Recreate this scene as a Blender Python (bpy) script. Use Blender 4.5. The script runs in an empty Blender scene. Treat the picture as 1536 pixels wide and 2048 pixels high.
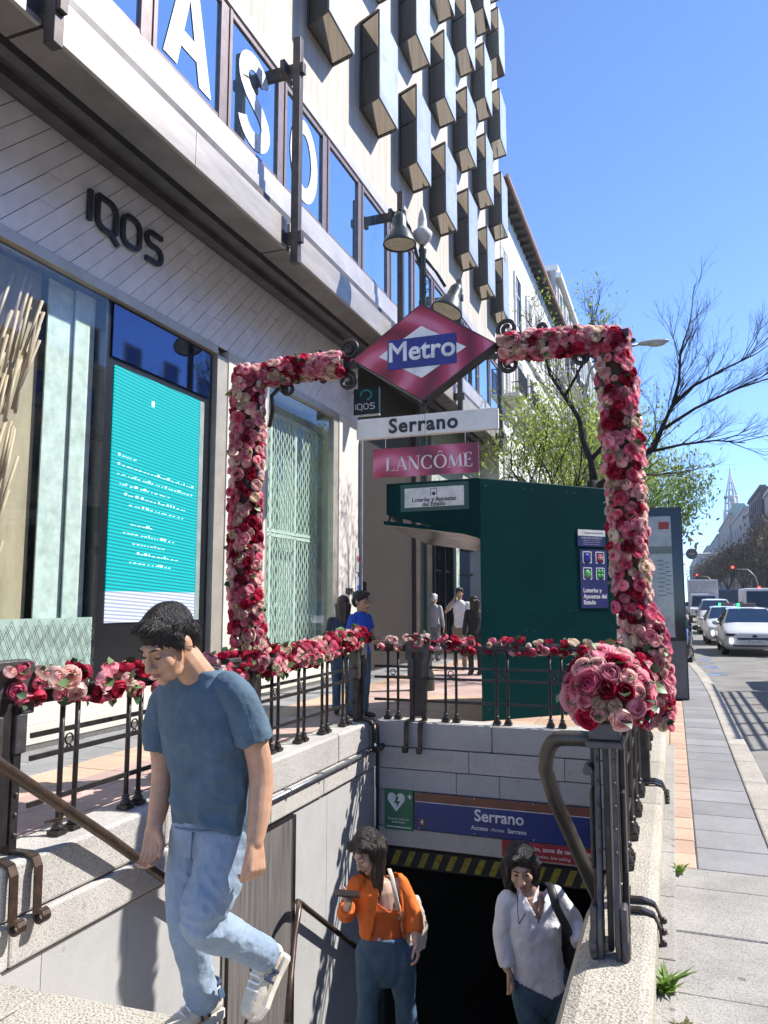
import bpy, bmesh, math, random
import numpy as np
from mathutils import Vector, Matrix, Euler, noise as mnoise
R = math.radians
rnd = random.Random(7)
sc = bpy.context.scene
COL = sc.collection
# ------------------------------------------------------------------ camera, sky, sun, exposure
cam_d = bpy.data.cameras.new('camera'); cam = bpy.data.objects.new('camera', cam_d); COL.objects.link(cam)
cam.location = (0, 0, 1.55)
cam.rotation_euler = (R(90 + 6.63), 0, R(20.45))
cam_d.sensor_fit = 'VERTICAL'; cam_d.sensor_height = 36; cam_d.lens = 27.07
cam_d.clip_start = 0.05; cam_d.clip_end = 5000
sc.camera = cam
SUN = Vector((.53, .34, .68)).normalized()
world = bpy.data.worlds.new('World'); sc.world = world; world.use_nodes = True
wn = world.node_tree.nodes; wl = world.node_tree.links
sky = wn.new('ShaderNodeTexSky'); sky.sky_type = 'NISHITA'; sky.sun_disc = False
sky.sun_elevation = math.asin(SUN.z); sky.sun_rotation = math.atan2(SUN.x, SUN.y)
sky.air_density = .51; sky.dust_density = 0.; sky.ozone_density = 8.; sky.altitude = 650
wl.new(sky.outputs[0], wn['Background'].inputs[0]); wn['Background'].inputs[1].default_value = 0.15
sd = bpy.data.lights.new('sun', 'SUN'); sun = bpy.data.objects.new('sun', sd); COL.objects.link(sun)
sd.energy = 2.9; sd.angle = R(0.5); sd.color = (1, .955, .88)
sun.rotation_euler = SUN.to_track_quat('Z', 'Y').to_euler(); sun.location = (20, 8, 30)
vs = sc.view_settings
vs.view_transform = 'Standard'; vs.look = 'None'; vs.gamma = 1; vs.use_curve_mapping = False; vs.exposure = 1.5
sc.cycles.use_denoising = True
sc.cycles.max_bounces = 7; sc.cycles.transparent_max_bounces = 12; sc.cycles.caustics_reflective = False; sc.cycles.caustics_refractive = False
sc.cycles.sample_clamp_indirect = 6

# ------------------------------------------------------------------ materials
MATS = {}
def mat(name, col, rough=.6, metal=0., var=.12, scale=6., bump=0., bscale=60., spec=.5, rand=0., stretch=(1, 1, 1),
        col2=None, trans=0., coat=0., emit=None, estr=1., detail=5.):
    """Principled surface whose base colour is broken up by two noises; rand = tone change from piece to piece."""
    if name in MATS: return MATS[name]
    m = bpy.data.materials.new(name); m.use_nodes = True; MATS[name] = m
    n = m.node_tree.nodes; l = m.node_tree.links; b = n['Principled BSDF']
    b.inputs['Roughness'].default_value = rough; b.inputs['Metallic'].default_value = metal
    b.inputs['Specular IOR Level'].default_value = spec
    b.inputs['Coat Weight'].default_value = coat
    if trans: b.inputs['Transmission Weight'].default_value = trans
    tc = n.new('ShaderNodeTexCoord'); mp = n.new('ShaderNodeMapping'); mp.inputs['Scale'].default_value = stretch
    l.new(tc.outputs['Object'], mp.inputs[0])
    a = n.new('ShaderNodeTexNoise'); a.inputs['Scale'].default_value = scale; a.inputs['Detail'].default_value = detail
    a.inputs['Roughness'].default_value = .65
    l.new(mp.outputs[0], a.inputs['Vector'])
    mx = n.new('ShaderNodeMix'); mx.data_type = 'RGBA'
    c = Vector(col[:3]); c2 = Vector(col2[:3]) if col2 else c * (1 - 2.2 * var)
    c1 = c if col2 else c * (1 + .8 * var)
    mx.inputs[6].default_value = (*c1, 1); mx.inputs[7].default_value = (*c2, 1)
    mr = n.new('ShaderNodeMapRange'); mr.inputs[1].default_value = .35; mr.inputs[2].default_value = .7
    l.new(a.outputs[0], mr.inputs[0]); l.new(mr.outputs[0], mx.inputs[0])
    out = mx.outputs[2]
    if rand:
        oi = n.new('ShaderNodeObjectInfo'); hs = n.new('ShaderNodeHueSaturation')
        m2 = n.new('ShaderNodeMapRange'); m2.inputs[3].default_value = 1 - rand; m2.inputs[4].default_value = 1 + rand
        l.new(oi.outputs['Random'], m2.inputs[0]); l.new(m2.outputs[0], hs.inputs['Value']); l.new(out, hs.inputs['Color'])
        out = hs.outputs[0]
    l.new(out, b.inputs['Base Color'])
    if bump:
        bn = n.new('ShaderNodeTexNoise'); bn.inputs['Scale'].default_value = bscale; bn.inputs['Detail'].default_value = 4
        l.new(mp.outputs[0], bn.inputs['Vector'])
        bp = n.new('ShaderNodeBump'); bp.inputs['Strength'].default_value = bump; bp.inputs['Distance'].default_value = .02
        l.new(bn.outputs[0], bp.inputs['Height']); l.new(bp.outputs[0], b.inputs['Normal'])
    if emit:
        b.inputs['Emission Color'].default_value = (*emit, 1); b.inputs['Emission Strength'].default_value = estr
    return m

def granite(name, col, speck=.5, scale=110., rough=.75, bump=.25, stain=.25, rand=.06):
    """Speckled stone: fine light/dark grains plus broad dirt stains."""
    if name in MATS: return MATS[name]
    m = bpy.data.materials.new(name); m.use_nodes = True; MATS[name] = m
    n = m.node_tree.nodes; l = m.node_tree.links; b = n['Principled BSDF']; b.inputs['Roughness'].default_value = rough
    b.inputs['Specular IOR Level'].default_value = .3
    tc = n.new('ShaderNodeTexCoord'); geo = n.new('ShaderNodeNewGeometry')
    g = n.new('ShaderNodeTexNoise'); g.inputs['Scale'].default_value = scale; g.inputs['Detail'].default_value = 3
    l.new(geo.outputs['Position'], g.inputs['Vector'])
    r = n.new('ShaderNodeValToRGB'); e = r.color_ramp.elements
    c = Vector(col)
    e[0].position = .36; e[0].color = (*(c * (1 - speck)), 1); e[1].position = .62; e[1].color = (*(c * (1 + speck * .35)), 1)
    x = e.new(.47); x.color = (*c, 1)
    l.new(g.outputs[0], r.inputs[0])
    s = n.new('ShaderNodeTexNoise'); s.inputs['Scale'].default_value = 1.7; s.inputs['Detail'].default_value = 6; s.inputs['Roughness'].default_value = .7
    l.new(geo.outputs['Position'], s.inputs['Vector'])
    mr = n.new('ShaderNodeMapRange'); mr.inputs[1].default_value = .38; mr.inputs[2].default_value = .75
    mr.inputs[3].default_value = 1.0; mr.inputs[4].default_value = 1 - stain
    l.new(s.outputs[0], mr.inputs[0])
    oi = n.new('ShaderNodeObjectInfo'); m2 = n.new('ShaderNodeMapRange'); m2.inputs[3].default_value = 1 - rand; m2.inputs[4].default_value = 1 + rand
    l.new(oi.outputs['Random'], m2.inputs[0])
    mu = n.new('ShaderNodeMath'); mu.operation = 'MULTIPLY'; l.new(mr.outputs[0], mu.inputs[0]); l.new(m2.outputs[0], mu.inputs[1])
    vo = n.new('ShaderNodeTexVoronoi'); vo.inputs['Scale'].default_value = 4.2; l.new(geo.outputs['Position'], vo.inputs['Vector'])
    sp_ = n.new('ShaderNodeMapRange'); sp_.inputs[1].default_value = .05; sp_.inputs[2].default_value = .09; sp_.inputs[3].default_value = 1 - stain * 1.1; sp_.inputs[4].default_value = 1; l.new(vo.outputs['Distance'], sp_.inputs[0])
    m3 = n.new('ShaderNodeMath'); m3.operation = 'MULTIPLY'; l.new(mu.outputs[0], m3.inputs[0]); l.new(sp_.outputs[0], m3.inputs[1])
    hs = n.new('ShaderNodeHueSaturation'); l.new(r.outputs[0], hs.inputs['Color']); l.new(m3.outputs[0], hs.inputs['Value'])
    l.new(hs.outputs[0], b.inputs['Base Color'])
    bp = n.new('ShaderNodeBump'); bp.inputs['Strength'].default_value = bump; bp.inputs['Distance'].default_value = .01
    l.new(g.outputs[0], bp.inputs['Height']); l.new(bp.outputs[0], b.inputs['Normal'])
    return m

def glass(name, tint=(.7, .85, .82), refl=.12, rough=.02, opacity=.25):
    """Window pane: lets most light through, mirrors the street more at grazing angles, faint tint."""
    if name in MATS: return MATS[name]
    m = bpy.data.materials.new(name); m.use_nodes = True; MATS[name] = m
    n = m.node_tree.nodes; l = m.node_tree.links; n.remove(n['Principled BSDF'])
    o = n['Material Output']; tr = n.new('ShaderNodeBsdfTransparent'); gl = n.new('ShaderNodeBsdfGlossy'); mix = n.new('ShaderNodeMixShader')
    tr.inputs[0].default_value = (*[1 - opacity * (1 - t) for t in tint], 1)
    gl.inputs['Roughness'].default_value = rough; gl.inputs[0].default_value = (.95, .98, 1, 1)
    lw = n.new('ShaderNodeLayerWeight'); lw.inputs[0].default_value = .5
    fr = n.new('ShaderNodeMath'); fr.operation = 'POWER'; fr.inputs[1].default_value = 4.5; l.new(lw.outputs['Facing'], fr.inputs[0])
    nz = n.new('ShaderNodeTexNoise'); nz.inputs['Scale'].default_value = .9
    bp = n.new('ShaderNodeBump'); bp.inputs['Strength'].default_value = .05; l.new(nz.outputs[0], bp.inputs['Height']); l.new(bp.outputs[0], gl.inputs['Normal'])
    ad = n.new('ShaderNodeMath'); ad.operation = 'ADD'; ad.use_clamp = True; ad.inputs[1].default_value = refl
    l.new(fr.outputs[0], ad.inputs[0]); l.new(ad.outputs[0], mix.inputs[0]); l.new(tr.outputs[0], mix.inputs[1]); l.new(gl.outputs[0], mix.inputs[2])
    l.new(mix.outputs[0], o.inputs[0])
    return m

# ------------------------------------------------------------------ mesh builder
class MB:
    def __init__(s): s.v = []; s.f = []; s.mi = []; s.sm = []
    def add(s, vs_, fs, mi=0, smooth=False):
        o = len(s.v); s.v += [tuple(v) for v in vs_]
        for f in fs: s.f.append(tuple(i + o for i in f)); s.mi.append(mi); s.sm.append(smooth)
        return s
    def box(s, a, b, mi=0, M=None):
        x0, y0, z0 = a; x1, y1, z1 = b
        if x0 > x1: x0, x1 = x1, x0
        if y0 > y1: y0, y1 = y1, y0
        if z0 > z1: z0, z1 = z1, z0
        v = [Vector(p) for p in ((x0,y0,z0),(x1,y0,z0),(x1,y1,z0),(x0,y1,z0),(x0,y0,z1),(x1,y0,z1),(x1,y1,z1),(x0,y1,z1))]
        if M: v = [M @ p for p in v]
        return s.add(v, [(0,3,2,1),(4,5,6,7),(0,1,5,4),(1,2,6,5),(2,3,7,6),(3,0,4,7)], mi)
    def cbox(s, c, d, mi=0, M=None):
        return s.box([c[i] - d[i] / 2 for i in range(3)], [c[i] + d[i] / 2 for i in range(3)], mi, M)
    def bar(s, p, q, w, t, up=(0, 0, 1), mi=0):
        """rectangular bar from p to q, w across, t along up"""
        p = Vector(p); q = Vector(q); d = (q - p); L = d.length; d.normalize(); u = Vector(up); r = d.cross(u)
        if r.length < 1e-5: u = Vector((1, 0, 0)); r = d.cross(u)
        r.normalize(); u = r.cross(d)
        v = []
        for e in (p, q):
            for a, b in ((-1,-1),(1,-1),(1,1),(-1,1)): v.append(e + r * (a * w / 2) + u * (b * t / 2))
        return s.add(v, [(0,1,2,3),(7,6,5,4),(0,4,5,1),(1,5,6,2),(2,6,7,3),(3,7,4,0)], mi)
    def tube(s, path, rad, seg=10, mi=0, cap=True, smooth=True, sq=None):
        """tube along a path; rad number, list, or list of (rx, ry)"""
        pts = [Vector(p) for p in path]; n = len(pts); vs_ = []; prev = None
        for i, p in enumerate(pts):
            d = (pts[min(i + 1, n - 1)] - pts[max(i - 1, 0)]).normalized()
            if prev is None:
                ref = Vector((0, 0, 1)) if abs(d.z) < .9 else Vector((1, 0, 0))
                x = d.cross(ref).normalized()
            else:
                x = (prev - d * prev.dot(d)).normalized()
            prev = x; y = d.cross(x)
            r = rad[i] if isinstance(rad, (list, tuple)) else rad
            rx, ry = r if isinstance(r, (list, tuple)) else (r, r)
            for k in range(seg):
                a = 2 * math.pi * k / seg
                vs_.append(p + x * (math.cos(a) * rx) + y * (math.sin(a) * ry))
        fs = []
        for i in range(n - 1):
            for k in range(seg):
                k2 = (k + 1) % seg
                fs.append((i * seg + k, i * seg + k2, (i + 1) * seg + k2, (i + 1) * seg + k))
        s.add(vs_, fs, mi, smooth)
        if cap:
            o = len(s.v) - n * seg
            s.f.append(tuple(o + k for k in reversed(range(seg)))); s.mi.append(mi); s.sm.append(False)
            s.f.append(tuple(o + (n - 1) * seg + k for k in range(seg))); s.mi.append(mi); s.sm.append(False)
        return s
    def cyl(s, p, q, r0, r1=None, seg=14, mi=0, smooth=True): return s.tube([p, q], [r0, r0 if r1 is None else r1], seg, mi, True, smooth)
    def lathe(s, prof, c=(0, 0, 0), seg=18, mi=0, M=None):
        vs_ = []; fs = []
        for r, z in prof:
            for k in range(seg):
                a = 2 * math.pi * k / seg; p = Vector((c[0] + r * math.cos(a), c[1] + r * math.sin(a), c[2] + z))
                vs_.append(M @ p if M else p)
        n = len(prof)
        for i in range(n - 1):
            for k in range(seg):
                k2 = (k + 1) % seg; fs.append((i * seg + k, i * seg + k2, (i + 1) * seg + k2, (i + 1) * seg + k))
        s.add(vs_, fs, mi, True)
        o = len(s.v) - n * seg
        for e, rev in ((0, True), (n - 1, False)):
            if prof[e][0] > 1e-4:
                ring = [o + e * seg + k for k in range(seg)]; s.f.append(tuple(reversed(ring) if rev else ring)); s.mi.append(mi); s.sm.append(False)
        return s
    def ball(s, c, r, seg=12, rings=8, mi=0, M=None):
        rx, ry, rz = r if isinstance(r, (list, tuple)) else (r, r, r); vs_ = []; fs = []
        for i in range(rings + 1):
            t = math.pi * i / rings
            for k in range(seg):
                a = 2 * math.pi * k / seg
                p = Vector((rx * math.sin(t) * math.cos(a), ry * math.sin(t) * math.sin(a), rz * math.cos(t)))
                if M: p = M @ p
                vs_.append(p + Vector(c))
        for i in range(rings):
            for k in range(seg):
                k2 = (k + 1) % seg; fs.append((i * seg + k, (i + 1) * seg + k, (i + 1) * seg + k2, i * seg + k2))
        return s.add(vs_, fs, mi, True)
    def prism(s, poly, ext, mi=0, M=None):
        """closed polygon of 3-D points extruded along the vector ext"""
        n = len(poly); e = Vector(ext); v = [Vector(p) for p in poly] + [Vector(p) + e for p in poly]
        if M: v = [M @ p for p in v]
        fs = [tuple(reversed(range(n))), tuple(range(n, 2 * n))] + [(i, (i + 1) % n, n + (i + 1) % n, n + i) for i in range(n)]
        return s.add(v, fs, mi)
    def quad(s, a, b, c, d, mi=0): return s.add([a, b, c, d], [(0, 1, 2, 3)], mi)
    def mesh(s, name, mats):
        me = bpy.data.meshes.new(name); me.from_pydata(s.v, [], s.f)
        for m in (mats if isinstance(mats, (list, tuple)) else [mats]): me.materials.append(m)
        me.polygons.foreach_set('material_index', s.mi); me.polygons.foreach_set('use_smooth', s.sm)
        bm = bmesh.new(); bm.from_mesh(me)
        bmesh.ops.remove_doubles(bm, verts=bm.verts, dist=1e-6)
        bmesh.ops.recalc_face_normals(bm, faces=bm.faces); bm.to_mesh(me); bm.free()
        return me
    def build(s, name, mats, parent=None, bevel=0., **kw):
        o = link(name, s.mesh(name, mats), parent, **kw)
        if bevel:
            b = o.modifiers.new('bevel', 'BEVEL'); b.width = bevel; b.segments = 2; b.limit_method = 'ANGLE'; b.angle_limit = R(40)
        return o

def link(name, data, parent=None, loc=None, rot=None, scale=None, mtx=None):
    o = bpy.data.objects.new(name, data); COL.objects.link(o)
    if parent: o.parent = parent
    if mtx is not None: o.matrix_local = mtx
    else:
        if loc is not None: o.location = loc
        if rot is not None: o.rotation_euler = rot
        if scale is not None: o.scale = scale if isinstance(scale, (list, tuple, Vector)) else (scale,) * 3
    return o
def thing(name, label, cat, loc=(0, 0, 0), rz=0, group=None):
    o = bpy.data.objects.new(name, None); COL.objects.link(o); o.location = loc; o.rotation_euler = (0, 0, rz)
    o.empty_display_size = .1
    return tag(o, label, cat, group)
def tag(o, label, cat, group=None):
    o['label'] = label; o['category'] = cat
    if group: o['group'] = group
    return o
def struct(o): o['kind'] = 'structure'; return o
def copy_tree(o, parent=None, label=None):
    c = o.copy(); COL.objects.link(c)
    if parent: c.parent = parent
    if label: c['label'] = label
    for ch in list(o.children): copy_tree(ch, c)
    return c
def frame(o, r, u):
    """matrix whose local x runs along r and y along u, origin o"""
    r = Vector(r).normalized(); n = r.cross(Vector(u)).normalized(); u = n.cross(r)
    M = Matrix((( r.x, u.x, n.x, o[0]), (r.y, u.y, n.y, o[1]), (r.z, u.z, n.z, o[2]), (0, 0, 0, 1)))
    return M
def text(name, body, size, m, parent, mtx, bold=0., ext=.002, align='CENTER', space=1., shear=0., sx=1., flat=1.):
    c = bpy.data.curves.new(name, 'FONT'); c.body = body; c.size = size; c.bevel_depth = bold; c.bevel_resolution = 0; c.extrude = ext; c.align_x = align; c.align_y = 'CENTER'
    c.space_character = space; c.shear = shear; c.resolution_u = 3
    t = bpy.data.objects.new(name, c); COL.objects.link(t)
    dg = bpy.context.evaluated_depsgraph_get(); dg.update()
    me = bpy.data.meshes.new_from_object(t.evaluated_get(dg)); bpy.data.objects.remove(t); bpy.data.curves.remove(c)
    me.materials.clear(); me.materials.append(m)
    if sx != 1. or flat != 1.: me.transform(Matrix.Diagonal((sx, 1, flat, 1)))
    return link(name, me, parent, mtx=mtx)
def ribbon(path, w, t):
    """flat stroke with depth along a 2-D path (for lettering): polygons in XY, thickness t in Z"""
    b = MB(); n = len(path)
    L = []; Rr = []
    for i in range(n):
        p = Vector(path[i]); a = Vector(path[max(i - 1, 0)]); c = Vector(path[min(i + 1, n - 1)])
        d = (c - a).normalized(); nn = Vector((-d.y, d.x)); L.append(p + nn * w / 2); Rr.append(p - nn * w / 2)
    for i in range(n - 1):
        q = [L[i], Rr[i], Rr[i + 1], L[i + 1]]
        b.prism([(x.x, x.y, 0) for x in q], (0, 0, t))
    return b
def arc(cx, cy, rx, ry, a0, a1, n=10):
    return [(cx + rx * math.cos(R(a0 + (a1 - a0) * i / n)), cy + ry * math.sin(R(a0 + (a1 - a0) * i / n))) for i in range(n + 1)]
# ------------------------------------------------------------------ stone and street materials
M_GRAN = granite('grey_granite', (.53, .505, .475), .5, 150, stain=.22)
M_GRANW = granite('warm_granite', (.50, .46, .39), .46, 95, stain=.30, bump=1.0)
M_SLAB = granite('wall_slab', (.47, .465, .46), .25, 170, bump=.12, stain=.18, rand=.05)
M_JOINT = mat('joint', (.10, .095, .09), .9, var=.3, scale=20)
M_TGREY = granite('tile_grey', (.29, .285, .285), .22, 140, stain=.3, rand=.13)
M_TORNG = granite('tile_orange', (.58, .40, .29), .2, 140, stain=.25, rand=.13)
M_TPINK = granite('tile_pink', (.54, .38, .34), .2, 140, stain=.25, rand=.12)
M_TBEIGE = granite('slab_beige', (.41, .39, .355), .34, 110, stain=.4, rand=.09)
M_KERB = granite('kerb_granite', (.46, .42, .36), .35, 120, stain=.3, rand=.08)
M_ASPH = granite('asphalt', (.15, .147, .142), .6, 90, rough=.9, bump=.6, stain=.35, rand=0)
M_IRON = mat('iron', (.052, .046, .046), .42, .55, var=.25, scale=9, bump=.12, bscale=45)
M_IRONG = mat('iron_grey', (.10, .095, .10), .45, .5, var=.2, scale=9, bump=.15, bscale=60)
M_RUST = mat('rust_rail', (.125, .08, .058), .38, .6, var=.3, scale=14, col2=(.05, .042, .038))
M_STEEL = mat('steel', (.52, .50, .47), .3, 1., var=.15, scale=5, stretch=(8, 8, .4))
M_DARK = mat('tunnel_shade', (.012, .012, .014), .8)  # near-black paint stands in for the unlit passage

def sheet_hole(name, x, y, hx, hy, z, thick, m):
    xs = [x[0], hx[0], hx[1], x[1]]; ys = [y[0], hy[0], hy[1], y[1]]; b = MB(); v = [(a, c, z) for c in ys for a in xs]; f = []
    for j in range(3):
        for i in range(3):
            if i == 1 and j == 1: continue
            f.append((j * 4 + i, j * 4 + i + 1, j * 4 + 5 + i, j * 4 + 4 + i))
    b.add(v, f)
    return struct(b.build(name, m))
HX = (-3.44, -.40); HY = (2.45, 8.84)
sheet_hole('ground', (-900, 900), (-60, 2500), (-3.9, -.1), (2.3, 9.2), -.135, 0, M_ASPH)
# pavement bed: a slab with the stair opening, its edge follows the kerb
pv = MB()
xs = [-90, HX[0], HX[1], .50]; ys = [-30, HY[0], HY[1], 300]
for j in range(3):
    for i in range(3):
        if i == 1 and j == 1: continue
        pv.box((xs[i], ys[j], -.134), (xs[i + 1], ys[j + 1], -.006))
pavement = struct(pv.build('pavement', M_JOINT))
TM = {}
def tile(x0, x1, y0, y1, m, z=0.):
    g = .006; w = round(x1 - x0, 3); d = round(y1 - y0, 3)
    k = (w, d, m.name)
    if k not in TM:
        b = MB(); e = .006; a, c = w / 2 - g / 2, d / 2 - g / 2
        v = [(-a, -c, -.02), (a, -c, -.02), (a, c, -.02), (-a, c, -.02), (-a, -c, -e), (a, -c, -e), (a, c, -e), (-a, c, -e),
             (-a + e, -c + e, 0), (a - e, -c + e, 0), (a - e, c - e, 0), (-a + e, c - e, 0)]
        b.add(v, [(0,1,5,4),(1,2,6,5),(2,3,7,6),(3,0,4,7),(4,5,9,8),(5,6,10,9),(6,7,11,10),(7,4,8,11),(8,9,10,11)])
        TM[k] = b.mesh('tile', m)
    link('tile', TM[k], pavement, ((x0 + x1) / 2, (y0 + y1) / 2, z + rnd.uniform(-.002, .002)), (rnd.uniform(-.002, .002), rnd.uniform(-.002, .002), 0))
def band(x0, x1, nx, y0, y1, dy, m, stagger=0.):
    w = (x1 - x0) / nx
    for i in range(nx):
        y = y0 - (stagger * dy if i % 2 else 0)
        while y < y1 - 1e-6:
            a = max(y, y0); c = min(y + dy, y1)
            if c - a > .05: tile(x0 + i * w, x0 + (i + 1) * w, a, c, m)
            y += dy
band(-6.36, -5.46, 2, 3.6, 20.4, .6, M_TGREY, .5)
band(-5.46, -4.96, 1, 3.6, 20.4, .6, M_TORNG)
band(-4.96, -3.76, 3, 3.6, 12.0, .4, M_TPINK, .5)
band(-4.96, -3.76, 2, 12.0, 20.4, .6, M_TPINK, .5)
band(-3.76, -1.06, 4, 9.12, 12.6, .58, M_TORNG, .5)
band(-3.76, -1.06, 3, 12.6, 20.4, .9, M_TPINK, .5)
band(-.10, .07, 1, 5.05, 13.2, .28, M_TORNG)
band(.07, .50, 1, 5.05, 22, .42, M_TGREY)
band(-.06, .50, 1, 1.0, 5.05, .62, M_TBEIGE)
band(-1.06, -.10, 1, 9.12, 13.2, .6, M_TORNG)
# near pavement behind the opening rim, left of the stairs and under the viewer
band(-3.4, -.06, 3, -.6, 1.3, .63, M_TBEIGE, .5)
band(-6.36, -3.76, 4, .6, 3.6, .6, M_TPINK, .5)
# plinth strip along the right parapet
pl = MB()
for i in range(9):
    pl.box((-.125, 2.2 + i * .76, -.02), (-.05, 2.2 + (i + 1) * .76 - .006, .022))
pl.build('plinth_strip', M_TBEIGE, pavement, bevel=.006)
# kerb stones: straight, then bending left into the parking bay
kp = [(.50, 1.0), (.50, 14.0), (.46, 16.2), (.40, 18.4), (.30, 20.6), (.02, 22.4), (-.6, 24.0), (-.8, 30)]
def along(path, step):
    out = []; L = 0
    for (a, b), (c, d) in zip(path, path[1:]):
        n = max(1, round(math.hypot(c - a, d - b) / step))
        for i in range(n): out.append(((a + (c - a) * i / n, b + (d - b) * i / n), (a + (c - a) * (i + 1) / n, b + (d - b) * (i + 1) / n)))
    return out
kerb = struct(MB().box((.505, 1, -.134), (.66, 14, -.03)).build('kerb', M_JOINT))
for (p, q) in along(kp, .95):
    b = MB(); w = .19; d = Vector((q[0] - p[0], q[1] - p[1])); L = d.length; ang = math.atan2(d.y, d.x)
    b.box((.004, -w, -.14), (L - .004, 0, 0.012))
    b.build('kerb_stone', M_KERB, kerb, bevel=.014, loc=(p[0], p[1], 0), rot=(0, 0, ang))
# road: asphalt sheet with patched strip, worn lane line and stray blue marking paint
road = struct(MB().quad((.45, -30, -.129), (15.2, -30, -.129), (15.2, 1500, -.129), (.45, 1500, -.129)).build('road', mat('road_asphalt', (.245, .235, .22), .9, var=.16, scale=1.4, bump=.5, bscale=140, detail=9)))
M_LINE = mat('road_paint', (.55, .55, .53), .8, var=.25, scale=14)
b = MB()
for y in range(40, 420, 9): b.box((4.6, y, -.128), (4.72, y + 4, -.124))
for y in range(4, 420, 9): b.box((8.0, y, -.128), (8.12, y + 4, -.124))
b.build('lane_marking', M_LINE, road)
b = MB()
for k in range(14): b.box((.8 + rnd.uniform(-.25, .25), 19.5 + k * .42, -.128), (.8 + rnd.uniform(.02, .3), 19.5 + k * .42 + rnd.uniform(.05, .3), -.1245))
b.build('paint_mark', mat('blue_mark', (.16, .26, .55), .8, var=.4), road)

# ------------------------------------------------------------------ stairwell
well = thing('stairwell', 'granite lined stairwell going down into the dark station passage', 'stairwell', (0, 0, 0))
def stones(name, face, a0, a1, z0, z1, cuts, depth, m, bevel=.008, gap=.005, slope=0):
    """row of blocks on the left ('L'), right ('R') or back ('B') wall of the opening"""
    e = [a0] + cuts + [a1]
    for p, q in zip(e, e[1:]):
        b = MB()
        if face == 'L': b.box((-3.40 - depth[1], p + gap / 2, z0 + gap / 2), (-3.40 + depth[0], q - gap / 2, z1 - gap / 2))
        if face == 'R': b.box((-.42 - depth[0], p + gap / 2, z0 + gap / 2), (-.42 + depth[1], q - gap / 2, z1 - gap / 2))
        if face == 'B': b.box((p + gap / 2, 8.8 - depth[0], z0 + gap / 2), (q - gap / 2, 8.8 + depth[1], z1 - gap / 2))
        b.build(name, m, well, bevel)
stones('coping_stone', 'L', 3.30, 8.79, -.15, .145, [4.72, 6.15, 7.72], (.01, .36), M_GRAN, .02)
stones('wall_stone', 'L', 2.55, 8.79, -.385, -.155, [3.35, 4.75, 6.2, 7.3], (.035, .36), M_GRAN, .016)
stones('wall_slab', 'L', 2.0, 8.79, -5.0, -.40, [2.9, 3.62, 4.36, 5.1, 5.52, 6.7, 7.45, 8.15], (0, .3), M_SLAB, .002, .004)
stones('coping_stone', 'B', -3.395, -.43, -.15, .145, [-1.98], (0, .34), M_GRAN, .014)
stones('wall_stone', 'B', -3.395, -.43, -.395, -.155, [-2.25, -1.18], (.008, .3), M_GRAN, .006)
stones('wall_stone', 'B', -3.395, -.43, -.64, -.40, [-2.4, -1.9, -1.25], (.004, .3), M_SLAB, .006)
stones('wall_stone', 'B', -3.395, -.43, -1.06, -.645, [-1.9], (-.03, .3), M_SLAB, .004)
stones('lintel', 'B', -3.395, -.43, -1.27, -1.065, [-1.75], (.012, .3), M_GRAN, .008)
stones('wall_slab', 'R', 2.55, 8.79, -5.0, -.40, [3.5, 4.5, 5.5, 6.5, 7.5], (0, .25), M_SLAB, .002, .004)
stones('wall_stone', 'R', 2.55, 8.79, -.395, -.155, [4.0, 5.5, 7.0], (.02, .25), M_GRAN, .01)
# right parapet: long blocks with a broad rounded shoulder on the stair side, weathered
for p, q, x0 in ((1.9, 4.02, -.47), (4.025, 5.9, -.425), (5.905, 7.4, -.425), (7.405, 9.12, -.425)):
    prof = [(x0 + .02, -.15), (x0, -.04), (x0 + .015, .05), (x0 + .05, .115), (x0 + .10, .14), (-.17, .148), (-.138, .14), (-.125, .115), (-.12, .0), (-.12, -.15)]
    MB().prism([(x, p, z) for x, z in prof], (0, q - p - .006, 0)).build('coping_stone', M_GRANW, well, .004)
# steps and landing
for k in range(14):
    y0 = 2.55 + .25 * k; z = -.18 * (k + 1)
    MB().box((-3.40, y0 + .02, z - .25), (-.42, y0 + .27, z)).build('step', M_GRANW, well, .008)
for (x0, x1) in ((-3.40, -2.42), (-2.415, -1.45), (-1.445, -.475)):
    MB().prism([(x0, 1.3, 0), (x1, 1.3, 0), (x1, 2.56 + (x1 + 3.4) * .05, 0), (x0, 2.56 + (x0 + 3.4) * .05, 0)], (0, 0, -.17)).build('landing_stone', M_GRANW, well, .012)
# passage behind the lintel
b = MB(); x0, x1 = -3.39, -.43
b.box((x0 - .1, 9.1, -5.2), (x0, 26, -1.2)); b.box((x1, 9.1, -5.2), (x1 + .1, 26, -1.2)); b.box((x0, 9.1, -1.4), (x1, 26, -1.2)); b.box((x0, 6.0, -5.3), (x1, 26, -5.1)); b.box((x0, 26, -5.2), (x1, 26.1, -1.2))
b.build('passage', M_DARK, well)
M_YEL = mat('hazard_yellow', (.45, .38, .06), .7, var=.25, scale=20)
beam = MB().box((-3.38, 9.16, -1.62), (-.44, 9.24, -1.41)).build('low_beam', mat('beam_black', (.03, .032, .036), .7), well)
for k in range(17):
    x = -3.33 + k * .172
    MB().prism([(x, 9.157, -1.60), (x + .075, 9.157, -1.60), (x + .15, 9.157, -1.43), (x + .075, 9.157, -1.43)], (0, -.003, 0)).build('hazard_stripe', M_YEL, beam)
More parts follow.
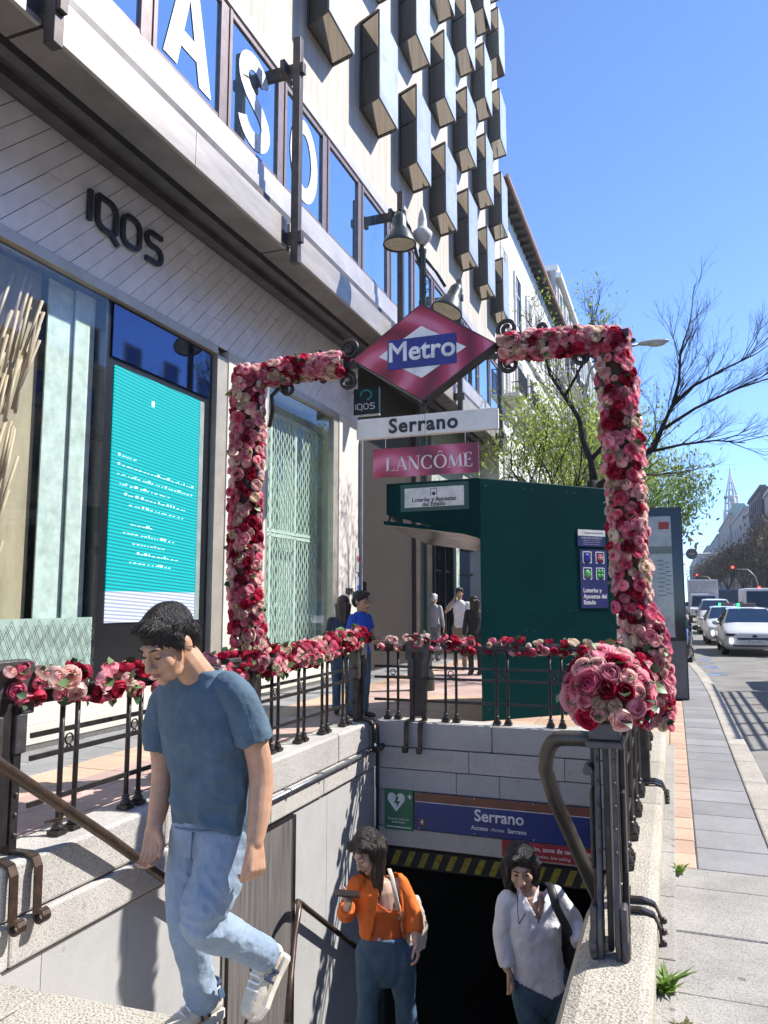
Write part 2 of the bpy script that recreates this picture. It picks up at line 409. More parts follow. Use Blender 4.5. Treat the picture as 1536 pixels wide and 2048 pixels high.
# conduit pipe under the left coping and handrails
M_PIPE = mat('galvanised', (.42, .44, .47), .35, .85, var=.15)
b = MB(); b.tube([(-3.345, 5.6, -.17), (-3.345, 8.35, -.165)], .022, 10)
for y in (5.7, 6.5, 7.2, 7.9): b.box((-3.40, y - .012, -.2), (-3.325, y + .012, -.14))
b.build('conduit_pipe', M_PIPE, well)
b = MB(); b.tube([(-3.345, 8.35, -.165), (-3.35, 8.66, -.16), (-3.35, 8.74, -.18), (-3.35, 8.76, -.26), (-3.35, 8.76, -1.3)], .018, 8); b.build('conduit_pipe', M_IRON, well)
steelp = MB().box((-3.4, 5.56, -2.6), (-3.38, 6.64, -.43)).build('steel_panel', mat('steel_panel_face', (.40, .375, .365), .32, .5, var=.3, scale=2.2, stretch=(9, 9, .5), col2=(.21, .18, .175), bump=.25, bscale=5), well)
b = MB()
for y0, y1, z0, z1 in ((5.5, 5.56, -2.6, -.42), (6.64, 6.70, -2.6, -.42), (5.56, 6.64, -.43, -.40)): b.box((-3.4, y0, z0), (-3.37, y1, z1))
b.build('panel_frame', M_STEEL, steelp)
def handrail(pts, r, m, label, brk=()):
    t = thing('handrail', label, 'handrail', pts[0], group=None); o = Vector(pts[0])
    MB().tube([Vector(p) - o for p in pts], r, 14).build('rail', m, t)
    for p, w in brk:
        MB().tube([Vector(p) - o, Vector(p) - o + Vector((0, 0, -.07)), Vector(w) - o], .012, 8).build('bracket', m, t)
    return t
handrail([(-3.27, 2.75, 1.0), (-3.28, 3.16, .70), (-3.29, 4.0, .12), (-3.3, 4.75, -.42), (-3.3, 5.3, -.80)], .032, M_RUST, 'rusty brown tube handrail sloping down the wall behind the man in jeans',
         [((-3.29, 3.6, .40), (-3.40, 3.6, .3)), ((-3.3, 4.9, -.53), (-3.4, 4.9, -.63))])
def bend(a, c, b_, n=5):
    a, c, b_ = Vector(a), Vector(c), Vector(b_); return [a.lerp(c, t).lerp(c.lerp(b_, t), t) for t in [i / n for i in range(n + 1)]]
handrail([(-2.95, 5.75, -1.72), (-3.05, 6.0, -1.5)] + bend((-3.13, 6.22, -1.27), (-3.16, 6.38, -1.09), (-3.22, 6.47, -1.10)) + bend((-3.27, 6.55, -1.13), (-3.3, 6.62, -1.15), (-3.3, 6.8, -1.28)) + [(-3.3, 8.1, -2.16), (-3.3, 8.6, -2.5)], .026, M_RUST,
         'looped handrail end on the steel panel by the lower steps')
handrail([(-.33, 3.95, .88), (-.45, 3.96, .885)] + bend((-.53, 3.97, .88), (-.62, 3.98, .88), (-.63, 4.0, .72)) + [(-.60, 4.07, .56), (-.42, 4.35, .0), (-.40, 4.5, -.12)], .038,
         mat('rail_grey', (.10, .095, .085), .36, .6, var=.35, scale=5, col2=(.045, .038, .035)), 'thick hooked handrail bolted to the newel under the big bouquet')
# ------------------------------------------------------------------ corner shop and office building
M_STONE = mat('facade_stone', (.62, .56, .48), .8, var=.13, scale=2.2, stretch=(1, 3.5, .18), bump=.08, bscale=30)
M_CLAD = mat('white_cladding', (.90, .88, .885), .55, var=.05, scale=3, rand=.04)
M_CREAM = mat('cream_stone', (.72, .68, .60), .6, var=.06, scale=2)
M_TRIM = mat('champagne_trim', (.52, .48, .41), .4, .35, var=.08, scale=3)
M_FASC = mat('fascia_metal', (.50, .45, .40), .42, .45, var=.12, scale=1.6, stretch=(1, .5, 3))
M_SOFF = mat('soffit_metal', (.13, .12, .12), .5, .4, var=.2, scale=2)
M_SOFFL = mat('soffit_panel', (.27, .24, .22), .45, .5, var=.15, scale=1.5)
M_BLACK = mat('black_frame', (.012, .013, .016), .3, var=.1)
M_FRAME = mat('bronze_frame', (.30, .24, .23), .4, .5, var=.1)
M_SILL = mat('sill_panel', (.60, .57, .57), .45, .4, var=.1, scale=1.2)
M_POST = mat('post_bronze', (.10, .085, .08), .42, .5, var=.15)
M_BAYM = mat('bay_metal', (.60, .62, .66), .38, .55, var=.1, scale=2.5)
def mirror(name, tint, dark, amount):
    m = bpy.data.materials.new(name); m.use_nodes = True; n = m.node_tree.nodes; l = m.node_tree.links
    n.remove(n['Principled BSDF']); g = n.new('ShaderNodeBsdfGlossy'); d = n.new('ShaderNodeBsdfDiffuse'); x = n.new('ShaderNodeMixShader')
    g.inputs[0].default_value = (*tint, 1); g.inputs['Roughness'].default_value = .03; d.inputs[0].default_value = (*dark, 1)
    lw = n.new('ShaderNodeLayerWeight'); lw.inputs[0].default_value = .35; mr = n.new('ShaderNodeMapRange'); mr.inputs[3].default_value = amount; mr.inputs[4].default_value = 1
    nz = n.new('ShaderNodeTexNoise'); nz.inputs['Scale'].default_value = .55; bp = n.new('ShaderNodeBump'); bp.inputs['Strength'].default_value = .06
    l.new(nz.outputs[0], bp.inputs['Height']); l.new(bp.outputs[0], g.inputs['Normal'])
    l.new(lw.outputs['Facing'], mr.inputs[0]); l.new(mr.outputs[0], x.inputs[0]); l.new(d.outputs[0], x.inputs[1]); l.new(g.outputs[0], x.inputs[2]); l.new(x.outputs[0], n['Material Output'].inputs[0])
    return m
M_GBLUE = mirror('office_glass', (.80, .90, 1.0), (.05, .09, .13), .55)
M_GBRNZ = mirror('bronze_glass', (.54, .48, .40), (.045, .038, .03), .45)
M_GUP = mirror('upper_dark_glass', (.13, .18, .32), (.004, .007, .016), .35)
M_GDARK = mirror('dark_glass', (.35, .45, .62), (.008, .01, .02), .35)
M_PANE = glass('shop_glass', (.72, .88, .84), .07, opacity=.35)
FX = -6.63
shop = thing('shop_building', 'pale stone corner building with jutting bay windows above a shop with tall glazing', 'building', (FX, 15, 0)); SO = -Vector((FX, 15, 0))
def sp(b, name, m, bevel=0., parent=None): return b.build(name, m, parent or shop, bevel, loc=SO if parent is None else None)
b = MB()
b.box((-16, 0, 7.12), (-5.9, 28.3, 10.4)); b.box((-16, 0, 10.4), (-5.75, 28.3, 26.5)); b.box((-16, -6, 10.4), (-5.75, 0, 26.5)); b.box((-16, -6, 0), (-6.7, 2.0, 10.4))
wall = sp(b, 'wall', M_STONE)
b = MB(); b.box((-7.0, -1, 5.6), (-6.66, 16.07, 7.12)); sp(b, 'cladding_backing', M_JOINT)
# diagonal white cladding planks, clipped to the band over the shop windows
def clip(poly, f):
    out = []
    for i in range(len(poly)):
        a, c = poly[i], poly[(i + 1) % len(poly)]; fa, fc = f(a), f(c)
        if fa >= 0: out.append(a)
        if (fa >= 0) != (fc >= 0): t = fa / (fa - fc); out.append((a[0] + (c[0] - a[0]) * t, a[1] + (c[1] - a[1]) * t))
    return out
Z0, Z1 = 5.60, 7.10; step = .27; k = 0; s = 0.
y = 2.0 - (Z1 - Z0)
while y < 16.05:
    a = y; cut = rnd.uniform(.2, .8)
    for lo, hi in ((0, cut), (cut, 1)):
        zl = Z0 + (Z1 - Z0) * lo; zh = Z0 + (Z1 - Z0) * hi
        p = [(a + .006 + (zl - Z0), zl + .003), (a + step - .006 + (zl - Z0), zl + .003), (a + step - .006 + (zh - Z0), zh - .003), (a + .006 + (zh - Z0), zh - .003)]
        p = clip(p, lambda q: q[0] - 2.0); p = clip(p, lambda q: 16.05 - q[0])
        if len(p) > 2: sp(MB().prism([(-6.66, q[0], q[1]) for q in p], (.03 + rnd.uniform(-.002, .002), 0, 0)), 'cladding_plank', M_CLAD)
    y += step
# shop front
sp(MB().box((-7.0, 2.0, 0), (-6.60, 16.05, .2)), 'plinth', M_CREAM, .008)
sp(MB().box((-7.0, 2.0, .203), (-6.64, 16.05, .44)), 'plinth', M_CREAM, .008)
for y0, y1 in ((10.5, 11.78), (14.95, 16.05)): sp(MB().box((-7.0, y0, .445), (-6.60, y1, 5.59)), 'pillar', M_CREAM, .006)
b = MB()
for y0, y1 in ((2.0, 7.74), (7.74, 10.2), (11.78, 14.95)):
    b.box((-6.72, y0, 5.46), (-6.615, y1, 5.595))
for yy, w in ((10.2, .3), (11.78, .10), (14.70, .25)): b.box((-6.75, yy, .445), (-6.62, yy + w, 5.455))
sp(b, 'window_trim', M_TRIM, .004)
def pane(y0, y1, z0, z1, x=-6.68, m=M_PANE, name='window_pane'): return sp(MB().quad((x, y0, z0), (x, y1, z0), (x, y1, z1), (x, y0, z1)), name, m)
pane(2.0, 7.735, .445, 5.455); pane(11.885, 14.695, .445, 5.455)
# frosted lozenge band low on the first pane
loz = MB()
for i in range(22):
    for j in range(2):
        y = 3.4 + i * .196; z = .62 + j * .36
        for d in (.0, .05):
            q = [(-6.676, y + .098, z + d), (-6.676, y + .196 - d * .6, z + .18), (-6.676, y + .098, z + .36 - d), (-6.676, y + d * .6, z + .18)]
            for a in range(4): loz.bar(q[a], q[(a + 1) % 4], .005, .003, (1, 0, 0))
sp(loz, 'lozenge_pattern', mat('lozenge_line', (.10, .13, .12), .6))
sp(MB().box((-6.74, 2.1, .445), (-6.72, 7.72, 1.36)), 'frosted_band', mat('frosted_band', (.50, .60, .56), .6))
# shop interior
b = MB(); b.box((-10.5, 1.9, .1), (-6.9, 16, .44)); sp(b, 'shop_floor', mat('shop_floor', (.35, .33, .30), .4))
b = MB(); b.box((-10.6, 1.9, .44), (-10.5, 16, 6.4)); b.box((-10.5, 1.9, 5.6), (-7.0, 16, 5.75)); b.box((-10.5, 10.3, .44), (-6.75, 10.45, 5.6)); b.box((-10.5, 15.2, .44), (-6.75, 15.3, 5.6)); sp(b, 'shop_wall', mat('shop_white', (.62, .68, .65), .7))
sp(MB().box((-7.10, 2.2, .5), (-7.04, 6.96, 5.5)), 'display_panel', mat('oak_panel', (.50, .41, .29), .6, var=.15, scale=3, stretch=(1, 1, .3)))
sp(MB().box((-6.95, 6.98, .5), (-6.93, 7.40, 5.45)).box((-6.90, 7.38, .5), (-6.88, 7.72, 5.45)), 'white_blind', mat('blind', (.66, .76, .72), .7))
M_ROD = mat('wood_rod', (.62, .47, .33), .5, var=.15, scale=8, stretch=(1, 1, .2))
r2 = random.Random(3)
for k in range(64):
    t = k / 63; zc = 5.0 - 3.6 * t + r2.uniform(-.15, .15); yc = 6.52 - .5 * t + r2.uniform(-.26, .26); L = r2.uniform(.55, .95)
    sp(MB().tube([(-6.9 + r2.uniform(-.08, .10), yc + .13 * L, zc + L / 2), (-6.9 + r2.uniform(-.08, .10), yc - .13 * L, zc - L / 2)], .019, 8), 'hanging_rod', M_ROD)
# lattice screens behind the second pane
lat = MB(); W, Hh, nx, nz = .93, 2.25, 10, 17
for i in range(nx + 1):
    for j in range(nz):
        sgn = 1 if (i + j) % 2 else -1; yy = W * i / nx; a = W / nx * .46
        p = (0, yy + a * (sgn if True else 0) * .5, Hh * j / nz); q = (0, yy - a * sgn * .5, Hh * (j + 1) / nz)
        lat.bar(p, q, .028, .02, (1, 0, 0))
lat.box((-.02, -.05, -.03), (.02, W + .05, .03)); lat.box((-.02, -.05, Hh - .03), (.02, W + .05, Hh + .03)); lat.box((-.02, -.05, 0), (.02, -.01, Hh)); lat.box((-.02, W + .01, 0), (.02, W + .05, Hh))
lme = lat.mesh('lattice_screen', mat('mint_lattice', (.68, .80, .72), .5))
for i in range(3):
    for j in range(2): link('lattice_screen', lme, shop, Vector((-7.05, 11.75 + i * 1.03, .55 + j * 2.33)) + SO)
sp(MB().box((-7.38, 11.5, .5), (-7.34, 14.95, 5.5)), 'display_panel', mat('mint_wall', (.50, .62, .57), .7))
# black screen bay
b = MB(); b.box((-7.0, 7.74, .445), (-6.72, 10.2, 5.455)); sp(b, 'screen_surround', M_BLACK)
sp(MB().box((-6.719, 7.85, 4.72), (-6.69, 10.1, 5.44)), 'upper_glass', M_GUP)
sm = bpy.data.materials.new('led_screen'); sm.use_nodes = True; MATS['led_screen'] = sm
n = sm.node_tree.nodes; l = sm.node_tree.links; bs = n['Principled BSDF']; bs.inputs['Base Color'].default_value = (.01, .03, .03, 1); bs.inputs['Roughness'].default_value = .35
tc = n.new('ShaderNodeTexCoord'); sx = n.new('ShaderNodeSeparateXYZ'); l.new(tc.outputs['Object'], sx.inputs[0])
a = n.new('ShaderNodeMath'); a.operation = 'MULTIPLY_ADD'; a.inputs[1].default_value = .06; l.new(sx.outputs[1], a.inputs[0]); l.new(sx.outputs[2], a.inputs[2])
a2 = n.new('ShaderNodeMath'); a2.operation = 'MULTIPLY'; a2.inputs[1].default_value = 2 * math.pi / .047; l.new(a.outputs[0], a2.inputs[0])
si = n.new('ShaderNodeMath'); si.operation = 'SINE'; l.new(a2.outputs[0], si.inputs[0])
mr = n.new('ShaderNodeMapRange'); mr.inputs[1].default_value = -1; mr.inputs[3].default_value = .26; mr.inputs[4].default_value = .66; l.new(si.outputs[0], mr.inputs[0])
lt = n.new('ShaderNodeMath'); lt.operation = 'LESS_THAN'; lt.inputs[1].default_value = 1.68; l.new(sx.outputs[2], lt.inputs[0])
mx = n.new('ShaderNodeMix'); mx.data_type = 'RGBA'; mx.inputs[6].default_value = (0, .44, .48, 1); mx.inputs[7].default_value = (.62, .66, .9, 1); l.new(lt.outputs[0], mx.inputs[0])
l.new(mx.outputs[2], bs.inputs['Emission Color']); l.new(mr.outputs[0], bs.inputs['Emission Strength'])
scr = sp(MB().box((-6.718, 7.93, 1.28), (-6.70, 9.86, 4.62)), 'led_screen', sm)
M_SCRT = mat('screen_text', (.5, .7, .7), .5, emit=(.75, 1, 1), estr=.4)
r3 = random.Random(11); b = MB()
for row, (y0, y1) in enumerate(((8.05, 8.4), (8.05, 9.75), (8.05, 9.7), (8.1, 9.2), (8.2, 9.6), (8.3, 9.5), (0, 0), (8.35, 8.8), (8.2, 9.3), (8.4, 9.1), (8.5, 9.4), (8.35, 9.2))):
    z = 3.45 - row * .125; y = y0
    while y < y1:
        w = r3.uniform(.02, .07); b.box((-6.70, y, z - (y - 8) * .05), (-6.697, y + w, z - (y - 8) * .05 + r3.choice((.010, .010, .010, .03)))); y += w + r3.uniform(.015, .06)
b.box((-6.70, 8.7, 4.25), (-6.697, 8.76, 4.33))
b.build('screen_text', M_SCRT, scr)['kind'] = 'stuff'
sp(MB().box((-6.719, 9.87, 1.28), (-6.70, 9.98, 4.62)), 'screen_edge', mat('screen_edge', (.30, .38, .37), .4))
# canopy over the pavement
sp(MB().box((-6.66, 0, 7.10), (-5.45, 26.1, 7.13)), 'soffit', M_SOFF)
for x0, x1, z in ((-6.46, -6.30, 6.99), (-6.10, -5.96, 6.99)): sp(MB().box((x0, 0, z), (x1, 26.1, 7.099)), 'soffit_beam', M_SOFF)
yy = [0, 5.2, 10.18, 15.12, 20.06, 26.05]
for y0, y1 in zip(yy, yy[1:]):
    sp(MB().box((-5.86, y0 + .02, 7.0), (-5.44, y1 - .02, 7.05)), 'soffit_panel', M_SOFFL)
    f = MB()
    m_ = (y0 + y1) / 2
    for q0, q1 in ((y0 + .05, m_ - .006), (m_ + .006, y1 - .05)): f.box((-5.44, q0, 6.97), (-5.385, q1, 7.44))
    sp(f, 'fascia', M_FASC, .008)
sp(MB().box((-6.0, 0, 7.13), (-5.62, 28.28, 7.80)), 'recess', M_SOFF)
sp(MB().box((-6.0, 0, 7.80), (-5.68, 28.3, 8.05)).box((-6.0, 0, 8.05), (-5.70, 28.3, 8.30)), 'sill_panel', M_SILL, .006)
sp(MB().box((-6.0, 0, 10.24), (-5.715, 28.3, 10.47)), 'lintel_panel', M_SILL, .006)
# strip windows with lettering
wi = -1; wlist = []
wt = MB().box((-.01, .05, 0), (0, 1.46, 1.80)).mesh('strip_pane', M_GBLUE)
fr = MB(); fr.box((-.06, -.02, -.0), (.04, .05, 1.86)); fr.box((-.06, 1.46, 0), (.04, 1.50, 1.86)); fr.box((-.05, .05, -.0), (.03, 1.46, .05)); fr.box((-.05, .05, 1.78), (.03, 1.46, 1.86)); fr.box((-.05, 1.50, 0), (.02, 1.70, 1.86))
frm = fr.mesh('window_frame', M_FRAME)
y = 2.1 - .02; k = 0
while y < 27.6:
    w = link('window', frm, shop, Vector((-5.76, y, 8.33)) + SO); link('pane', wt, w); wlist.append(y); y += 1.715
M_LETW = mat('letter_white', (.85, .87, .9), .5)
def block_letter(ch):
    b = MB(); w = .27
    if ch == 'A':
        for q in (-1, 1): b.prism([(q * .54, -.74, 0), (q * .25, -.74, 0), (0, .36, 0), (0, .74, 0), (q * .15, .74, 0)], (0, 0, .004))
        b.prism([(-.17, -.42, 0), (.17, -.42, 0), (.11, -.17, 0), (-.11, -.17, 0)], (0, 0, .0035))
        return b
    if ch == 'O': p = arc(0, 0, .40, .62, 0, 360, 36)
    else: p = arc(0, .33, .34, .30, 18, 200, 12) + [(-.31, .20), (-.18, .08), (.0, .0), (.2, -.10), (.33, -.22)] + arc(0, -.33, .36, .30, 0, -165, 14)
    q = ribbon(p, w if ch == 'S' else .26, .004); b.add(q.v, q.f); return b
for ch, yc in (('A', 7.98), ('S', 9.70), ('O', 11.42)):
    block_letter(ch).build('window_letter', M_LETW, shop, mtx=Matrix.Translation(SO) @ frame((-5.752, yc, 9.22), (0, 1, 0), (0, 0, 1)))
# bracket posts clipped to the fascia
for y in (5.16, 10.14, 15.08, 20.02, 25.4):
    b = MB(); b.box((-5.30, y - .06, 6.72), (-5.17, y + .06, 10.46))
    sp(b, 'bracket_post', M_POST, .005)
    for z in (9.93, 7.13):
        sp(MB().box((-5.80, y - .05, z - .09), (-5.12, y + .05, z + .09)).box((-5.46, y - .19, z - .10), (-5.38, y + .19, z + .10)), 'post_bracket', M_POST, .005)
# jutting bay windows
def bay_meshes():
    A, Bc, Cc, D = Vector((0, 0, 0)), Vector((.52, -.22, 0)), Vector((.50, .96, 0)), Vector((0, 1.1, 0)); h = Vector((0, 0, 1.95)); o = {}
    mb = MB(); mb.prism([Bc, Cc, Cc + Vector((.015, 0, 0)), Bc + Vector((.015, 0, 0))], h); mb.prism([Cc, D, D + Vector((0, .02, 0)), Cc + Vector((0, .02, 0))], h); mb.prism([A, Bc, Cc, D], (0, 0, .02)); 
    m2 = MB(); m2.prism([Bc, Cc, Cc + Vector((.018, 0, 0)), Bc + Vector((.018, 0, 0))], h); m2.prism([D + Vector((0, -.02, 0)), Cc + Vector((0, -.02, 0)), Cc, D], h)
    o['metal_panel'] = m2.mesh('metal_panel', M_BAYM)
    i = .015
    g = MB(); a_, b_ = A + Vector((i, .012, .03)), Bc + Vector((-i, .012, .03)); g.quad(a_, b_, b_ + h * .96, a_ + h * .96); o['side_pane'] = g.mesh('side_pane', M_GBRNZ)
    g = MB(); q = [A + Vector((.01, .02, .012)), Bc + Vector((-.01, .02, .012)), Cc + Vector((-.01, -.02, .012)), D + Vector((.01, -.03, .012))]; g.quad(*q); o['bottom_pane'] = g.mesh('bottom_pane', M_GBRNZ)
    f = MB()
    for p, q in ((A, Bc), (A + h, Bc + h)): f.bar(p, q, .03, .05)
    for p in (A + Vector((.015, 0, 0)), Bc): f.bar(p, p + h, .035, .03, (0, 1, 0))
    f.bar(Bc, Cc, .03, .03); f.bar(Cc, D, .03, .04); f.bar(D, A, .025, .03); f.bar(A + h * .56 + Vector((0, -.004, 0)), Bc + h * .56 + Vector((0, -.004, 0)), .012, .03)
    f.prism([A + h, Bc + h, Cc + h, D + h], (0, 0, .03)); o['bay_frame'] = f.mesh('bay_frame', M_POST)
    c = MB().box((.03, .09, .05), (.06, 1.0, 1.85)); o['blind'] = c.mesh('blind', mat('bay_blind', (.22, .18, .14), .8))
    return o
bayp = bay_meshes()
for r in range(5):
    for c in range(8):
        e = bpy.data.objects.new('bay_window', bayp['bay_frame']); COL.objects.link(e); e.parent = shop
        e.location = Vector((-5.75, 8.98 + 2.487 * c, 11.83 + 3.27 * r)) + SO
        for nm in ('metal_panel', 'side_pane', 'bottom_pane', 'blind'): link(nm, bayp[nm], e)
# entrance recess beyond the shop: dark granite wall, brown column, glazed doors
M_DGRAN = granite('dark_granite', (.045, .039, .036), .45, 130, rough=.5, stain=.25, bump=.05)
sp(MB().box((-7.4, 16.1, 0), (-6.66, 20.1, 7.1)), 'granite_wall', M_DGRAN)
sp(MB().box((-7.4, 20.1, 0), (-6.55, 21.6, 7.1)), 'column', mat('brown_column', (.065, .048, .042), .5, var=.1))
sp(MB().prism([(-6.5, 16.3, 0), (-6.5, 18.9, 0), (-6.5, 18.9, .75), (-6.5, 18.6, .95), (-6.5, 16.3, 2.0)], (-.14, 0, 0)), 'stair_parapet', M_DGRAN, .01)
sp(MB().box((-6.66, 16.06, 0), (-6.52, 16.12, 5.2)), 'corner_strip', mat('bluegrey_strip', (.20, .21, .26), .5))
b = MB(); b.box((-7.2, 21.6, 0), (-7.1, 28.3, 7.0)); sp(b, 'entrance_glass', M_GDARK)
for y, w, m_ in ((21.9, .55, 'mint'), (25.6, .4, 'mint'), (23.0, .12, 'blk'), (24.2, .10, 'blk'), (25.2, .1, 'blk')):
    sp(MB().box((-7.08, y, 0), (-6.9, y + w, 5.0)), 'mullion', mat('mint_column', (.58, .70, .60), .5) if m_ == 'mint' else M_BLACK)
sp(MB().box((-7.08, 21.6, 3.4), (-6.95, 28.3, 3.6)).box((-7.08, 21.6, 2.5), (-7.0, 28.3, 2.58)), 'transom', M_BLACK)
sp(MB().box((-7.2, 21.6, 5.0), (-6.6, 28.3, 7.1)), 'shop_head', mat('shop_head', (.45, .50, .47), .6))
# brand lettering in rounded strokes on the cladding
M_LETD = mat('letter_dark', (.035, .042, .055), .35, .3)
def iqos(mtx, s, m, parent, t):
    def rr(x, w=.92): return [(x, .5)] 
    P_ = {}
    P_['I'] = [[(0, 0), (0, 1)]]
    P_['Q'] = [[(.0, 1.0), (.0, .3)] + arc(.3, .3, .3, .3, 180, 270, 5) + [(.62, 0)] , [(.0, 1.0), (.45, 1.0)] + arc(.55, .7, .3, .3, 90, 0, 5) + [(.85, .05)] , [(.62, .0), (.98, -.26)]]
    P_['O'] = [[(.3, 0), (.55, 0)] + arc(.55, .3, .3, .3, -90, 0, 5) + [(.85, .7)] + arc(.55, .7, .3, .3, 0, 90, 5) + [(.3, 1)] + arc(.3, .7, .3, .3, 90, 180, 5) + [(0, .3)] + arc(.3, .3, .3, .3, 180, 270, 5)]
    P_['S'] = [[(.85, 1), (.25, 1)] + arc(.25, .77, .23, .23, 90, 270, 6) + [(.6, .54)] + arc(.6, .27, .25, .27, 90, -90, 6) + [(0, 0)]]
    x = 0
    for ch in 'IQOS':
        b = MB()
        for p in P_[ch]:
            q = ribbon([((a + x) * s, c * s) for a, c in p], .16 * s, t); b.add(q.v, q.f)
        b.build('letter', m, parent, mtx=mtx); x += .34 if ch == 'I' else 1.2
iqos(Matrix.Translation(SO) @ frame((-6.618, 7.22, 6.25), (0, 1, 0), (0, 0, 1)), .40, M_LETD, shop, .05)
for y in (11.15, 15.35): iqos(Matrix.Translation(SO) @ frame((-6.598, y, 1.72), (0, 1, 0), (0, 0, 1)), .11, M_LETD, shop, .02)
for y0, z0, m_ in ((15.9, 2.2, (.6, .62, .6)), (15.9, 1.55, (.55, .58, .66))):
    pl_ = sp(MB().box((-6.60, y0 - .02, z0), (-6.58, y0 + .2, z0 + .55)), 'notice_plate', mat('plate%d' % int(z0 * 10), m_, .5))
    MB().cyl((-6.58, y0 + .09, z0 + .3), (-6.577, y0 + .09, z0 + .3), .07, seg=16).build('notice_symbol', mat('sym%d' % int(z0 * 10), (.5, .1, .1) if z0 > 2 else (.05, .15, .5), .5), pl_)
# projecting blade sign
bl = thing('blade_sign', 'small square dark teal sign sticking out from the shop corner', 'sign', (-6.58, 15.6, 5.68))
MB().box((.05, -.05, 0), (.66, .05, .60)).build('sign_box', mat('sign_navy', (.008, .025, .035), .4), bl, .01)
MB().box((-.04, -.02, .5), (.06, .02, .54)).box((.05, -.055, -.02), (.66, .055, 0)).build('sign_edge', mat('sign_edge', (.6, .62, .62), .4), bl)
b = MB(); q = ribbon([(.355 + .13 * math.cos(R(a)), .44 + .11 * math.sin(R(a))) for a in range(-80, 200, 14)], .035, .004); b.add(q.v, q.f); b.build('ring', mat('ring_teal', (.02, .42, .42), .5), bl, mtx=frame((0, -.056, 0), (1, 0, 0), (0, 0, 1)))
iqos(frame((.11, -.056, .12), (1, 0, 0), (0, 0, 1)), .125, M_LETW, bl, .004)

# ------------------------------------------------------------------ white neighbour with balconies, and the row beyond
def facade_house(name, label, x, y0, y1, h, wallm, floors, ny, side=1, winw=1.2, winh=2.3, deep=14, shutter=None, balc=(), eave=0., surround=None, roofm=None, near=True):
    t = thing(name, label, 'building', (x, (y0 + y1) / 2, 0)); O = -Vector((x, (y0 + y1) / 2, 0))
    s = side   # +1: facade looks toward +X
    MB().box((x - s * deep, y0, 0), (x, y1, h)).build('wall', wallm, t, loc=O)
    pitch = (y1 - y0) / ny
    wm = MB().box((0, -winw / 2, 0), (s * .02, winw / 2, winh)).mesh('window', M_GDARK)
    fm = MB()
    sm_ = surround or wallm
    for a, c in (((-winw / 2 - .16, 0), (-winw / 2, winh + .14)), ((winw / 2, 0), (winw / 2 + .16, winh + .14)), ((-winw / 2, winh), (winw / 2, winh + .14)), ((-winw / 2 - .22, -.14), (winw / 2 + .22, 0))):
        fm.box((0, a[0], a[1]), (s * .09, c[0], c[1]))
    fmm = fm.mesh('surround', sm_)
    if near:
        gm = MB(); gm.box((s * .02, -.03, 0), (s * .04, .03, winh)); gm.box((s * .02, -winw / 2, winh * .68), (s * .04, winw / 2, winh * .68 + .05)); gmm = gm.mesh('sash', M_LETW)
    if shutter:
        hm = MB()
        for q in (-1, 1):
            hm.box((s * .03, q * winw / 2 - q * .02, .02), (s * .07, q * winw * .06, winh - .02))
            for r in range(14): hm.box((s * .07, q * winw / 2 - q * .06, .08 + r * winh / 15), (s * .082, q * winw * .1, .08 + r * winh / 15 + winh / 28))
        hmm = hm.mesh('shutter', shutter)
    bm_ = None
    for fi, z in enumerate(floors):
        for j in range(ny):
            yc = y0 + pitch * (j + .5)
            w = link('window', wm, t, Vector((x + s * .005, yc, z)) + O); link('surround', fmm, w)
            if near: link('sash', gmm, w)
            if shutter and (fi * 7 + j * 3) % 4: link('shutter', hmm, w)
            if fi in balc:
                if bm_ is None:
                    bb = MB(); bb.box((0, -winw / 2 - .45, -.16), (s * .75, winw / 2 + .45, -.04)); bb.box((0, -winw / 2 - .3, -.3), (s * .5, winw / 2 + .3, -.16)); slab = bb.mesh('balcony_slab', sm_)
                    rb = MB(); e = winw / 2 + .42
                    for k in range(17): yk = -e + 2 * e * k / 16; rb.box((s * .70, yk - .009, -.04), (s * .718, yk + .009, .95))
                    for q in (-1, 1):
                        for k in range(5): rb.box((s * (.1 + .14 * k), q * e - .009, -.04), (s * (.118 + .14 * k), q * e + .009, .95))
                        rb.box((0, q * e - .015, .93), (s * .72, q * e + .015, .97))
                    rb.box((s * .69, -e, .93), (s * .73, e, .97)); rb.box((s * .69, -e, .06), (s * .73, e, .09)); bm_ = rb.mesh('balcony_railing', M_IRON)
                q = link('balcony', slab, t, Vector((x, yc, z)) + O); link('railing', bm_, q)
    for z in floors[1:]: MB().box((x, y0, z - .62), (x + s * .14, y1, z - .40)).build('string_course', sm_, t, loc=O)
    if eave:
        MB().box((x - s * .5, y0 - .1, h), (x + s * eave, y1 + .1, h + .10)).build('eave', roofm, t, loc=O)
        MB().box((x + s * (eave - .02), y0 - .12, h + .04), (x + s * (eave + .10), y1 + .12, h + .17)).build('gutter', mat('gutter_terracotta', (.40, .22, .16), .6), t, loc=O)
        for k in range(int((y1 - y0) / .75)):
            MB().box((x, y0 + .3 + k * .75, h - .16), (x + s * (eave - .06), y0 + .42 + k * .75, h)).build('rafter', roofm, t, loc=O)
    else:
        MB().box((x, y0, h - .5), (x + s * .35, y1, h - .2)).box((x - s * 1, y0, h - .0), (x + s * .15, y1, h + .35)).build('cornice', sm_, t, loc=O)
    return t
M_WHITE = mat('white_render', (.78, .75, .69), .75, var=.07, scale=1.5)
M_WHITE2 = mat('white_trim', (.80, .78, .73), .7, var=.05)
M_ROOFW = mat('eave_wood', (.055, .042, .036), .7, var=.2)
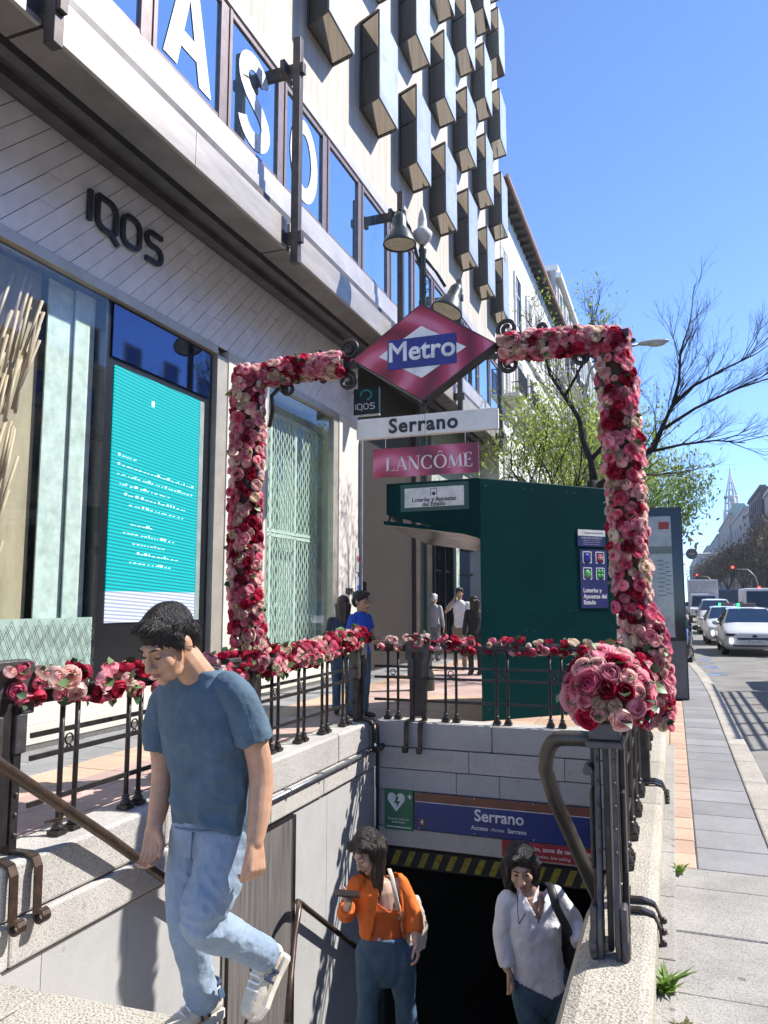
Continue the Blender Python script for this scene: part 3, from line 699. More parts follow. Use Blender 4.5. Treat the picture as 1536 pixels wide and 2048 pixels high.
facade_house('white_house', 'white rendered house with iron balconies and a dark overhanging eave', -5.95, 28.4, 46.0, 18.0, M_WHITE, [1.0, 5.3, 9.6, 13.4, 16.0][:4], 6, 1, 1.15, 2.35, shutter=mat('shutter_grey', (.52, .53, .52), .6), balc=(1, 2), eave=.5, surround=M_WHITE2, roofm=M_ROOFW)
facade_house('tall_house', 'tall grey topped apartment block with rusty side wall beyond the white house', -5.95, 46.1, 74, 21.8, mat('beige_render', (.42, .385, .35), .8, var=.1, scale=.8), [4.5, 8.2, 11.9, 15.6, 18.6], 9, 1, 1.2, 2.2, shutter=mat('shutter_grey', (.5, .5, .5)), balc=(0, 1, 2, 3), surround=M_WHITE2)
MB().box((-14, 46.0, 18.3), (-6.3, 46.08, 21.7)).build('party_wall', mat('rust_wall', (.30, .22, .19), .85, var=.2, scale=.6), bpy.data.objects['tall_house'], loc=-bpy.data.objects['tall_house'].location)
for k, (y0, y1, h, c) in enumerate(((74.2, 100, 22.5, (.60, .56, .50)), (100.2, 135, 20.5, (.50, .40, .33)), (135.2, 190, 21.5, (.58, .55, .50)), (190.2, 300, 20, (.5, .46, .42)))):
    facade_house('row_house', ['pale apartment block past the rust coloured party wall', 'brownish apartment block down the tree lined side', 'light stone apartment block far down the tree side', 'long grey brown block at the far end of the tree side'][k], -5.95, y0, y1, h, mat('row%d' % k, c, .8, var=.1, scale=.8), [4.5, 8.2, 11.9, 15.6], max(6, int((y1 - y0) / 4)), 1, 1.3, 2.2, surround=M_WHITE2, near=False)
# far side of the street
far = [(-60, -20, 19, 21, (.44, .36, .27), 'ochre apartment block across the street behind the viewer'), (-20, 18, 20, 17, (.74, .60, .44), 'tan apartment block right across the street from the shop'),
       (18, 60, 20, 16, (.66, .58, .48), 'grey brown apartment block across the street past the tan one'), (60, 118, 20, 19, (.45, .42, .38), 'plain grey block across the street before the pale corner one'),
       (118, 166, 17.5, 22, (.60, .53, .44), 'pale sandstone corner block with a deep cornice above the far trees'), (166, 192, 17, 24.0, (.10, .10, .11), 'block painted dark for its shaded side beside the pale corner block'),  # second block carries the shade on its face in its near-black colour
       (192, 215, 17.5, 22.5, (.46, .42, .38), 'narrow stone block with stepped top beside the dark block'), (215, 262, 18, 25.5, (.48, .44, .40), 'stone block with a flat dark roof line below the church spire'),
       (262, 320, 17.5, 28.5, (.44, .40, .36), 'block with a green copper mansard far down the street'), (320, 415, 17, 27.0, (.52, .48, .46), 'off white block with arched tops far down the street'),
       (415, 560, 17, 29, (.55, .45, .40), 'pinkish block near the end of the street'), (560, 800, 16, 34, (.5, .47, .44), 'last grey block closing the view down the street')]
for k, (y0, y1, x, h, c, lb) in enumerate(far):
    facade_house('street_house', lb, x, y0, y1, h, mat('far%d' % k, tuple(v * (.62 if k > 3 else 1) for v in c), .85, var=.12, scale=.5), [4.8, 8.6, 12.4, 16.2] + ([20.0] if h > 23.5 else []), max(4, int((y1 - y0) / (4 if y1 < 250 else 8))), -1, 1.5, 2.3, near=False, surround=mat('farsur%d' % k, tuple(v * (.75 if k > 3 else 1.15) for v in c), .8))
cop = MB(); cop.prism([(17.3, 262, 28.5), (24, 262, 28.5), (22, 262, 32), (19, 262, 32)], (0, 40, 0)); cop.build('mansard', mat('copper_green', (.20, .33, .30), .7, var=.15), [o for o in bpy.data.objects if o.name.startswith('street_house') and abs(o.location.y - 291) < 1][0], loc=(-17.5, -291, 0))
# ------------------------------------------------------------------ iron railings round the opening
ZB, ZT = .148, 1.02
def baluster_mesh():
    b = MB(); b.cyl((0, 0, .06), (0, 0, .83), .0165, seg=10); b.cyl((0, 0, .79), (0, 0, .87), .027, seg=10)
    b.prism([(-.042, -.042, 0), (.042, -.042, 0), (.042, .042, 0), (-.042, .042, 0)], (0, 0, .028)); b.lathe([(.040, .028), (.036, .05), (.022, .066), (.028, .08), (.0165, .10)], seg=10)
    return b.mesh('baluster', M_IRON)
BALM = baluster_mesh()
def ring_mesh():
    b = MB(); b.tube([(.032 * math.cos(R(a)), 0, .032 * math.sin(R(a))) for a in range(0, 361, 24)], .006, 6)
    b.tube([(.02 * math.cos(R(a)) , 0, -.055 + .02 * math.sin(R(a))) for a in range(0, 361, 40)], .006, 6)
    return b.mesh('ring_ornament', M_IRON)
RINGM = ring_mesh()
def railing(p, q, label, n, z0=ZB, gap=.13):
    p = Vector((*p, z0)); q = Vector((*q, z0)); d = q - p; L = d.length; ang = math.atan2(d.y, d.x)
    t = thing('iron_railing', label, 'railing', p, ang, 'iron railings round the stairwell')
    for z, w, h in ((.62, .016, .03), (.49, .016, .03), (.225, .016, .03)):
        MB().box((0, -w / 2, z - h / 2), (L, w / 2, z + h / 2)).build('rail', M_IRON, t)
    MB().box((0, -.035, ZT - z0 - .035), (L, .035, ZT - z0 + .01)).box((0, -.02, ZT - z0 - .07), (L, .02, ZT - z0 - .035)).build('top_rail', M_IRON, t, .006)
    for k in range(n):
        x = L * (k + .5) / n
        for s in (-1, 1): link('baluster', BALM, t, (x + s * gap / 2, 0, 0))
        link('ring_ornament', RINGM, t, (x, 0, .555))
        MB().box((x - .1, -.045, ZT - z0 + .01), (x + .1, .045, ZT - z0 + .05)).build('rail_clamp', M_IRONG, t, .008)
    return t
railing((-3.56, 3.62), (-3.56, 6.12), 'iron railing behind the man in the blue tee shirt', 4)
railing((-3.56, 6.32), (-3.56, 8.55), 'iron railing between the rose arch post and the far corner post', 4)
railing((-3.46, 8.95), (-2.98, 8.95), 'short iron railing at the far corner beside the boy in blue', 1)
railing((-2.80, 8.95), (-.36, 8.95), 'iron railing across the head of the stairs before the green kiosk', 4)
railing((-.29, 3.72), (-.29, 6.42), 'iron railing along the kerb side under the bouquet', 5)
railing((-.29, 6.66), (-.29, 8.85), 'iron railing along the kerb side beyond the rose arch post', 4)
def newel(x, y, rz, label, h=1.05, strap=1, big=1.):
    """double flat-iron post with head plate, collars, rivets and straps hugging the coping (local x = outward over the coping face)"""
    t = thing('iron_newel', label, 'railing post', (x, y, .147), rz, 'iron posts of the stair railing')
    for s in (-1, 1):
        MB().box((-.035, s * .075 - .028, 0), (.035, s * .075 + .028, h - .1)).build('upright', M_IRON, t, .006)
        MB().box((-.048, s * .085 - .042, h * .52), (.048, s * .085 + .042, h * .74)).build('collar', M_IRONG, t, .012)
        b = MB()
        pth = [(.0, .012), (.14, .016), (.19, .0), (.215, -.05), (.22, -.30)]
        pth += [(.22 + .035 - .035 * math.cos(R(a)), -.30 - .035 * math.sin(R(a))) for a in range(30, 271, 40)]
        for (a0, c0), (a1, c1) in zip(pth, pth[1:]): b.bar((a0, s * .085, c0), (a1, s * .085, c1), .055, .012, (0, 0, 1) if abs(c1 - c0) < abs(a1 - a0) else (1, 0, 0))
        if strap: b.build('strap', M_RUST if big > 1 else M_IRON, t)
        for k in range(4): MB().ball((.038, s * .075, .10 + k * .11), .012, 8, 5).build('rivet', M_IRONG, t)
    MB().box((-.02, -.05, .05), (.02, .05, h - .1)).build('web', M_IRON, t)
    poly = [(-.15, h - .28), (-.15, h - .02), (-.11, h + .03), (.11, h + .03), (.15, h - .02), (.15, h - .28), (.07, h - .28), (.07, h - .18), (-.07, h - .18), (-.07, h - .28)]
    MB().prism([(-.05, a * big, c) for a, c in poly], (.10, 0, 0)).build('head_plate', M_IRONG, t, .008)
    return t
newel(-3.56, 3.42, 0, 'big iron newel with strap feet at the near end of the shop side', 1.04, 1, 1.12)
nw = thing('iron_newel', 'big iron newel with curved flanges under the rose bouquet', 'railing post', (-.29, 3.46, .147), 0, 'iron posts of the stair railing')
MB().box((-.012, -.05, .0), (.012, .12, .80)).build('web', M_IRON, nw, .003)
for s in (-1, 1):
    prof = [(-.09, -.05), (-.135, -.01), (-.15, .06), (-.14, .16), (-.10, .27), (-.075, .42), (-.06, .62), (-.055, .80), (-.015, .80), (-.015, .45), (-.03, .28), (-.04, .02), (-.06, -.04)]
    MB().prism([(s * .034 - .011, a, c) for a, c in prof], (.022, 0, 0)).build('flange', M_IRONG, nw, .007)
    MB().box((s * .062 - .010, -.03, .30), (s * .062 + .010, .05, .62)).build('cheek_plate', M_IRON, nw, .012)
    MB().box((s * .058 - .012, .03, .02), (s * .058 + .012, .09, .80)).build('upright', M_IRON, nw, .006)
    for k in range(6): MB().ball((s * .034, -.066 - .004 * (5 - k), .30 + .09 * k), (.009, .007, .009), 8, 5).build('rivet', M_IRONG, nw)
    MB().lathe([(.0, -.016), (.044, -.016), (.052, -.008), (.052, .008), (.044, .016), (0, .016)], seg=20, M=Matrix.Translation((s * .062, -.10, .045)) @ Matrix.Rotation(R(90), 4, 'Y')).build('roller', M_IRONG, nw)
    MB().box((s * .058 - .014, -.145, -.01), (s * .058 + .014, -.055, .20)).build('pad', M_IRONG, nw, .013)
MB().box((-.075, -.09, .80), (.075, .11, .83)).box((-.062, -.075, .83), (.062, .10, .905)).build('head_cap', M_IRONG, nw, .008)
MB().cyl((-.075, -.05, .70), (-.075, .06, .70), .02).build('bolt', M_IRONG, nw)
newel(-2.89, 8.93, R(-90), 'double iron post in the middle of the head railing', .98, 1)
newel(-3.56, 8.68, 0, 'iron corner post where the shop side railing meets the head railing', .94, 1)
for yy in (3.85, 3.98, 6.45, 6.60, 6.53):
    b = MB(); pth = [(-.29, .16), (-.19, .165), (-.14, .15), (-.112, .09), (-.108, -.02)] + [(-.108 + .02 - .02 * math.cos(R(a)), -.02 - .022 * math.sin(R(a))) for a in range(30, 290, 45)]
    for (a0, c0), (a1, c1) in zip(pth, pth[1:]): b.bar((a0, 0, c0), (a1, 0, c1), .04, .012, (0, 0, 1) if abs(c1 - c0) < abs(a1 - a0) else (1, 0, 0))
    for k in range(3): b.ball((-.10, 0, .08 - k * .05), .016, 8, 5)
    b.build('strap', M_IRON, nw, mtx=nw.matrix_basis.inverted() @ Matrix.Translation((0, yy, 0)))

# ------------------------------------------------------------------ the rose arch
arch = thing('entrance_arch', 'iron entrance arch with scrolls carrying the red diamond sign', 'arch', (-1.98, 6.48, .147)); AO = -Vector((-1.98, 6.48, .147))
AY = 6.36
def ap(b, name, m, bevel=0.): return b.build(name, m, arch, bevel, loc=AO)
for x, y in ((-3.64, 6.22), (-.33, 6.54)):
    b = MB()
    for s in (-1, 1): b.box((x + s * .05 - .014, y - .035, .147), (x + s * .05 + .014, y + .035, 3.78))
    b.box((x - .012, y - .03, .147), (x + .012, y + .03, 3.74)); ap(b, 'post', M_IRON, .004)
    ap(MB().box((x - .11, y - .07, .15), (x + .11, y + .07, .98)), 'post_base', M_IRON, .012)
    for s in (-1, 1):   # swelling strap either side of the post
        ap(MB().tube([(x + s * .09, y - .05, .3), (x + s * .10, y - .06, .6), (x + s * .115, y - .07, .85), (x + s * .09, y - .07, 1.05), (x + s * .03, y - .06, 1.25)], .018, 8), 'curved_strap', M_IRONG)
for x0, x1 in ((-3.76, -2.62), (-1.34, -.25)): ap(MB().box((x0, AY - .03, 3.68), (x1, AY + .03, 3.75)), 'cross_bar', M_IRON, .005)
def scroll(cx, cz, r, turns, a0, sgn, tail):
    pts = []
    n = int(turns * 14)
    for i in range(n + 1):
        t = i / n; a = R(a0) + sgn * 2 * math.pi * turns * (1 - t); rr = r * (.22 + .78 * t)
        pts.append((cx + rr * math.cos(a), AY, cz + rr * math.sin(a)))
    pts += tail
    return MB().tube(pts, .020, 8)
for sg, xc in ((-1, -2.62), (1, -1.34)):
    X = lambda d: xc + sg * d
    ap(scroll(X(.10), 3.88, .095, 1.6, -90 , -sg, [(X(.22), AY, 3.80), (X(.34), AY, 3.77), (X(.42), AY, 3.80)]), 'scroll', M_IRON)
    ap(scroll(X(.40), 3.85, .045, 1.3, -90, -sg, [(X(.5), AY, 3.78)]), 'scroll', M_IRON)
    ap(scroll(X(.11), 3.57, .09, 1.6, 90, sg, [(X(.26), AY, 3.64), (X(.40), AY, 3.67)]), 'scroll', M_IRON)
    ap(scroll(X(.36), 3.61, .035, 1.2, 90, sg, [(X(.45), AY, 3.66)]), 'scroll', M_IRON)
for sg, xc in ((1, -3.56), (-1, -.42)):
    X = lambda d: xc + sg * d
    ap(scroll(X(.22), 3.56, .075, 1.4, 100, sg, [(X(.15), AY, 3.60), (X(.04), AY, 3.50), (X(.06), AY, 3.38), (X(.02), AY, 3.2)]), 'scroll', M_IRON)
# diamond sign
M_ROSEPIC = bpy.data.materials.new('rose_print'); M_ROSEPIC.use_nodes = True
n = M_ROSEPIC.node_tree.nodes; l = M_ROSEPIC.node_tree.links; bs = n['Principled BSDF']; bs.inputs['Roughness'].default_value = .3
tc = n.new('ShaderNodeTexCoord'); mp = n.new('ShaderNodeMapping'); mp.inputs['Location'].default_value = (.33, 0, .2); wv = n.new('ShaderNodeTexWave'); wv.wave_type = 'RINGS'; wv.rings_direction = 'SPHERICAL'
wv.inputs['Scale'].default_value = .8; wv.inputs['Distortion'].default_value = 4.5; wv.inputs['Detail'].default_value = 1.5; wv.inputs['Detail Scale'].default_value = 1.1
rp = n.new('ShaderNodeValToRGB'); e = rp.color_ramp.elements; e[0].position = 0; e[0].color = (.17, .004, .02, 1); e[1].position = 1; e[1].color = (.62, .17, .27, 1)
for ps, cl in ((.35, (.33, .015, .045, 1)), (.75, (.46, .045, .10, 1))): x = e.new(ps); x.color = cl
l.new(tc.outputs['Object'], mp.inputs[0]); l.new(mp.outputs[0], wv.inputs['Vector']); l.new(wv.outputs['Fac'], rp.inputs[0]); l.new(rp.outputs[0], bs.inputs['Base Color'])
dia = thing('metro_sign', 'red diamond metro sign with a blue bar hung in the arch', 'sign', (-1.975, 6.24, 3.72))
a, bb = .645, .43
def rh(a, b, y): return [(-a, y, 0), (0, y, -b), (a, y, 0), (0, y, b)]
MB().prism(rh(a + .02, bb + .014, .0), (0, .15, 0)).build('sign_case', M_IRON, dia)
MB().prism(rh(a, bb, -.004), (0, .004, 0)).build('rose_print', M_ROSEPIC, dia)
MB().prism(rh(.40, .235, -.008), (0, .004, 0)).build('white_diamond', M_LETW, dia)
MB().box((-.315, -.012, -.135), (.315, -.008, .135)).build('blue_bar', mat('metro_blue', (.018, .028, .24), .35), dia)
text('metro_text', 'Metro', .246, M_LETW, dia, frame((0, -.013, .012), (1, 0, 0), (0, 0, 1)), bold=.006, ext=.001, sx=1.0)
MB().cyl((0, .08, -.42), (0, .08, -.56), .018).build('hanger', M_IRON, dia)
ser = thing('station_name_sign', 'long white enamel name sign hanging below the red diamond', 'sign', (-1.955, 6.26, 3.08), R(-1))
MB().box((-.64, 0, -.092), (.64, .06, .092)).build('sign_board', mat('enamel', (.78, .77, .72), .35, var=.06, scale=4), ser, .008)
for x in (-.64, 0, .64): MB().box((x - .004, -.002, -.09), (x + .004, 0, .09)).build('seam', M_TRIM, ser)
text('name_text', 'Serrano', .178, mat('text_black', (.015, .015, .02), .4), ser, frame((-.02, -.004, .0), (1, 0, 0), (0, 0, 1)), bold=.005, ext=.001, space=1.12)
MB().cyl((0, .03, .09), (0, .03, .25), .015).build('hanger', M_IRON, ser)
lan = thing('brand_banner', 'pink rose printed banner on strings under the white name sign', 'sign', (-1.955, 6.24, 2.755), R(0))
MB().box((-.475, 0, -.128), (.475, .018, .128)).build('banner_board', M_ROSEPIC, lan)
for x in (-.36, .36): MB().cyl((x, .01, .128), (x, .01, .235), .003, seg=6).build('string', M_LETW, lan)
# thin-and-thick serif capitals
def serif(ch):
    T, t = .17, .05; o = []
    st = lambda x0, y0, x1, y1, w: o.append(ribbon([(x0, y0), (x1, y1)], w, .002))
    sf = lambda x, y, w=.3: o.append(ribbon([(x - w / 2, y), (x + w / 2, y)], .04, .002))
    if ch == 'L': st(.15, 0, .15, 1, T); sf(.15, .98); sf(.2, .02, .4); st(.1, .02, .62, .02, t); st(.61, 0, .64, .2, t); w = .72
    if ch == 'A': st(.08, 0, .42, 1, t); st(.40, 1, .76, 0, T); st(.22, .36, .60, .36, t); sf(.07, .02, .26); sf(.76, .02, .32); w = .86
    if ch == 'N': st(.1, 0, .1, 1, t); st(.08, 1, .74, 0, T); st(.76, 0, .76, 1, t); sf(.1, .02, .28); sf(.08, .98, .3); sf(.76, .98, .28); w = .92
    if ch in 'CO':
        a0, a1 = (48, 312) if ch == 'C' else (0, 360)
        for i in range(18):
            p, q = a0 + (a1 - a0) * i / 18, a0 + (a1 - a0) * (i + 1) / 18; m_ = R((p + q) / 2)
            o.append(ribbon([(.46 + .40 * math.cos(R(p)), .5 + .47 * math.sin(R(p))), (.46 + .40 * math.cos(R(q)), .5 + .47 * math.sin(R(q)))], t + (T - t) * abs(math.cos(m_)) ** 1.5, .002))
        if ch == 'C': st(.73, .72, .75, .97, t); st(.73, .28, .75, .08, t)
        w = .96 if ch == 'O' else .88
    if ch == 'M': st(.08, 0, .16, 1, t); st(.16, 1, .50, .02, T); st(.50, .02, .84, 1, t); st(.84, 1, .92, 0, T); sf(.08, .02, .26); sf(.92, .02, .32); sf(.13, .98, .22); sf(.86, .98, .22); w = 1.06
    if ch == 'E': st(.14, 0, .14, 1, T); st(.1, .02, .58, .02, t); st(.1, .98, .56, .98, t); st(.1, .52, .48, .52, t); st(.57, 0, .6, .2, t); st(.55, 1, .57, .82, t); st(.48, .42, .48, .62, t); sf(.1, .98, .26); sf(.1, .02, .26); w = .68
    return o, w
x = -.355; s = .122
for ch in 'LANCOME':
    o, w = serif(ch); b = MB()
    for q in o: b.add([(p[0] * s, p[1] * s, p[2]) for p in q.v], q.f)
    if ch == 'O':
        for p0, p1 in (((.30, 1.10), (.46, 1.26)), ((.46, 1.26), (.62, 1.10))):
            q = ribbon([p0, p1], .06, .002); b.add([(p[0] * s, p[1] * s, p[2]) for p in q.v], q.f)
    b.build('banner_letter', mat('letter_pink', (.80, .70, .70), .5), lan, mtx=frame((x, -.001, -.075), (1, 0, 0), (0, 0, 1))); x += w * s + .007

# ------------------------------------------------------------------ roses
def petal_mat(name, c0, c1, c2):
    """petal colour runs from a deep heart to the outer petals; thin petals let some light through"""
    m = bpy.data.materials.new(name); m.use_nodes = True; n = m.node_tree.nodes; l = m.node_tree.links; b = n['Principled BSDF']
    b.inputs['Roughness'].default_value = .55; b.inputs['Specular IOR Level'].default_value = .25
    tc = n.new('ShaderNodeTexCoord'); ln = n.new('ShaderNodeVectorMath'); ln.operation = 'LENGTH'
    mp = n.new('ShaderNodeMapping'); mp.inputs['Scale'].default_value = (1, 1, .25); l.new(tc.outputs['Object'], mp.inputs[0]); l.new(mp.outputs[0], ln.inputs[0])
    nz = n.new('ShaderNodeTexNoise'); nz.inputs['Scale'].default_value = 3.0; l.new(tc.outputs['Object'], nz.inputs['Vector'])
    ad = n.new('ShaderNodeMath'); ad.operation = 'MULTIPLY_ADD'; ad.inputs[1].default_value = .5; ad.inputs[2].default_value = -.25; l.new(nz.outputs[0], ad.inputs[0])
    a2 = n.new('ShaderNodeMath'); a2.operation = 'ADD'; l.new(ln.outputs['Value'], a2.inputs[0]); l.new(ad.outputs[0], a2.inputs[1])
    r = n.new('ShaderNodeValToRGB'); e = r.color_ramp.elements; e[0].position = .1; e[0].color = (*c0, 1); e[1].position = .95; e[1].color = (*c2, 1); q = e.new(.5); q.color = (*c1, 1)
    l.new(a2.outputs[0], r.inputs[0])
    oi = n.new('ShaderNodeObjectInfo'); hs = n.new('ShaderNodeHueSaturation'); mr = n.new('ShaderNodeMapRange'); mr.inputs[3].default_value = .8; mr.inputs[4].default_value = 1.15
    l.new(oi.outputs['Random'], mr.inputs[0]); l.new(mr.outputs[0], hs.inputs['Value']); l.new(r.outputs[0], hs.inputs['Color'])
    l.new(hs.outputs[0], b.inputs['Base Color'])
    tr = n.new('ShaderNodeBsdfTranslucent'); l.new(hs.outputs[0], tr.inputs[0]); mx = n.new('ShaderNodeMixShader'); mx.inputs[0].default_value = .36
    l.new(b.outputs[0], mx.inputs[1]); l.new(tr.outputs[0], mx.inputs[2]); l.new(mx.outputs[0], n['Material Output'].inputs[0])
    return m
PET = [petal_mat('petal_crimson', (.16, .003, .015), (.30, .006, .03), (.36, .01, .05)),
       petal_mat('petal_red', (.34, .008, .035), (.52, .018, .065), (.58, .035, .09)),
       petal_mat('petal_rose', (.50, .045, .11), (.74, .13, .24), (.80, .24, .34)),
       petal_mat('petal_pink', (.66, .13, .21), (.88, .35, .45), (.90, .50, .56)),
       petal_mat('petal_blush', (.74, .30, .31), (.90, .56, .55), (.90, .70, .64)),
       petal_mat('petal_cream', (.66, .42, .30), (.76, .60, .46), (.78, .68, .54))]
def rose_mesh(seed, full, m):
    """cupped rose of overlapping petals, unit radius, heart toward +Z"""
    g = random.Random(seed); b = MB()
    rings = [(2, .20, 8), (3, .40, 20), (4, .60, 33), (5, .80, 46), (5, 1.0 * full, 62)]
    for ri, (cnt, S, top) in enumerate(rings):
        off = g.uniform(0, 6.28)
        for k in range(cnt):
            a0 = off + 2 * math.pi * k / cnt + g.uniform(-.2, .2); half = math.pi / cnt * 1.3; sc_ = S * g.uniform(.94, 1.07); tp = top + g.uniform(-7, 7); nu, nv = 4, 3; vs_ = []
            for j in range(nv + 1):
                v = j / nv
                for i in range(nu + 1):
                    u = -1 + 2 * i / nu; th = R(150 + (tp + 16 * u * u * v - 150) * v ** .8); q = sc_ * (1 + (.10 if j == nv and ri > 1 else 0) + .05 * u * u * (1 if k % 2 else -1))
                    aa = a0 + half * u * (.6 + .4 * math.sin(v * 2.4)); rr = q * math.sin(th)
                    vs_.append((rr * math.cos(aa), rr * math.sin(aa), q * math.cos(th) * .78 + .16 * (1 - S) + .1))
            fs = [(j * (nu + 1) + i, j * (nu + 1) + i + 1, (j + 1) * (nu + 1) + i + 1, (j + 1) * (nu + 1) + i) for j in range(nv) for i in range(nu)]
            b.add(vs_, fs, 0, True)
    me = bpy.data.meshes.new('rose'); me.from_pydata(b.v, [], b.f); me.polygons.foreach_set('use_smooth', b.sm); me.materials.append(m); return me
ROSES = [[rose_mesh(i * 10 + j, (1.0, 1.12, .9)[j], m) for j in range(3)] for i, m in enumerate(PET)]
M_LEAF = [mat('leaf_dark', (.035, .085, .03), .45, var=.25, scale=12), mat('leaf_light', (.13, .22, .07), .5, var=.25, scale=12)]
def leaf_mesh(m):
    v = [(0, 0, 0), (.28, -.38, .08), (.30, .38, .08), (.62, -.42, .10), (.64, .42, .1), (1.0, 0, -.08), (.33, 0, 0), (.66, 0, .0)]
    me = bpy.data.meshes.new('leaf'); me.from_pydata(v, [], [(0, 1, 6), (0, 6, 2), (1, 3, 7, 6), (6, 7, 4, 2), (3, 5, 7), (7, 5, 4)]); me.materials.append(m)
    for p in me.polygons: p.use_smooth = True
    return me
LEAVES = [leaf_mesh(m) for m in M_LEAF]
M_CORE = mat('stem_core', (.09, .03, .03), .8, var=.4, scale=20, col2=(.03, .05, .02))
def polyline(path, t):
    L = [(Vector(b) - Vector(a)).length for a, b in zip(path, path[1:])]; s = t * sum(L)
    for (a, b), l_ in zip(zip(path, path[1:]), L):
        if s <= l_: return Vector(a).lerp(Vector(b), s / l_), (Vector(b) - Vector(a)).normalized()
        s -= l_
    return Vector(path[-1]), (Vector(path[-1]) - Vector(path[-2])).normalized()
def garland(label, path, rad, n, size, weights, seed, leaves=.12, front=None, core=True, spread=(-180, 180)):
    """roses packed by rejection over a tube round the path; front biases them to one side"""
    g = random.Random(seed); o = Vector(path[0]); t = thing('rose_garland', label, 'flower garland', o)
    if core: MB().tube([Vector(p) - o for p in path], [max(.02, (rad(i / (len(path) - 1)) if callable(rad) else rad) * .55) for i in range(len(path))], 8).build('stem_core', M_CORE, t)
    pts = []; tries = 0
    while len(pts) < n and tries < n * 60:
        tries += 1; s = g.random(); c, d = polyline(path, s); sz = g.uniform(*size) * (1.0 if g.random() > .22 else .68)
        ref = Vector((0, 0, 1)) if abs(d.z) < .8 else Vector((0, -1, 0))
        e1 = (ref - d * ref.dot(d)).normalized(); e2 = d.cross(e1); a = R(g.uniform(*spread))
        nn = e1 * math.cos(a) + e2 * math.sin(a); r = (rad(s) if callable(rad) else rad) * g.uniform(.8, 1.05)
        p = c + nn * r
        if any((p - q).length < (sz + s2) * .64 for q, s2 in pts): continue
        pts.append((p, sz)); ci = g.choices(range(6), weights)[0]
        dr = (nn + Vector((g.uniform(-.45, .45), g.uniform(-.5, .2), g.uniform(-.3, .5)))).normalized()
        Mx = Matrix.Translation(p - o) @ dr.to_track_quat('Z', 'Y').to_matrix().to_4x4() @ Matrix.Rotation(g.uniform(0, 6.28), 4, 'Z') @ Matrix.Diagonal((sz, sz, sz * g.uniform(.8, 1.05), 1))
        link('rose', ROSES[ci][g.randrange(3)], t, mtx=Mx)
        if g.random() < leaves:
            for _ in range(g.choice((1, 2, 2))):
                dl = (nn + Vector((g.uniform(-1, 1), g.uniform(-1, 1), g.uniform(-1, .6)))).normalized(); ls = sz * g.uniform(.9, 1.5)
                link('leaf', LEAVES[g.randrange(2)], t, mtx=Matrix.Translation(p - o + nn * sz * .2) @ dl.to_track_quat('X', 'Z').to_matrix().to_4x4() @ Matrix.Rotation(g.uniform(-1, 1), 4, 'X') @ Matrix.Diagonal((ls, ls, ls, 1)))
    return t
W0 = (3, 2, 4, 7, 6, 3)
SZ = (.040, .058)
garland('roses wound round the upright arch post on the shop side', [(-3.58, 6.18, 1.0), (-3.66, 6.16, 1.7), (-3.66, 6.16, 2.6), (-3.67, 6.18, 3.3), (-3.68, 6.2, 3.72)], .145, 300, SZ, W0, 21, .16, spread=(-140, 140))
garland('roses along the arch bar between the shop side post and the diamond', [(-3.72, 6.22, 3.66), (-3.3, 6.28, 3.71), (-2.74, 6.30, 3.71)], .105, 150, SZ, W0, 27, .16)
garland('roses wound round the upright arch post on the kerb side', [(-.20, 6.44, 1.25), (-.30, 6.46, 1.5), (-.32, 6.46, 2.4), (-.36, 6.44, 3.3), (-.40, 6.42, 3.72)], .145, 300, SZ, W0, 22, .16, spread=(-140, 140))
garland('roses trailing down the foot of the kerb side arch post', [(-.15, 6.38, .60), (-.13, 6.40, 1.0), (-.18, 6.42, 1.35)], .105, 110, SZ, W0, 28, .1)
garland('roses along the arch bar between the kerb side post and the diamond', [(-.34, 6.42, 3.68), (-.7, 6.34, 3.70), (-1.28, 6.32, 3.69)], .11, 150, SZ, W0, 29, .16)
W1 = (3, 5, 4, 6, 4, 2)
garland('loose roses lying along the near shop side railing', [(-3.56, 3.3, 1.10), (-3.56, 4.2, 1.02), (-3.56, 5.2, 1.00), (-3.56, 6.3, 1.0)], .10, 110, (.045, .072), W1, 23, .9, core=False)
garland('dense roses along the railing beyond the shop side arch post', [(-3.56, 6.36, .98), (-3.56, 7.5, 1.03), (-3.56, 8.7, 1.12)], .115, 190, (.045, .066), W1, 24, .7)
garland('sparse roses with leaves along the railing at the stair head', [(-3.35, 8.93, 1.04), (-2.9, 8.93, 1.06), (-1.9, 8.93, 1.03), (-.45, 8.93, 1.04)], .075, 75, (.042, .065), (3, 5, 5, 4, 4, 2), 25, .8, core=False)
garland('roses along the kerb side railing behind the bouquet', [(-.29, 4.2, 1.0), (-.27, 5.4, 1.02), (-.28, 6.3, 1.05)], .10, 60, (.05, .08), W0, 26, .3)
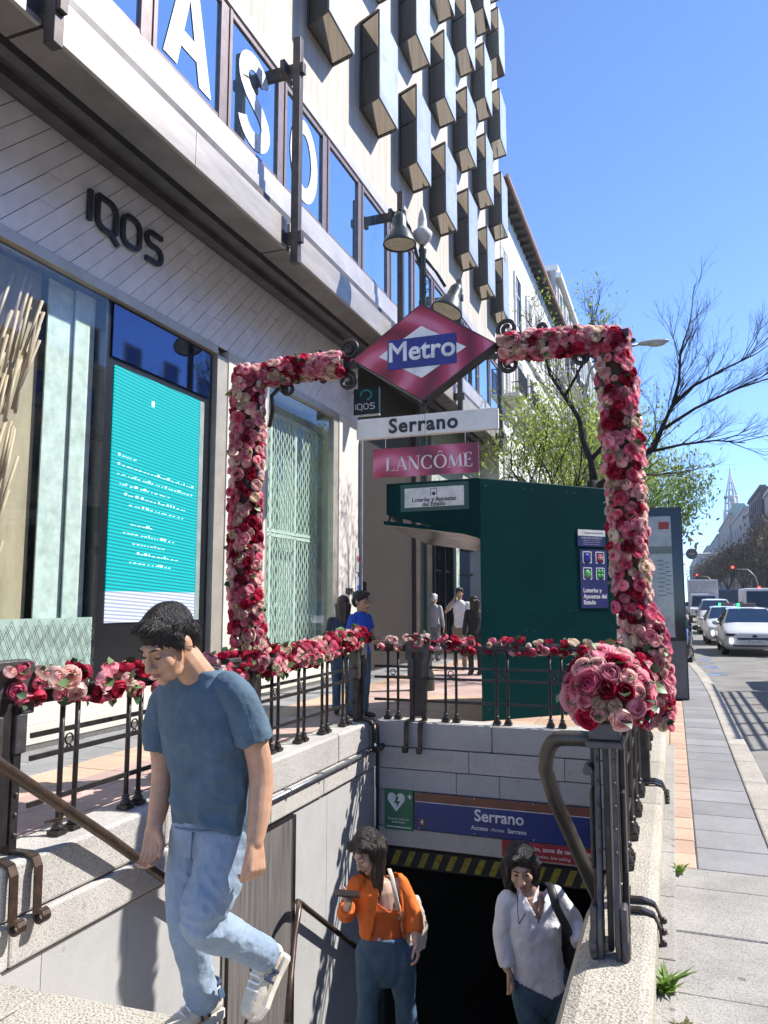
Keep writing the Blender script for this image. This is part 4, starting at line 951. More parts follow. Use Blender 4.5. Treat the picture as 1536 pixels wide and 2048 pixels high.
# bouquet dome on the near newel
bq = thing('rose_bouquet', 'big bouquet of pink and crimson roses heaped on the newel', 'bouquet', (-.27, 3.50, 1.05)); g = random.Random(5); pts = []
for tr_ in range(4000):
    if len(pts) >= 130: break
    u_, v_ = g.uniform(0, 6.28), g.uniform(-.45, 1); s_ = math.sqrt(1 - v_ * v_); nn = Vector((s_ * math.cos(u_), s_ * math.sin(u_), v_))
    p = Vector((nn.x * .165, nn.y * .27, .11 + nn.z * .175)); sz = g.uniform(.036, .053) * (1 if g.random() > .25 else .65)
    if any((p - q).length < (sz + s2) * .70 for q, s2 in pts): continue
    pts.append((p, sz)); dr = (nn + Vector((0, -.25, .1))).normalized()
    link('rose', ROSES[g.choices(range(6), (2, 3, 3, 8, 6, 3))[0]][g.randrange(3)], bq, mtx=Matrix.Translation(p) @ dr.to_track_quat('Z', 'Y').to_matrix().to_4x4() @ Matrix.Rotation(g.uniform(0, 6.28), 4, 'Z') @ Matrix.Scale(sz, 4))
    if g.random() < .75:
        dl = (nn + Vector((g.uniform(-1, 1), g.uniform(-1, 1), -.4))).normalized(); ls = sz * g.uniform(1.1, 1.7)
        link('leaf', LEAVES[g.randrange(2)], bq, mtx=Matrix.Translation(p) @ dl.to_track_quat('X', 'Z').to_matrix().to_4x4() @ Matrix.Diagonal((ls, ls, ls, 1)))
MB().ball((0, 0, .10), (.11, .2, .12), 12, 8).build('stem_core', M_CORE, bq)

# ------------------------------------------------------------------ signs on the stair head wall
M_NAVY = mat('sign_blue', (.012, .035, .20), .35, var=.08); M_BRN = mat('sign_brown', (.20, .075, .05), .4); M_SGRN = mat('sign_green', (.01, .17, .085), .4); M_SRED = mat('sign_red', (.36, .02, .035), .4)
wy = 8.775
sg_ = thing('station_board', 'wide navy station name board with a brown top stripe over the passage', 'sign', (-1.86, wy, -.845))
MB().box((-1.03, 0, -.21), (1.03, .025, .20)).build('board', M_NAVY, sg_, .003)
MB().box((-1.03, -.003, .105), (1.03, 0, .20)).build('brown_stripe', M_BRN, sg_); MB().box((-1.03, -.0035, .097), (1.03, 0, .104)).build('white_line', M_LETW, sg_)
text('name_text', 'Serrano', .175, M_LETW, sg_, frame((-.05, -.004, .005), (1, 0, 0), (0, 0, 1)), bold=.004, ext=.001)
text('access_text', 'Acceso', .066, M_LETW, sg_, frame((-.27, -.004, -.125), (1, 0, 0), (0, 0, 1)), ext=.001, bold=.001)
text('access_text', '/Access', .05, M_LETW, sg_, frame((-.07, -.004, -.127), (1, 0, 0), (0, 0, 1)), ext=.001, shear=.25)
text('access_text', 'Serrano', .066, M_LETW, sg_, frame((.15, -.004, -.125), (1, 0, 0), (0, 0, 1)), ext=.001, bold=.001)
MB().box((-.99, -.003, -.17), (-.905, 0, -.085)).build('line_badge', mat('badge_brown', (.16, .06, .05), .5), sg_); text('line_number', '4', .08, M_LETW, sg_, frame((-.947, -.004, -.125), (1, 0, 0), (0, 0, 1)), ext=.001, bold=.002)
for x in (-.98, -.33, .33, .98):
    for z in (.185, -.19): MB().ball((x, -.003, z), .007, 8, 4).build('screw', M_LETW, sg_)
ae = thing('defibrillator_sign', 'green notice with a white broken heart beside the navy board', 'sign', (-3.09, wy, -.85))
MB().box((-.175, 0, -.235), (.175, .02, .215)).build('board', M_SGRN, ae, .003)
h = [(0, -.09)] + [(.105, .04)] + arc(.055, .07, .052, .05, -20, 180, 8) + arc(-.055, .07, .052, .05, 0, 200, 8) + [(-.105, .04)]
MB().prism([(x - .03, -.003, z + .06) for x, z in h], (0, .003, 0)).build('heart', M_LETW, ae)
bolt = [(.0, .07), (.035, .07), (.012, .02), (.05, .02), (.005, -.06), (.012, -.008), (-.025, -.008)]
MB().prism([(x - .03, -.005, z + .07) for x, z in bolt], (0, .003, 0)).build('bolt', M_SGRN, ae)
MB().box((.11, -.003, .14), (.16, 0, .155)).box((.128, -.0035, .122), (.143, 0, .173)).build('plus', M_LETW, ae)
for z, w_ in ((-.11, 'Estación dotada de'), (-.145, 'desfibrilador')): text('notice_text', w_, .034, M_LETW, ae, frame((0, -.003, z), (1, 0, 0), (0, 0, 1)), ext=.0005)
MB().box((-.15, -.002, -.205), (.15, 0, -.195)).build('notice_line', M_LETW, ae)
rd = thing('low_ceiling_sign', 'red low ceiling warning sign under the navy board', 'sign', (-1.36, wy - .004, -1.155), R(0))
MB().box((-.52, 0, -.09), (.52, .02, .085)).build('board', M_SRED, rd, .003)
text('warning_text', 'Precaución, zona de techo bajo', .068, M_LETW, rd, frame((.02, -.003, .03), (1, 0, 0), (0, 0, 1)), ext=.001, bold=.001)
text('warning_text', 'Caution, low ceiling', .05, M_LETW, rd, frame((.02, -.003, -.045), (1, 0, 0), (0, 0, 1)), ext=.001, shear=.25)
# ------------------------------------------------------------------ lottery kiosk
M_KGRN = mat('kiosk_green', (.0008, .031, .034), .5, var=.08, scale=1.5, spec=.04)
kio = thing('lottery_kiosk', 'dark green metal lottery kiosk with an open serving flap', 'kiosk', (-2.2, 11.4, 0)); KO = -Vector((-2.2, 11.4, 0))
def kp_(b, name, m, bevel=0., parent=None): return b.build(name, m, parent or kio, bevel, loc=KO if parent is None else None)
C_, R_, D_, E_, L_, L2 = (-2.38, 10.06), (-.80, 11.77), (-2.80, 12.1), (-1.2, 13.6), (-3.75, 10.15), (-4.15, 11.9)
kp_(MB().prism([(*p, .0) for p in (C_, R_, E_, D_)], (0, 0, 3.21)), 'body', M_KGRN, .012)
kp_(MB().prism([(*p, 0.002) for p in ((C_[0] - .004, C_[1] - .012), (R_[0] + .012, R_[1] - .004), (R_[0], R_[1] + .06), (C_[0] + .01, C_[1] + .05))], (0, 0, 1.29)), 'lower_panel', M_KGRN)
for q in (.04, .31, .37, .64, .70, .97):
    for z in (.15, 1.15, 1.42, 3.1): p = Vector((*C_, 0)) + Vector((R_[0] - C_[0], R_[1] - C_[1], 0)) * q; kp_(MB().ball((p.x + .008, p.y - .010, z), .008, 6, 4), 'panel_fixing', M_IRONG)
# overhanging head on the serving side: fascia with slanting lower edge
f = MB(); a = Vector((*L_, 0)); c = Vector((*C_, 0)); back = Vector((.0, .06, 0))
f.prism([a + Vector((0, 0, 3.208)), c + Vector((0, 0, 3.208)), c + Vector((0, 0, 2.39)), a + Vector((0, 0, 2.77))], back); kp_(f, 'fascia', M_KGRN, .006)
kp_(MB().prism([Vector((*L_, 3.10)) + back, Vector((*C_, 3.10)) + back, Vector((*D_, 3.10)), Vector((*L2, 3.10))], (0, 0, .108)), 'head_roof', M_KGRN)
kp_(MB().prism([Vector((*L_, 2.77)) + back, Vector((*L2, 2.77)), Vector((*L2, 3.1)), Vector((*L_, 3.1)) + back], (.05, 0, 0)), 'fascia_side', M_KGRN)
v0, v1 = Vector((-3.78, 10.12, 2.63)), Vector((-2.45, 10.04, 2.44)); bk = Vector((.25, 1.5, -.16))
kp_(MB().prism([v0, v1, v1 + bk, v0 + bk * .9], (0, 0, .05)), 'flap', M_KGRN, .005)
kp_(MB().prism([v0 + Vector((.04, .04, -.012)), v1 + Vector((-.03, .04, -.012)), v1 + bk + Vector((0, 0, -.05)), v0 + bk * .9 + Vector((0, 0, -.05))], (0, 0, .008)), 'flap_lining', mat('polished_steel', (.36, .35, .34), .22, 1., var=.2, scale=2.5, bump=.6, bscale=2.2))
for q in (.03, .97): kp_(MB().cyl(v0.lerp(v1, q) + Vector((0, .1, .05)), v0.lerp(v1, q) + Vector((0, .3, .3)), .015), 'stay', M_IRON)
dirL = (c - a).normalized(); nL = dirL.cross(Vector((0, 0, 1)))
M_PLATE = mat('plate_white', (.78, .78, .78), .4)
def onL(s, z, off=.003): p = a + (c - a) * s; return Matrix.Translation(KO) @ frame(Vector((p.x, p.y, z)) + nL * off, dirL, (0, 0, 1))
MB().box((-.50, -.19, -.004), (.50, .19, .0)).build('sign_frame', mat('frame_teal', (.02, .09, .09), .4), kio, mtx=onL(.525, 2.985))
pl1 = MB().box((-.435, -.135, 0), (.435, .135, .008)).build('sign_plate', M_PLATE, kio, mtx=onL(.525, 2.985))
M_TXT = mat('text_navy', (.015, .02, .06), .5)
text('sign_text', 'Loterías y Apuestas', .082, M_TXT, pl1, frame((0, -.035, .0085), (1, 0, 0), (0, 1, 0)), ext=.0005, bold=.002)
text('sign_text', 'del Estado', .082, M_TXT, pl1, frame((0, -.10, .0085), (1, 0, 0), (0, 1, 0)), ext=.0005, bold=.002)
q = ribbon([(-.045, .02), (-.045, .115), (.045, .115), (.045, .02)], .010, .001); MB().add([(p[0], p[1], .0085) for p in q.v], q.f).cyl((0, .045, .0085), (0, .045, .0095), .026).build('logo', M_TXT, pl1)
cr = Vector((R_[0] - C_[0], R_[1] - C_[1], 0)); LR = cr.length; cr.normalize(); nR = cr.cross(Vector((0, 0, 1)))
def onR(s, z, off=.014): p = Vector((*C_, 0)) + cr * (LR * s); return Matrix.Translation(KO) @ frame(Vector((p.x, p.y, z)) + nR * off, cr, (0, 0, 1))
hs_ = MB().box((-.255, -.12, -.012), (.255, .12, 0)).build('hours_notice', mat('poster_navy', (.03, .04, .16), .4), kio, mtx=onR(.825, 2.46))
MB().box((-.255, .03, 0), (.255, .12, .002)).build('notice_header', M_PLATE, hs_); text('notice_text', 'y Apuestas del Estado', .04, M_TXT, hs_, frame((.04, .075, .003), (1, 0, 0), (0, 1, 0)), ext=.0003)
text('notice_text', 'ATENCIÓN AL PÚBLICO', .036, M_PLATE, hs_, frame((0, .0, .001), (1, 0, 0), (0, 1, 0)), ext=.0003)
for z in (-.035, -.062, -.09): MB().box((-.16, z - .004, 0), (.16, z + .004, .001)).build('notice_line', mat('line_pale', (.3, .32, .42), .5), hs_)
po = MB().box((-.25, -.42, -.012), (.25, .42, 0)).build('poster', mat('poster_navy', (.03, .04, .16), .4), kio, mtx=onR(.835, 1.875))
for i, (x, y, cc) in enumerate(((-.12, .30, (.03, .05, .35)), (.12, .30, (.45, .03, .03)), (-.12, .07, (.10, .45, .12)), (.12, .07, (.03, .33, .06)))):
    b = MB()
    for p0, p1 in (((-.075, -.075), (-.075, .085)), ((-.075, .085), (.075, .085)), ((.075, .085), (.075, -.075)), ((-.075, -.075), (-.045, -.075)), ((.075, -.075), (.045, -.075))):
        q = ribbon([(x + p0[0], y + p0[1]), (x + p1[0], y + p1[1])], .014, .002); b.add(q.v, q.f)
    b.build('bracket', M_PLATE, po)
    m_ = mat('game%d' % i, cc, .5); b = MB()
    if i in (0, 2): b.ball((x, y, 0), (.058, .058, .01), 16, 6)
    if i == 0:
        for t in (-.03, 0, .03): b.bar((x + t, y - .05, .011), (x + t, y + .05, .011), .006, .002); b.bar((x - .05, y + t, .0115), (x + .05, y + t, .0115), .006, .002)
    if i == 1:
        b.ball((x, y, 0), (.058, .058, .008), 16, 6)
    if i == 3:
        for dx, dy in ((-.03, .03), (.03, .03), (-.03, -.03), (.03, -.03)): b.ball((x + dx, y + dy, 0), (.034, .034, .008), 12, 5)
    b.build('game_symbol', m_, po)
    if i == 1: text('game_text', '1X2', .055, M_PLATE, po, frame((x, y, .010), (1, 0, 0), (0, 1, 0)), ext=.0005, bold=.001)
for z, w_ in ((-.17, 'Loterías y'), (-.255, 'Apuestas del'), (-.34, 'Estado')): text('poster_text', w_, .085, M_PLATE, po, frame((-.21, z, .001), (1, 0, 0), (0, 1, 0)), ext=.0005, bold=.002, align='LEFT')
# map and advertising panel on the kerb
mp_ = thing('bus_map_panel', 'tall grey street panel with a bus map behind glass', 'information panel', (-.12, 13.42, 0), R(2))
MB().box((-.40, -.12, .0), (.30, .12, 3.08)).build('case', mat('panel_grey', (.055, .06, .065), .4, .3), mp_, .015)
MB().box((-.38, -.124, .03), (.28, -.121, .92)).build('lower_panel', mat('panel_lower', (.15, .15, .155), .5), mp_)
MB().box((-.38, -.1235, .93), (.28, -.1205, 3.04)).build('dark_glass', mat('panel_glass', (.012, .013, .016), .08, spec=.4), mp_)
ms = MB().box((-.34, -.128, .98), (.13, -.125, 2.93)).build('map_sheet', mat('map_paper', (.50, .53, .50), .5, var=.12, scale=5, coat=.4), mp_)
MB().box((-.06, -.131, 2.72), (.10, -.128, 2.84)).build('map_logo', mat('logo_red', (.5, .06, .05), .5), ms); MB().box((-.34, -.130, 2.32), (.13, -.128, 2.44)).build('map_band', mat('band_grey', (.25, .28, .26), .5), ms)
g = random.Random(4)
for k in range(17): MB().box((-.10 + (k % 2) * .12, -.130, 2.2 - k * .035), (-.02 + (k % 2) * .1 + g.uniform(0, .05), -.128, 2.215 - k * .035)).build('map_line', mat('map_ink', (.18, .2, .24), .6), ms)

# ------------------------------------------------------------------ lamps
M_LGRN = mat('lamp_green', (.035, .05, .048), .4, .3, var=.1); M_LWHT = mat('lamp_white', (.62, .60, .56), .5, var=.1)
lp = thing('lamp_post', 'dark cast iron lamp post with two bell shades and a white finial', 'street lamp', (-4.15, 13.2, 0))
MB().lathe([(.17, 0), (.17, .25), (.13, .35), (.11, 1.0), (.085, 1.1), (.07, 3), (.065, 8.05), (.08, 8.1), (.06, 8.2)], seg=14).build('pole', M_LGRN, lp)
MB().lathe([(.05, 8.2), (.09, 8.26), (.17, 8.34), (.19, 8.45), (.12, 8.52), (.09, 8.56), (.085, 8.7), (.06, 8.85), (.0, 9.02)], seg=16).build('finial', M_LWHT, lp)
def bell(x, y, z, yaw, tilt):
    M = Matrix.Translation((x, y, z)) @ Matrix.Rotation(yaw, 4, 'Z') @ Matrix.Rotation(tilt, 4, 'Y')
    s = MB(); s.lathe([(.0, .62), (.08, .60), (.13, .5), (.14, .32), (.20, .24), (.29, .06), (.315, .0), (.31, -.03), (.295, .0), (.27, .05), (.12, .25), (.0, .27)], seg=20, M=M); s.build('shade', M_LGRN, lp, loc=-lp.location)
    MB().lathe([(.0, .02), (.2, .03), (.285, .0)], seg=20, M=M).build('diffuser', mat('diffuser', (.62, .56, .42), .4), lp, loc=-lp.location)
bell(-4.50, 12.9, 8.16, 0, 0); bell(-3.80, 13.6, 7.02, R(40), R(24))
MB().tube([(0, 0, 7.6), (-.2, -.15, 8.5), (-.35, -.3, 8.85), (-.35, -.3, 8.7)], .03, 8).tube([(0, 0, 8.0), (.2, .2, 7.75), (.33, .38, 7.5)], .03, 8).build('arm', M_LGRN, lp)
for k in range(3): MB().tube([(.07 + .05 * math.cos(R(a)) * (1 - a / 500), 0, 7.3 + k * .16 + .05 * math.sin(R(a)) * (1 - a / 500)) for a in range(0, 400, 40)], .010, 6).build('curl', M_LGRN, lp)
sl = thing('street_light', 'slim grey street light arching over the road behind the roses', 'street lamp', (-2.62, 26.5, 0))
pth = [(0, 0, 0), (.0, 0, 6), (.05, 0, 8.4), (.25, 0, 9.4), (.8, 0, 10.0), (1.9, 0, 10.15)]
MB().tube(pth, [.09, .07, .06, .05, .045, .04], 10).build('mast', mat('lamp_grey', (.33, .34, .34), .4, .5), sl)
MB().ball((2.35, 0, 10.16), (.52, .16, .10), 14, 8).build('lamp_head', mat('head_grey', (.5, .5, .46), .4), sl); MB().ball((2.45, 0, 10.09), (.3, .13, .09), 12, 6).build('lens', mat('lens', (.6, .58, .5), .2), sl)

# ------------------------------------------------------------------ trees
M_BARK = mat('bark', (.016, .013, .012), .9, var=.35, scale=9, bump=.5, bscale=30)
def leafmat(name, c, tr=.35):
    m = bpy.data.materials.new(name); m.use_nodes = True; n = m.node_tree.nodes; l = m.node_tree.links; b = n['Principled BSDF']; b.inputs['Roughness'].default_value = .5
    nz = n.new('ShaderNodeTexNoise'); nz.inputs['Scale'].default_value = 2.2; tc = n.new('ShaderNodeTexCoord'); l.new(tc.outputs['Object'], nz.inputs['Vector'])
    r = n.new('ShaderNodeValToRGB'); r.color_ramp.elements[0].position = .3; r.color_ramp.elements[0].color = (*[v * .55 for v in c], 1); r.color_ramp.elements[1].position = .7; r.color_ramp.elements[1].color = (*[min(1, v * 1.35) for v in c], 1)
    l.new(nz.outputs[0], r.inputs[0]); l.new(r.outputs[0], b.inputs['Base Color']); t = n.new('ShaderNodeBsdfTranslucent'); l.new(r.outputs[0], t.inputs[0]); x = n.new('ShaderNodeMixShader'); x.inputs[0].default_value = tr
    l.new(b.outputs[0], x.inputs[1]); l.new(t.outputs[0], x.inputs[2]); l.new(x.outputs[0], n['Material Output'].inputs[0]); return m
M_LFY = leafmat('leaf_spring', (.34, .44, .08), .5); M_LFG = leafmat('leaf_green', (.16, .25, .07), .45); M_LFB = leafmat('leaf_olive', (.13, .115, .07)); M_TWIG = mat('twig', (.085, .066, .06), .9, var=.2)
def grow(b, p, d, r, L, depth, g, tips, spread=.5, segs=4):
    pts = [p]; rad = [r]; q = p.copy(); dd = d.normalized()
    for i in range(segs):
        dd = (dd + Vector((g.uniform(-1, 1), g.uniform(-1, 1), g.uniform(-.5, .8))) * .16).normalized(); q = q + dd * L / segs; pts.append(q.copy()); rad.append(r * (1 - .55 * (i + 1) / segs))
    b.tube(pts, rad, 6 if r > .02 else 4 if r > .007 else 3, cap=False); tips.append((q.copy(), dd.copy()))
    if depth <= 0: return
    for k in range(g.choice((3, 3, 4))):
        t = g.uniform(.35, 1); i = min(segs - 1, int(t * segs)); s = pts[i].lerp(pts[i + 1], t * segs - i)
        nd = (dd + Vector((g.uniform(-1, 1), g.uniform(-1, 1), g.uniform(-.5, .9))) * spread * 1.3).normalized()
        grow(b, s, nd, r * g.uniform(.38, .6), L * g.uniform(.5, .8), depth - 1, g, tips, spread, max(2, segs - 1))
def leaves(tips, n, size, spread, g, keep=lambda p: True):
    b = MB(); tips = [t for t in tips if keep(t[0])]
    for k in range(n):
        if not tips: break
        c = g.choice(tips)[0] + Vector((g.gauss(0, spread), g.gauss(0, spread), g.gauss(0, spread * .8))); s = size * g.uniform(.6, 1.3)
        e = Euler((g.uniform(0, 6), g.uniform(0, 6), g.uniform(0, 6))).to_matrix(); b.add([c + e @ Vector(v) for v in ((0, 0, 0), (s, -s * .4, 0), (s * 1.9, 0, s * .15), (s, s * .4, 0))], [(0, 1, 2, 3)])
    return b
g = random.Random(12)
bt = thing('bare_tree', 'dark forked street tree, nearly leafless, rising behind the green kiosk', 'tree', (-1.58, 18, 0))
tk = MB(); tk.tube([(0, 0, 0), (.03, 0, 1.5), (.0, 0, 3.0), (-.03, 0, 4.3)], [.22, .17, .15, .135], 12); tips = []; br = MB()
limbs = [([(0, 0, 4.2), (-.05, 0, 4.9), (-.22, .05, 5.5), (-.30, .1, 6.2), (-.62, .1, 6.9), (-.95, .1, 7.6), (-1.1, 0, 8.6)], .13),
         ([(-.08, 0, 4.9), (.2, .1, 5.3), (.5, .2, 5.9), (.75, .3, 6.4)], .09), ([(-.62, .1, 6.9), (-.3, 0, 7.5), (-.05, -.1, 8.1), (.02, 0, 8.9)], .06),
         ([(.0, 0, 4.1), (.7, -.1, 4.55), (1.3, -.2, 5.1), (1.6, -.2, 5.9), (1.75, -.2, 6.3)], .13), ([(1.75, -.2, 6.3), (1.9, -.2, 6.9), (1.95, -.3, 7.7), (2.2, -.3, 8.6)], .055),
         ([(1.70, -.2, 6.2), (2.2, -.1, 6.8), (2.8, 0, 7.2), (3.5, .1, 7.6)], .06), ([(1.5, -.2, 5.6), (2.2, -.3, 6.1), (3.0, -.4, 6.5), (3.7, -.5, 6.7)], .055), ([(1.2, -.2, 5.0), (1.9, 0, 5.2), (2.6, .2, 5.3), (3.2, .3, 5.2)], .05),
         ([(.3, 0, 4.3), (.9, .5, 4.5), (1.6, 1, 4.6)], .06)]
for pts, r in limbs:
    pts = [(x_ * 1.0, y_, 4.2 + (z_ - 4.2) * .80) for x_, y_, z_ in pts]; r *= .72; tk.tube(pts, [r * (1 - .7 * i / (len(pts) - 1)) for i in range(len(pts))], 8)
    for k in range(max(5, int(len(pts) * 2.8))):
        t = g.uniform(.25, 1) * (len(pts) - 1); i = min(int(t), len(pts) - 2); s = Vector(pts[i]).lerp(Vector(pts[i + 1]), t - i); dd = (Vector(pts[i + 1]) - Vector(pts[i])).normalized()
        grow(br, s, (dd + Vector((g.uniform(-1, 1), g.uniform(-1, 1), g.uniform(-.3, 1))) * .6), .012, g.uniform(.5, 1.0), 3, g, tips, .5)
tk.build('trunk', M_BARK, bt); br.build('twigs', M_BARK, bt)
leaves(tips, 900, .05, .12, g, lambda p: p.x < .9 and p.z < 9.6).build('crown', M_LFY, bt)
def street_tree(label, loc, h, rad, trunk, leafn, lm, seed, size=.09, depth=4, group='trees along the street', twm=None):
    g = random.Random(seed); t = thing('street_tree', label, 'tree', loc, group=None); tips = []; b = MB(); tw = MB()
    b.tube([(0, 0, 0), (.05, 0, h * .2), (0, .05, h * .4)], [trunk, trunk * .8, trunk * .65], 10)
    for k in range(7):
        a = 6.28 * k / 7 + g.uniform(-.3, .3); grow(tw, Vector((0, .05, h * g.uniform(.3, .42))), Vector((math.cos(a) * rad * .5, math.sin(a) * rad * .5, h * .45)), trunk * .42, h * .36, depth - 1, g, tips, .6)
    b.build('trunk', M_BARK, t); tw.build('branches', twm or M_BARK, t); leaves(tips, leafn, size, rad * .16, g).build('crown', lm, t); return t
street_tree('light green spring tree in leaf before the white house', (-3.3, 25.5, 0), 7.6, 2.6, .13, 5200, M_LFY, 31, .08)
street_tree('light green young tree between the kiosk and the far white house', (-2.2, 31, 0), 8.2, 2.6, .14, 4600, M_LFY, 32, .09)
street_tree('fresh green tree showing over the bus map panel', (-1.0, 27, 0), 5.6, 1.7, .12, 5200, M_LFG, 33, .085)
street_tree('green kerb tree past the parked black car', (-1.6, 42, 0), 8.5, 3.0, .16, 5000, M_LFY, 34, .11)
ft = [street_tree('grey twiggy tree at the edge of the far pavement under the pale corner block', (13.2, 116, 0), 11.5, 5, .3, 1700, M_LFB, 41, .4, 4, twm=M_TWIG)]
specs = [((12.6, 100, 0), 'sparse olive leaved tree standing before the pale corner block'), ((11.8, 150, 0), 'brown twiggy tree in front of the dark block'), ((11.5, 185, 0), 'brown twiggy tree in front of the narrow stepped block'), ((11.2, 230, 0), 'far twiggy tree below the church spire'), ((11, 290, 0), 'far twiggy tree before the copper mansard'), ((-3.5, 60, 0), 'twiggy tree on the near pavement past the tall house'), ((-3.5, 84, 0), 'twiggy tree farther along the near pavement'), ((-3.5, 120, 0), 'farthest twiggy tree of the near pavement')]
for k, (l_, lb) in enumerate(specs):
    c = copy_tree(ft[0], None, lb); c.location = l_; c.rotation_euler = (0, 0, k * 1.3); s = (.85, .95, .95, 1.0, 1.1, .7, .75, .85)[k]; c.scale = (s, s, s)
# weeds along the plinth
for (x, y, n_, hh, lb) in ((-.10, 3.42, 40, .125, 'bright green grassy weed sprouting at the parapet foot'), (-.035, 3.18, 22, .04, 'low dry weed in the paving joint'), (-.03, 4.95, 26, .05, 'small weed tuft where the orange tiles end')):
    w = thing('weed', lb, 'weed', (x, y, .004)); g = random.Random(int(y * 100))
    b = MB()
    for k in range(n_):
        a = g.uniform(0, 6.28); L = hh * g.uniform(.5, 1.2); o = Vector((g.uniform(-.02, .02), g.uniform(-.04, .04), 0)); d = Vector((math.cos(a) * .55 + .3, math.sin(a) * .7, 1)); s = Vector((-math.sin(a), math.cos(a), 0)) * .006
        p1 = o + d * L * .5; p2 = o + d * L * .8 + Vector((math.cos(a), math.sin(a), -.2)) * L * .35
        b.add([o - s, o + s, p1 + s * 1.5, p1 - s * 1.5, p2], [(0, 1, 2, 3), (3, 2, 4)])
    b.build('blades', leafmat('weed%d' % n_, (.20, .33, .05) if n_ != 22 else (.26, .24, .10), .3), w)['kind'] = 'stuff'

# ------------------------------------------------------------------ vehicles
M_TYRE = mat('tyre', (.02, .02, .021), .85); M_RIM = mat('rim', (.35, .36, .37), .35, .8); M_CARG = mirror('car_glass', (.28, .34, .38), (.010, .014, .018), .18); M_HEAD = mat('headlamp', (.75, .76, .8), .15, coat=.6); M_DKPL = mat('dark_trim', (.02, .021, .024), .45)
ST = [(.00, .62, .36, .74, .60, .58, .64), (.10, .80, .24, .86, .66, .72, .72), (.45, .88, .20, .90, .74, .76, .83), (.95, .90, .19, .91, .82, .78, .93), (1.25, .90, .19, .91, .87, .79, .98), (2.05, .90, .19, .91, .92, .60, 1.42), (2.9, .90, .19, .91, .95, .60, 1.47), (3.7, .90, .20, .90, .98, .56, 1.38), (4.22, .88, .26, .86, 1.0, .66, 1.06), (4.45, .80, .36, .80, .9, .62, .92)]
def car(label, loc, paint, rz=0, taxi=False, sx=(1, 1, 1), plate=None, van=False, group=None, lit=False):
    t = thing('parked_car' if not van else 'van', label, 'van' if van else 'car', loc, rz, group)
    st = [(x * sx[1], wb * sx[0], zb, ws * sx[0], zs * (1 if not van else 1.12), wr * sx[0] * (1 if not van else 1.3), zr * sx[2]) for x, wb, zb, ws, zs, wr, zr in ST]
    def ring(s): x, wb, zb, ws, zs, wr, zr = s; return [Vector((-wb * .9, x, zb)), Vector((-wb, x, zb + .10)), Vector((-ws, x, (zb + zs) * .55)), Vector((-ws * .985, x, zs)), Vector((-wr, x, zr)), Vector((-wr * .55, x, zr + .03)), Vector((wr * .55, x, zr + .03)), Vector((wr, x, zr)), Vector((ws * .985, x, zs)), Vector((ws, x, (zb + zs) * .55)), Vector((wb, x, zb + .10)), Vector((wb * .9, x, zb))]
    rg = [ring(s) for s in st]; b = MB(); n = 12; v = [p for r in rg for p in r]; f = []
    for i in range(len(rg) - 1):
        for k in range(n): f.append((i * n + k, i * n + (k + 1) % n, (i + 1) * n + (k + 1) % n, (i + 1) * n + k))
    b.add(v, f, 0, True); b.f += [tuple(range(n)), tuple((len(rg) - 1) * n + k for k in reversed(range(n)))]; b.mi += [0, 0]; b.sm += [False, False]
    b.build('body', paint, t)
    def patch(name, idx, m, off=.012, ins=.06):
        q = [rg[i][k] for i, k in idx]; c = sum(q, Vector()) / 4; nn = (q[1] - q[0]).cross(q[3] - q[0]).normalized()
        if nn.dot(c - Vector((0, st[5][0], .8))) < 0: nn = -nn
        q = [c + (p - c) * (1 - ins) + nn * off for p in q]; MB().prism(q, -nn * .008).build(name, m, t)
    patch('windscreen', ((4, 4), (4, 7), (5, 7), (5, 4)), M_CARG, .034, .05); patch('rear_window', ((7, 4), (7, 7), (8, 7), (8, 4)), M_CARG, .03, .1)
    for a_, b_ in ((3, 4), (8, 7)):
        for i, j in ((4, 5), (5, 6), (6, 7)):
            patch('side_window', ((i, a_), (j, a_), (j, b_), (i, b_)), M_CARG, .012, .13)
    wm = MB(); wm.lathe([(.20, -.1), (.31, -.1), (.325, -.07), (.325, .07), (.31, .1), (.20, .1)], seg=20, M=Matrix.Rotation(R(90), 4, 'Y')); tm_ = wm.mesh('wheel', M_TYRE)
    rm = MB(); rm.lathe([(0, -.07), (.19, -.09), (.21, -.07), (.21, .07), (.19, .09), (0, .07)], seg=14, M=Matrix.Rotation(R(90), 4, 'Y')); rme = rm.mesh('rim', M_RIM)
    for x in (-.80 * sx[0], .80 * sx[0]):
        for y in (.86 * sx[1], 3.5 * sx[1]): w = link('wheel', tm_, t, (x, y, .325)); link('rim', rme, w)
    w0 = .86 * sx[0]
    MB().prism([(-.46, -.012, .50), (.46, -.012, .50), (.56, .03, .62), (.40, .05, .70), (-.40, .05, .70), (-.56, .03, .62)], (0, -.012, 0)).build('grille', mat('grille_dark', (.06, .06, .068), .35, .5), t)
    MB().box((-.62, -.02, .30), (.62, .03, .345)).build('lower_intake', M_DKPL, t)
    for s in (-1, 1):
        MB().prism([(s * .52, .02, .69), (s * .80, .09, .70), (s * .82, .13, .62), (s * .60, .02, .62)], (0, -.10, 0)).build('headlight', M_DKPL if lit else M_HEAD, t, .008)
        MB().prism([(s * .62, -.002, .55), (s * .72, .05, .54), (s * .70, .03, .38), (s * .63, -.002, .40)], (0, -.06, 0)).build('fog_light', mat('drl', (.8, .8, .85), .2, emit=(1, .97, 1), estr=1.2 if lit else .0), t, .01)
        MB().ball((s * (w0 + .16), 1.42 * sx[1], .99), (.11, .07, .075), 10, 6).build('mirror', paint, t)
        MB().bar((s * (w0 + .0), 1.42 * sx[1], .95), (s * (w0 + .12), 1.42 * sx[1], .98), .04, .03).build('mirror_arm', M_DKPL, t)
    MB().box((-.26, -.045, .40), (.26, -.03, .51)).build('number_plate', M_PLATE, t)
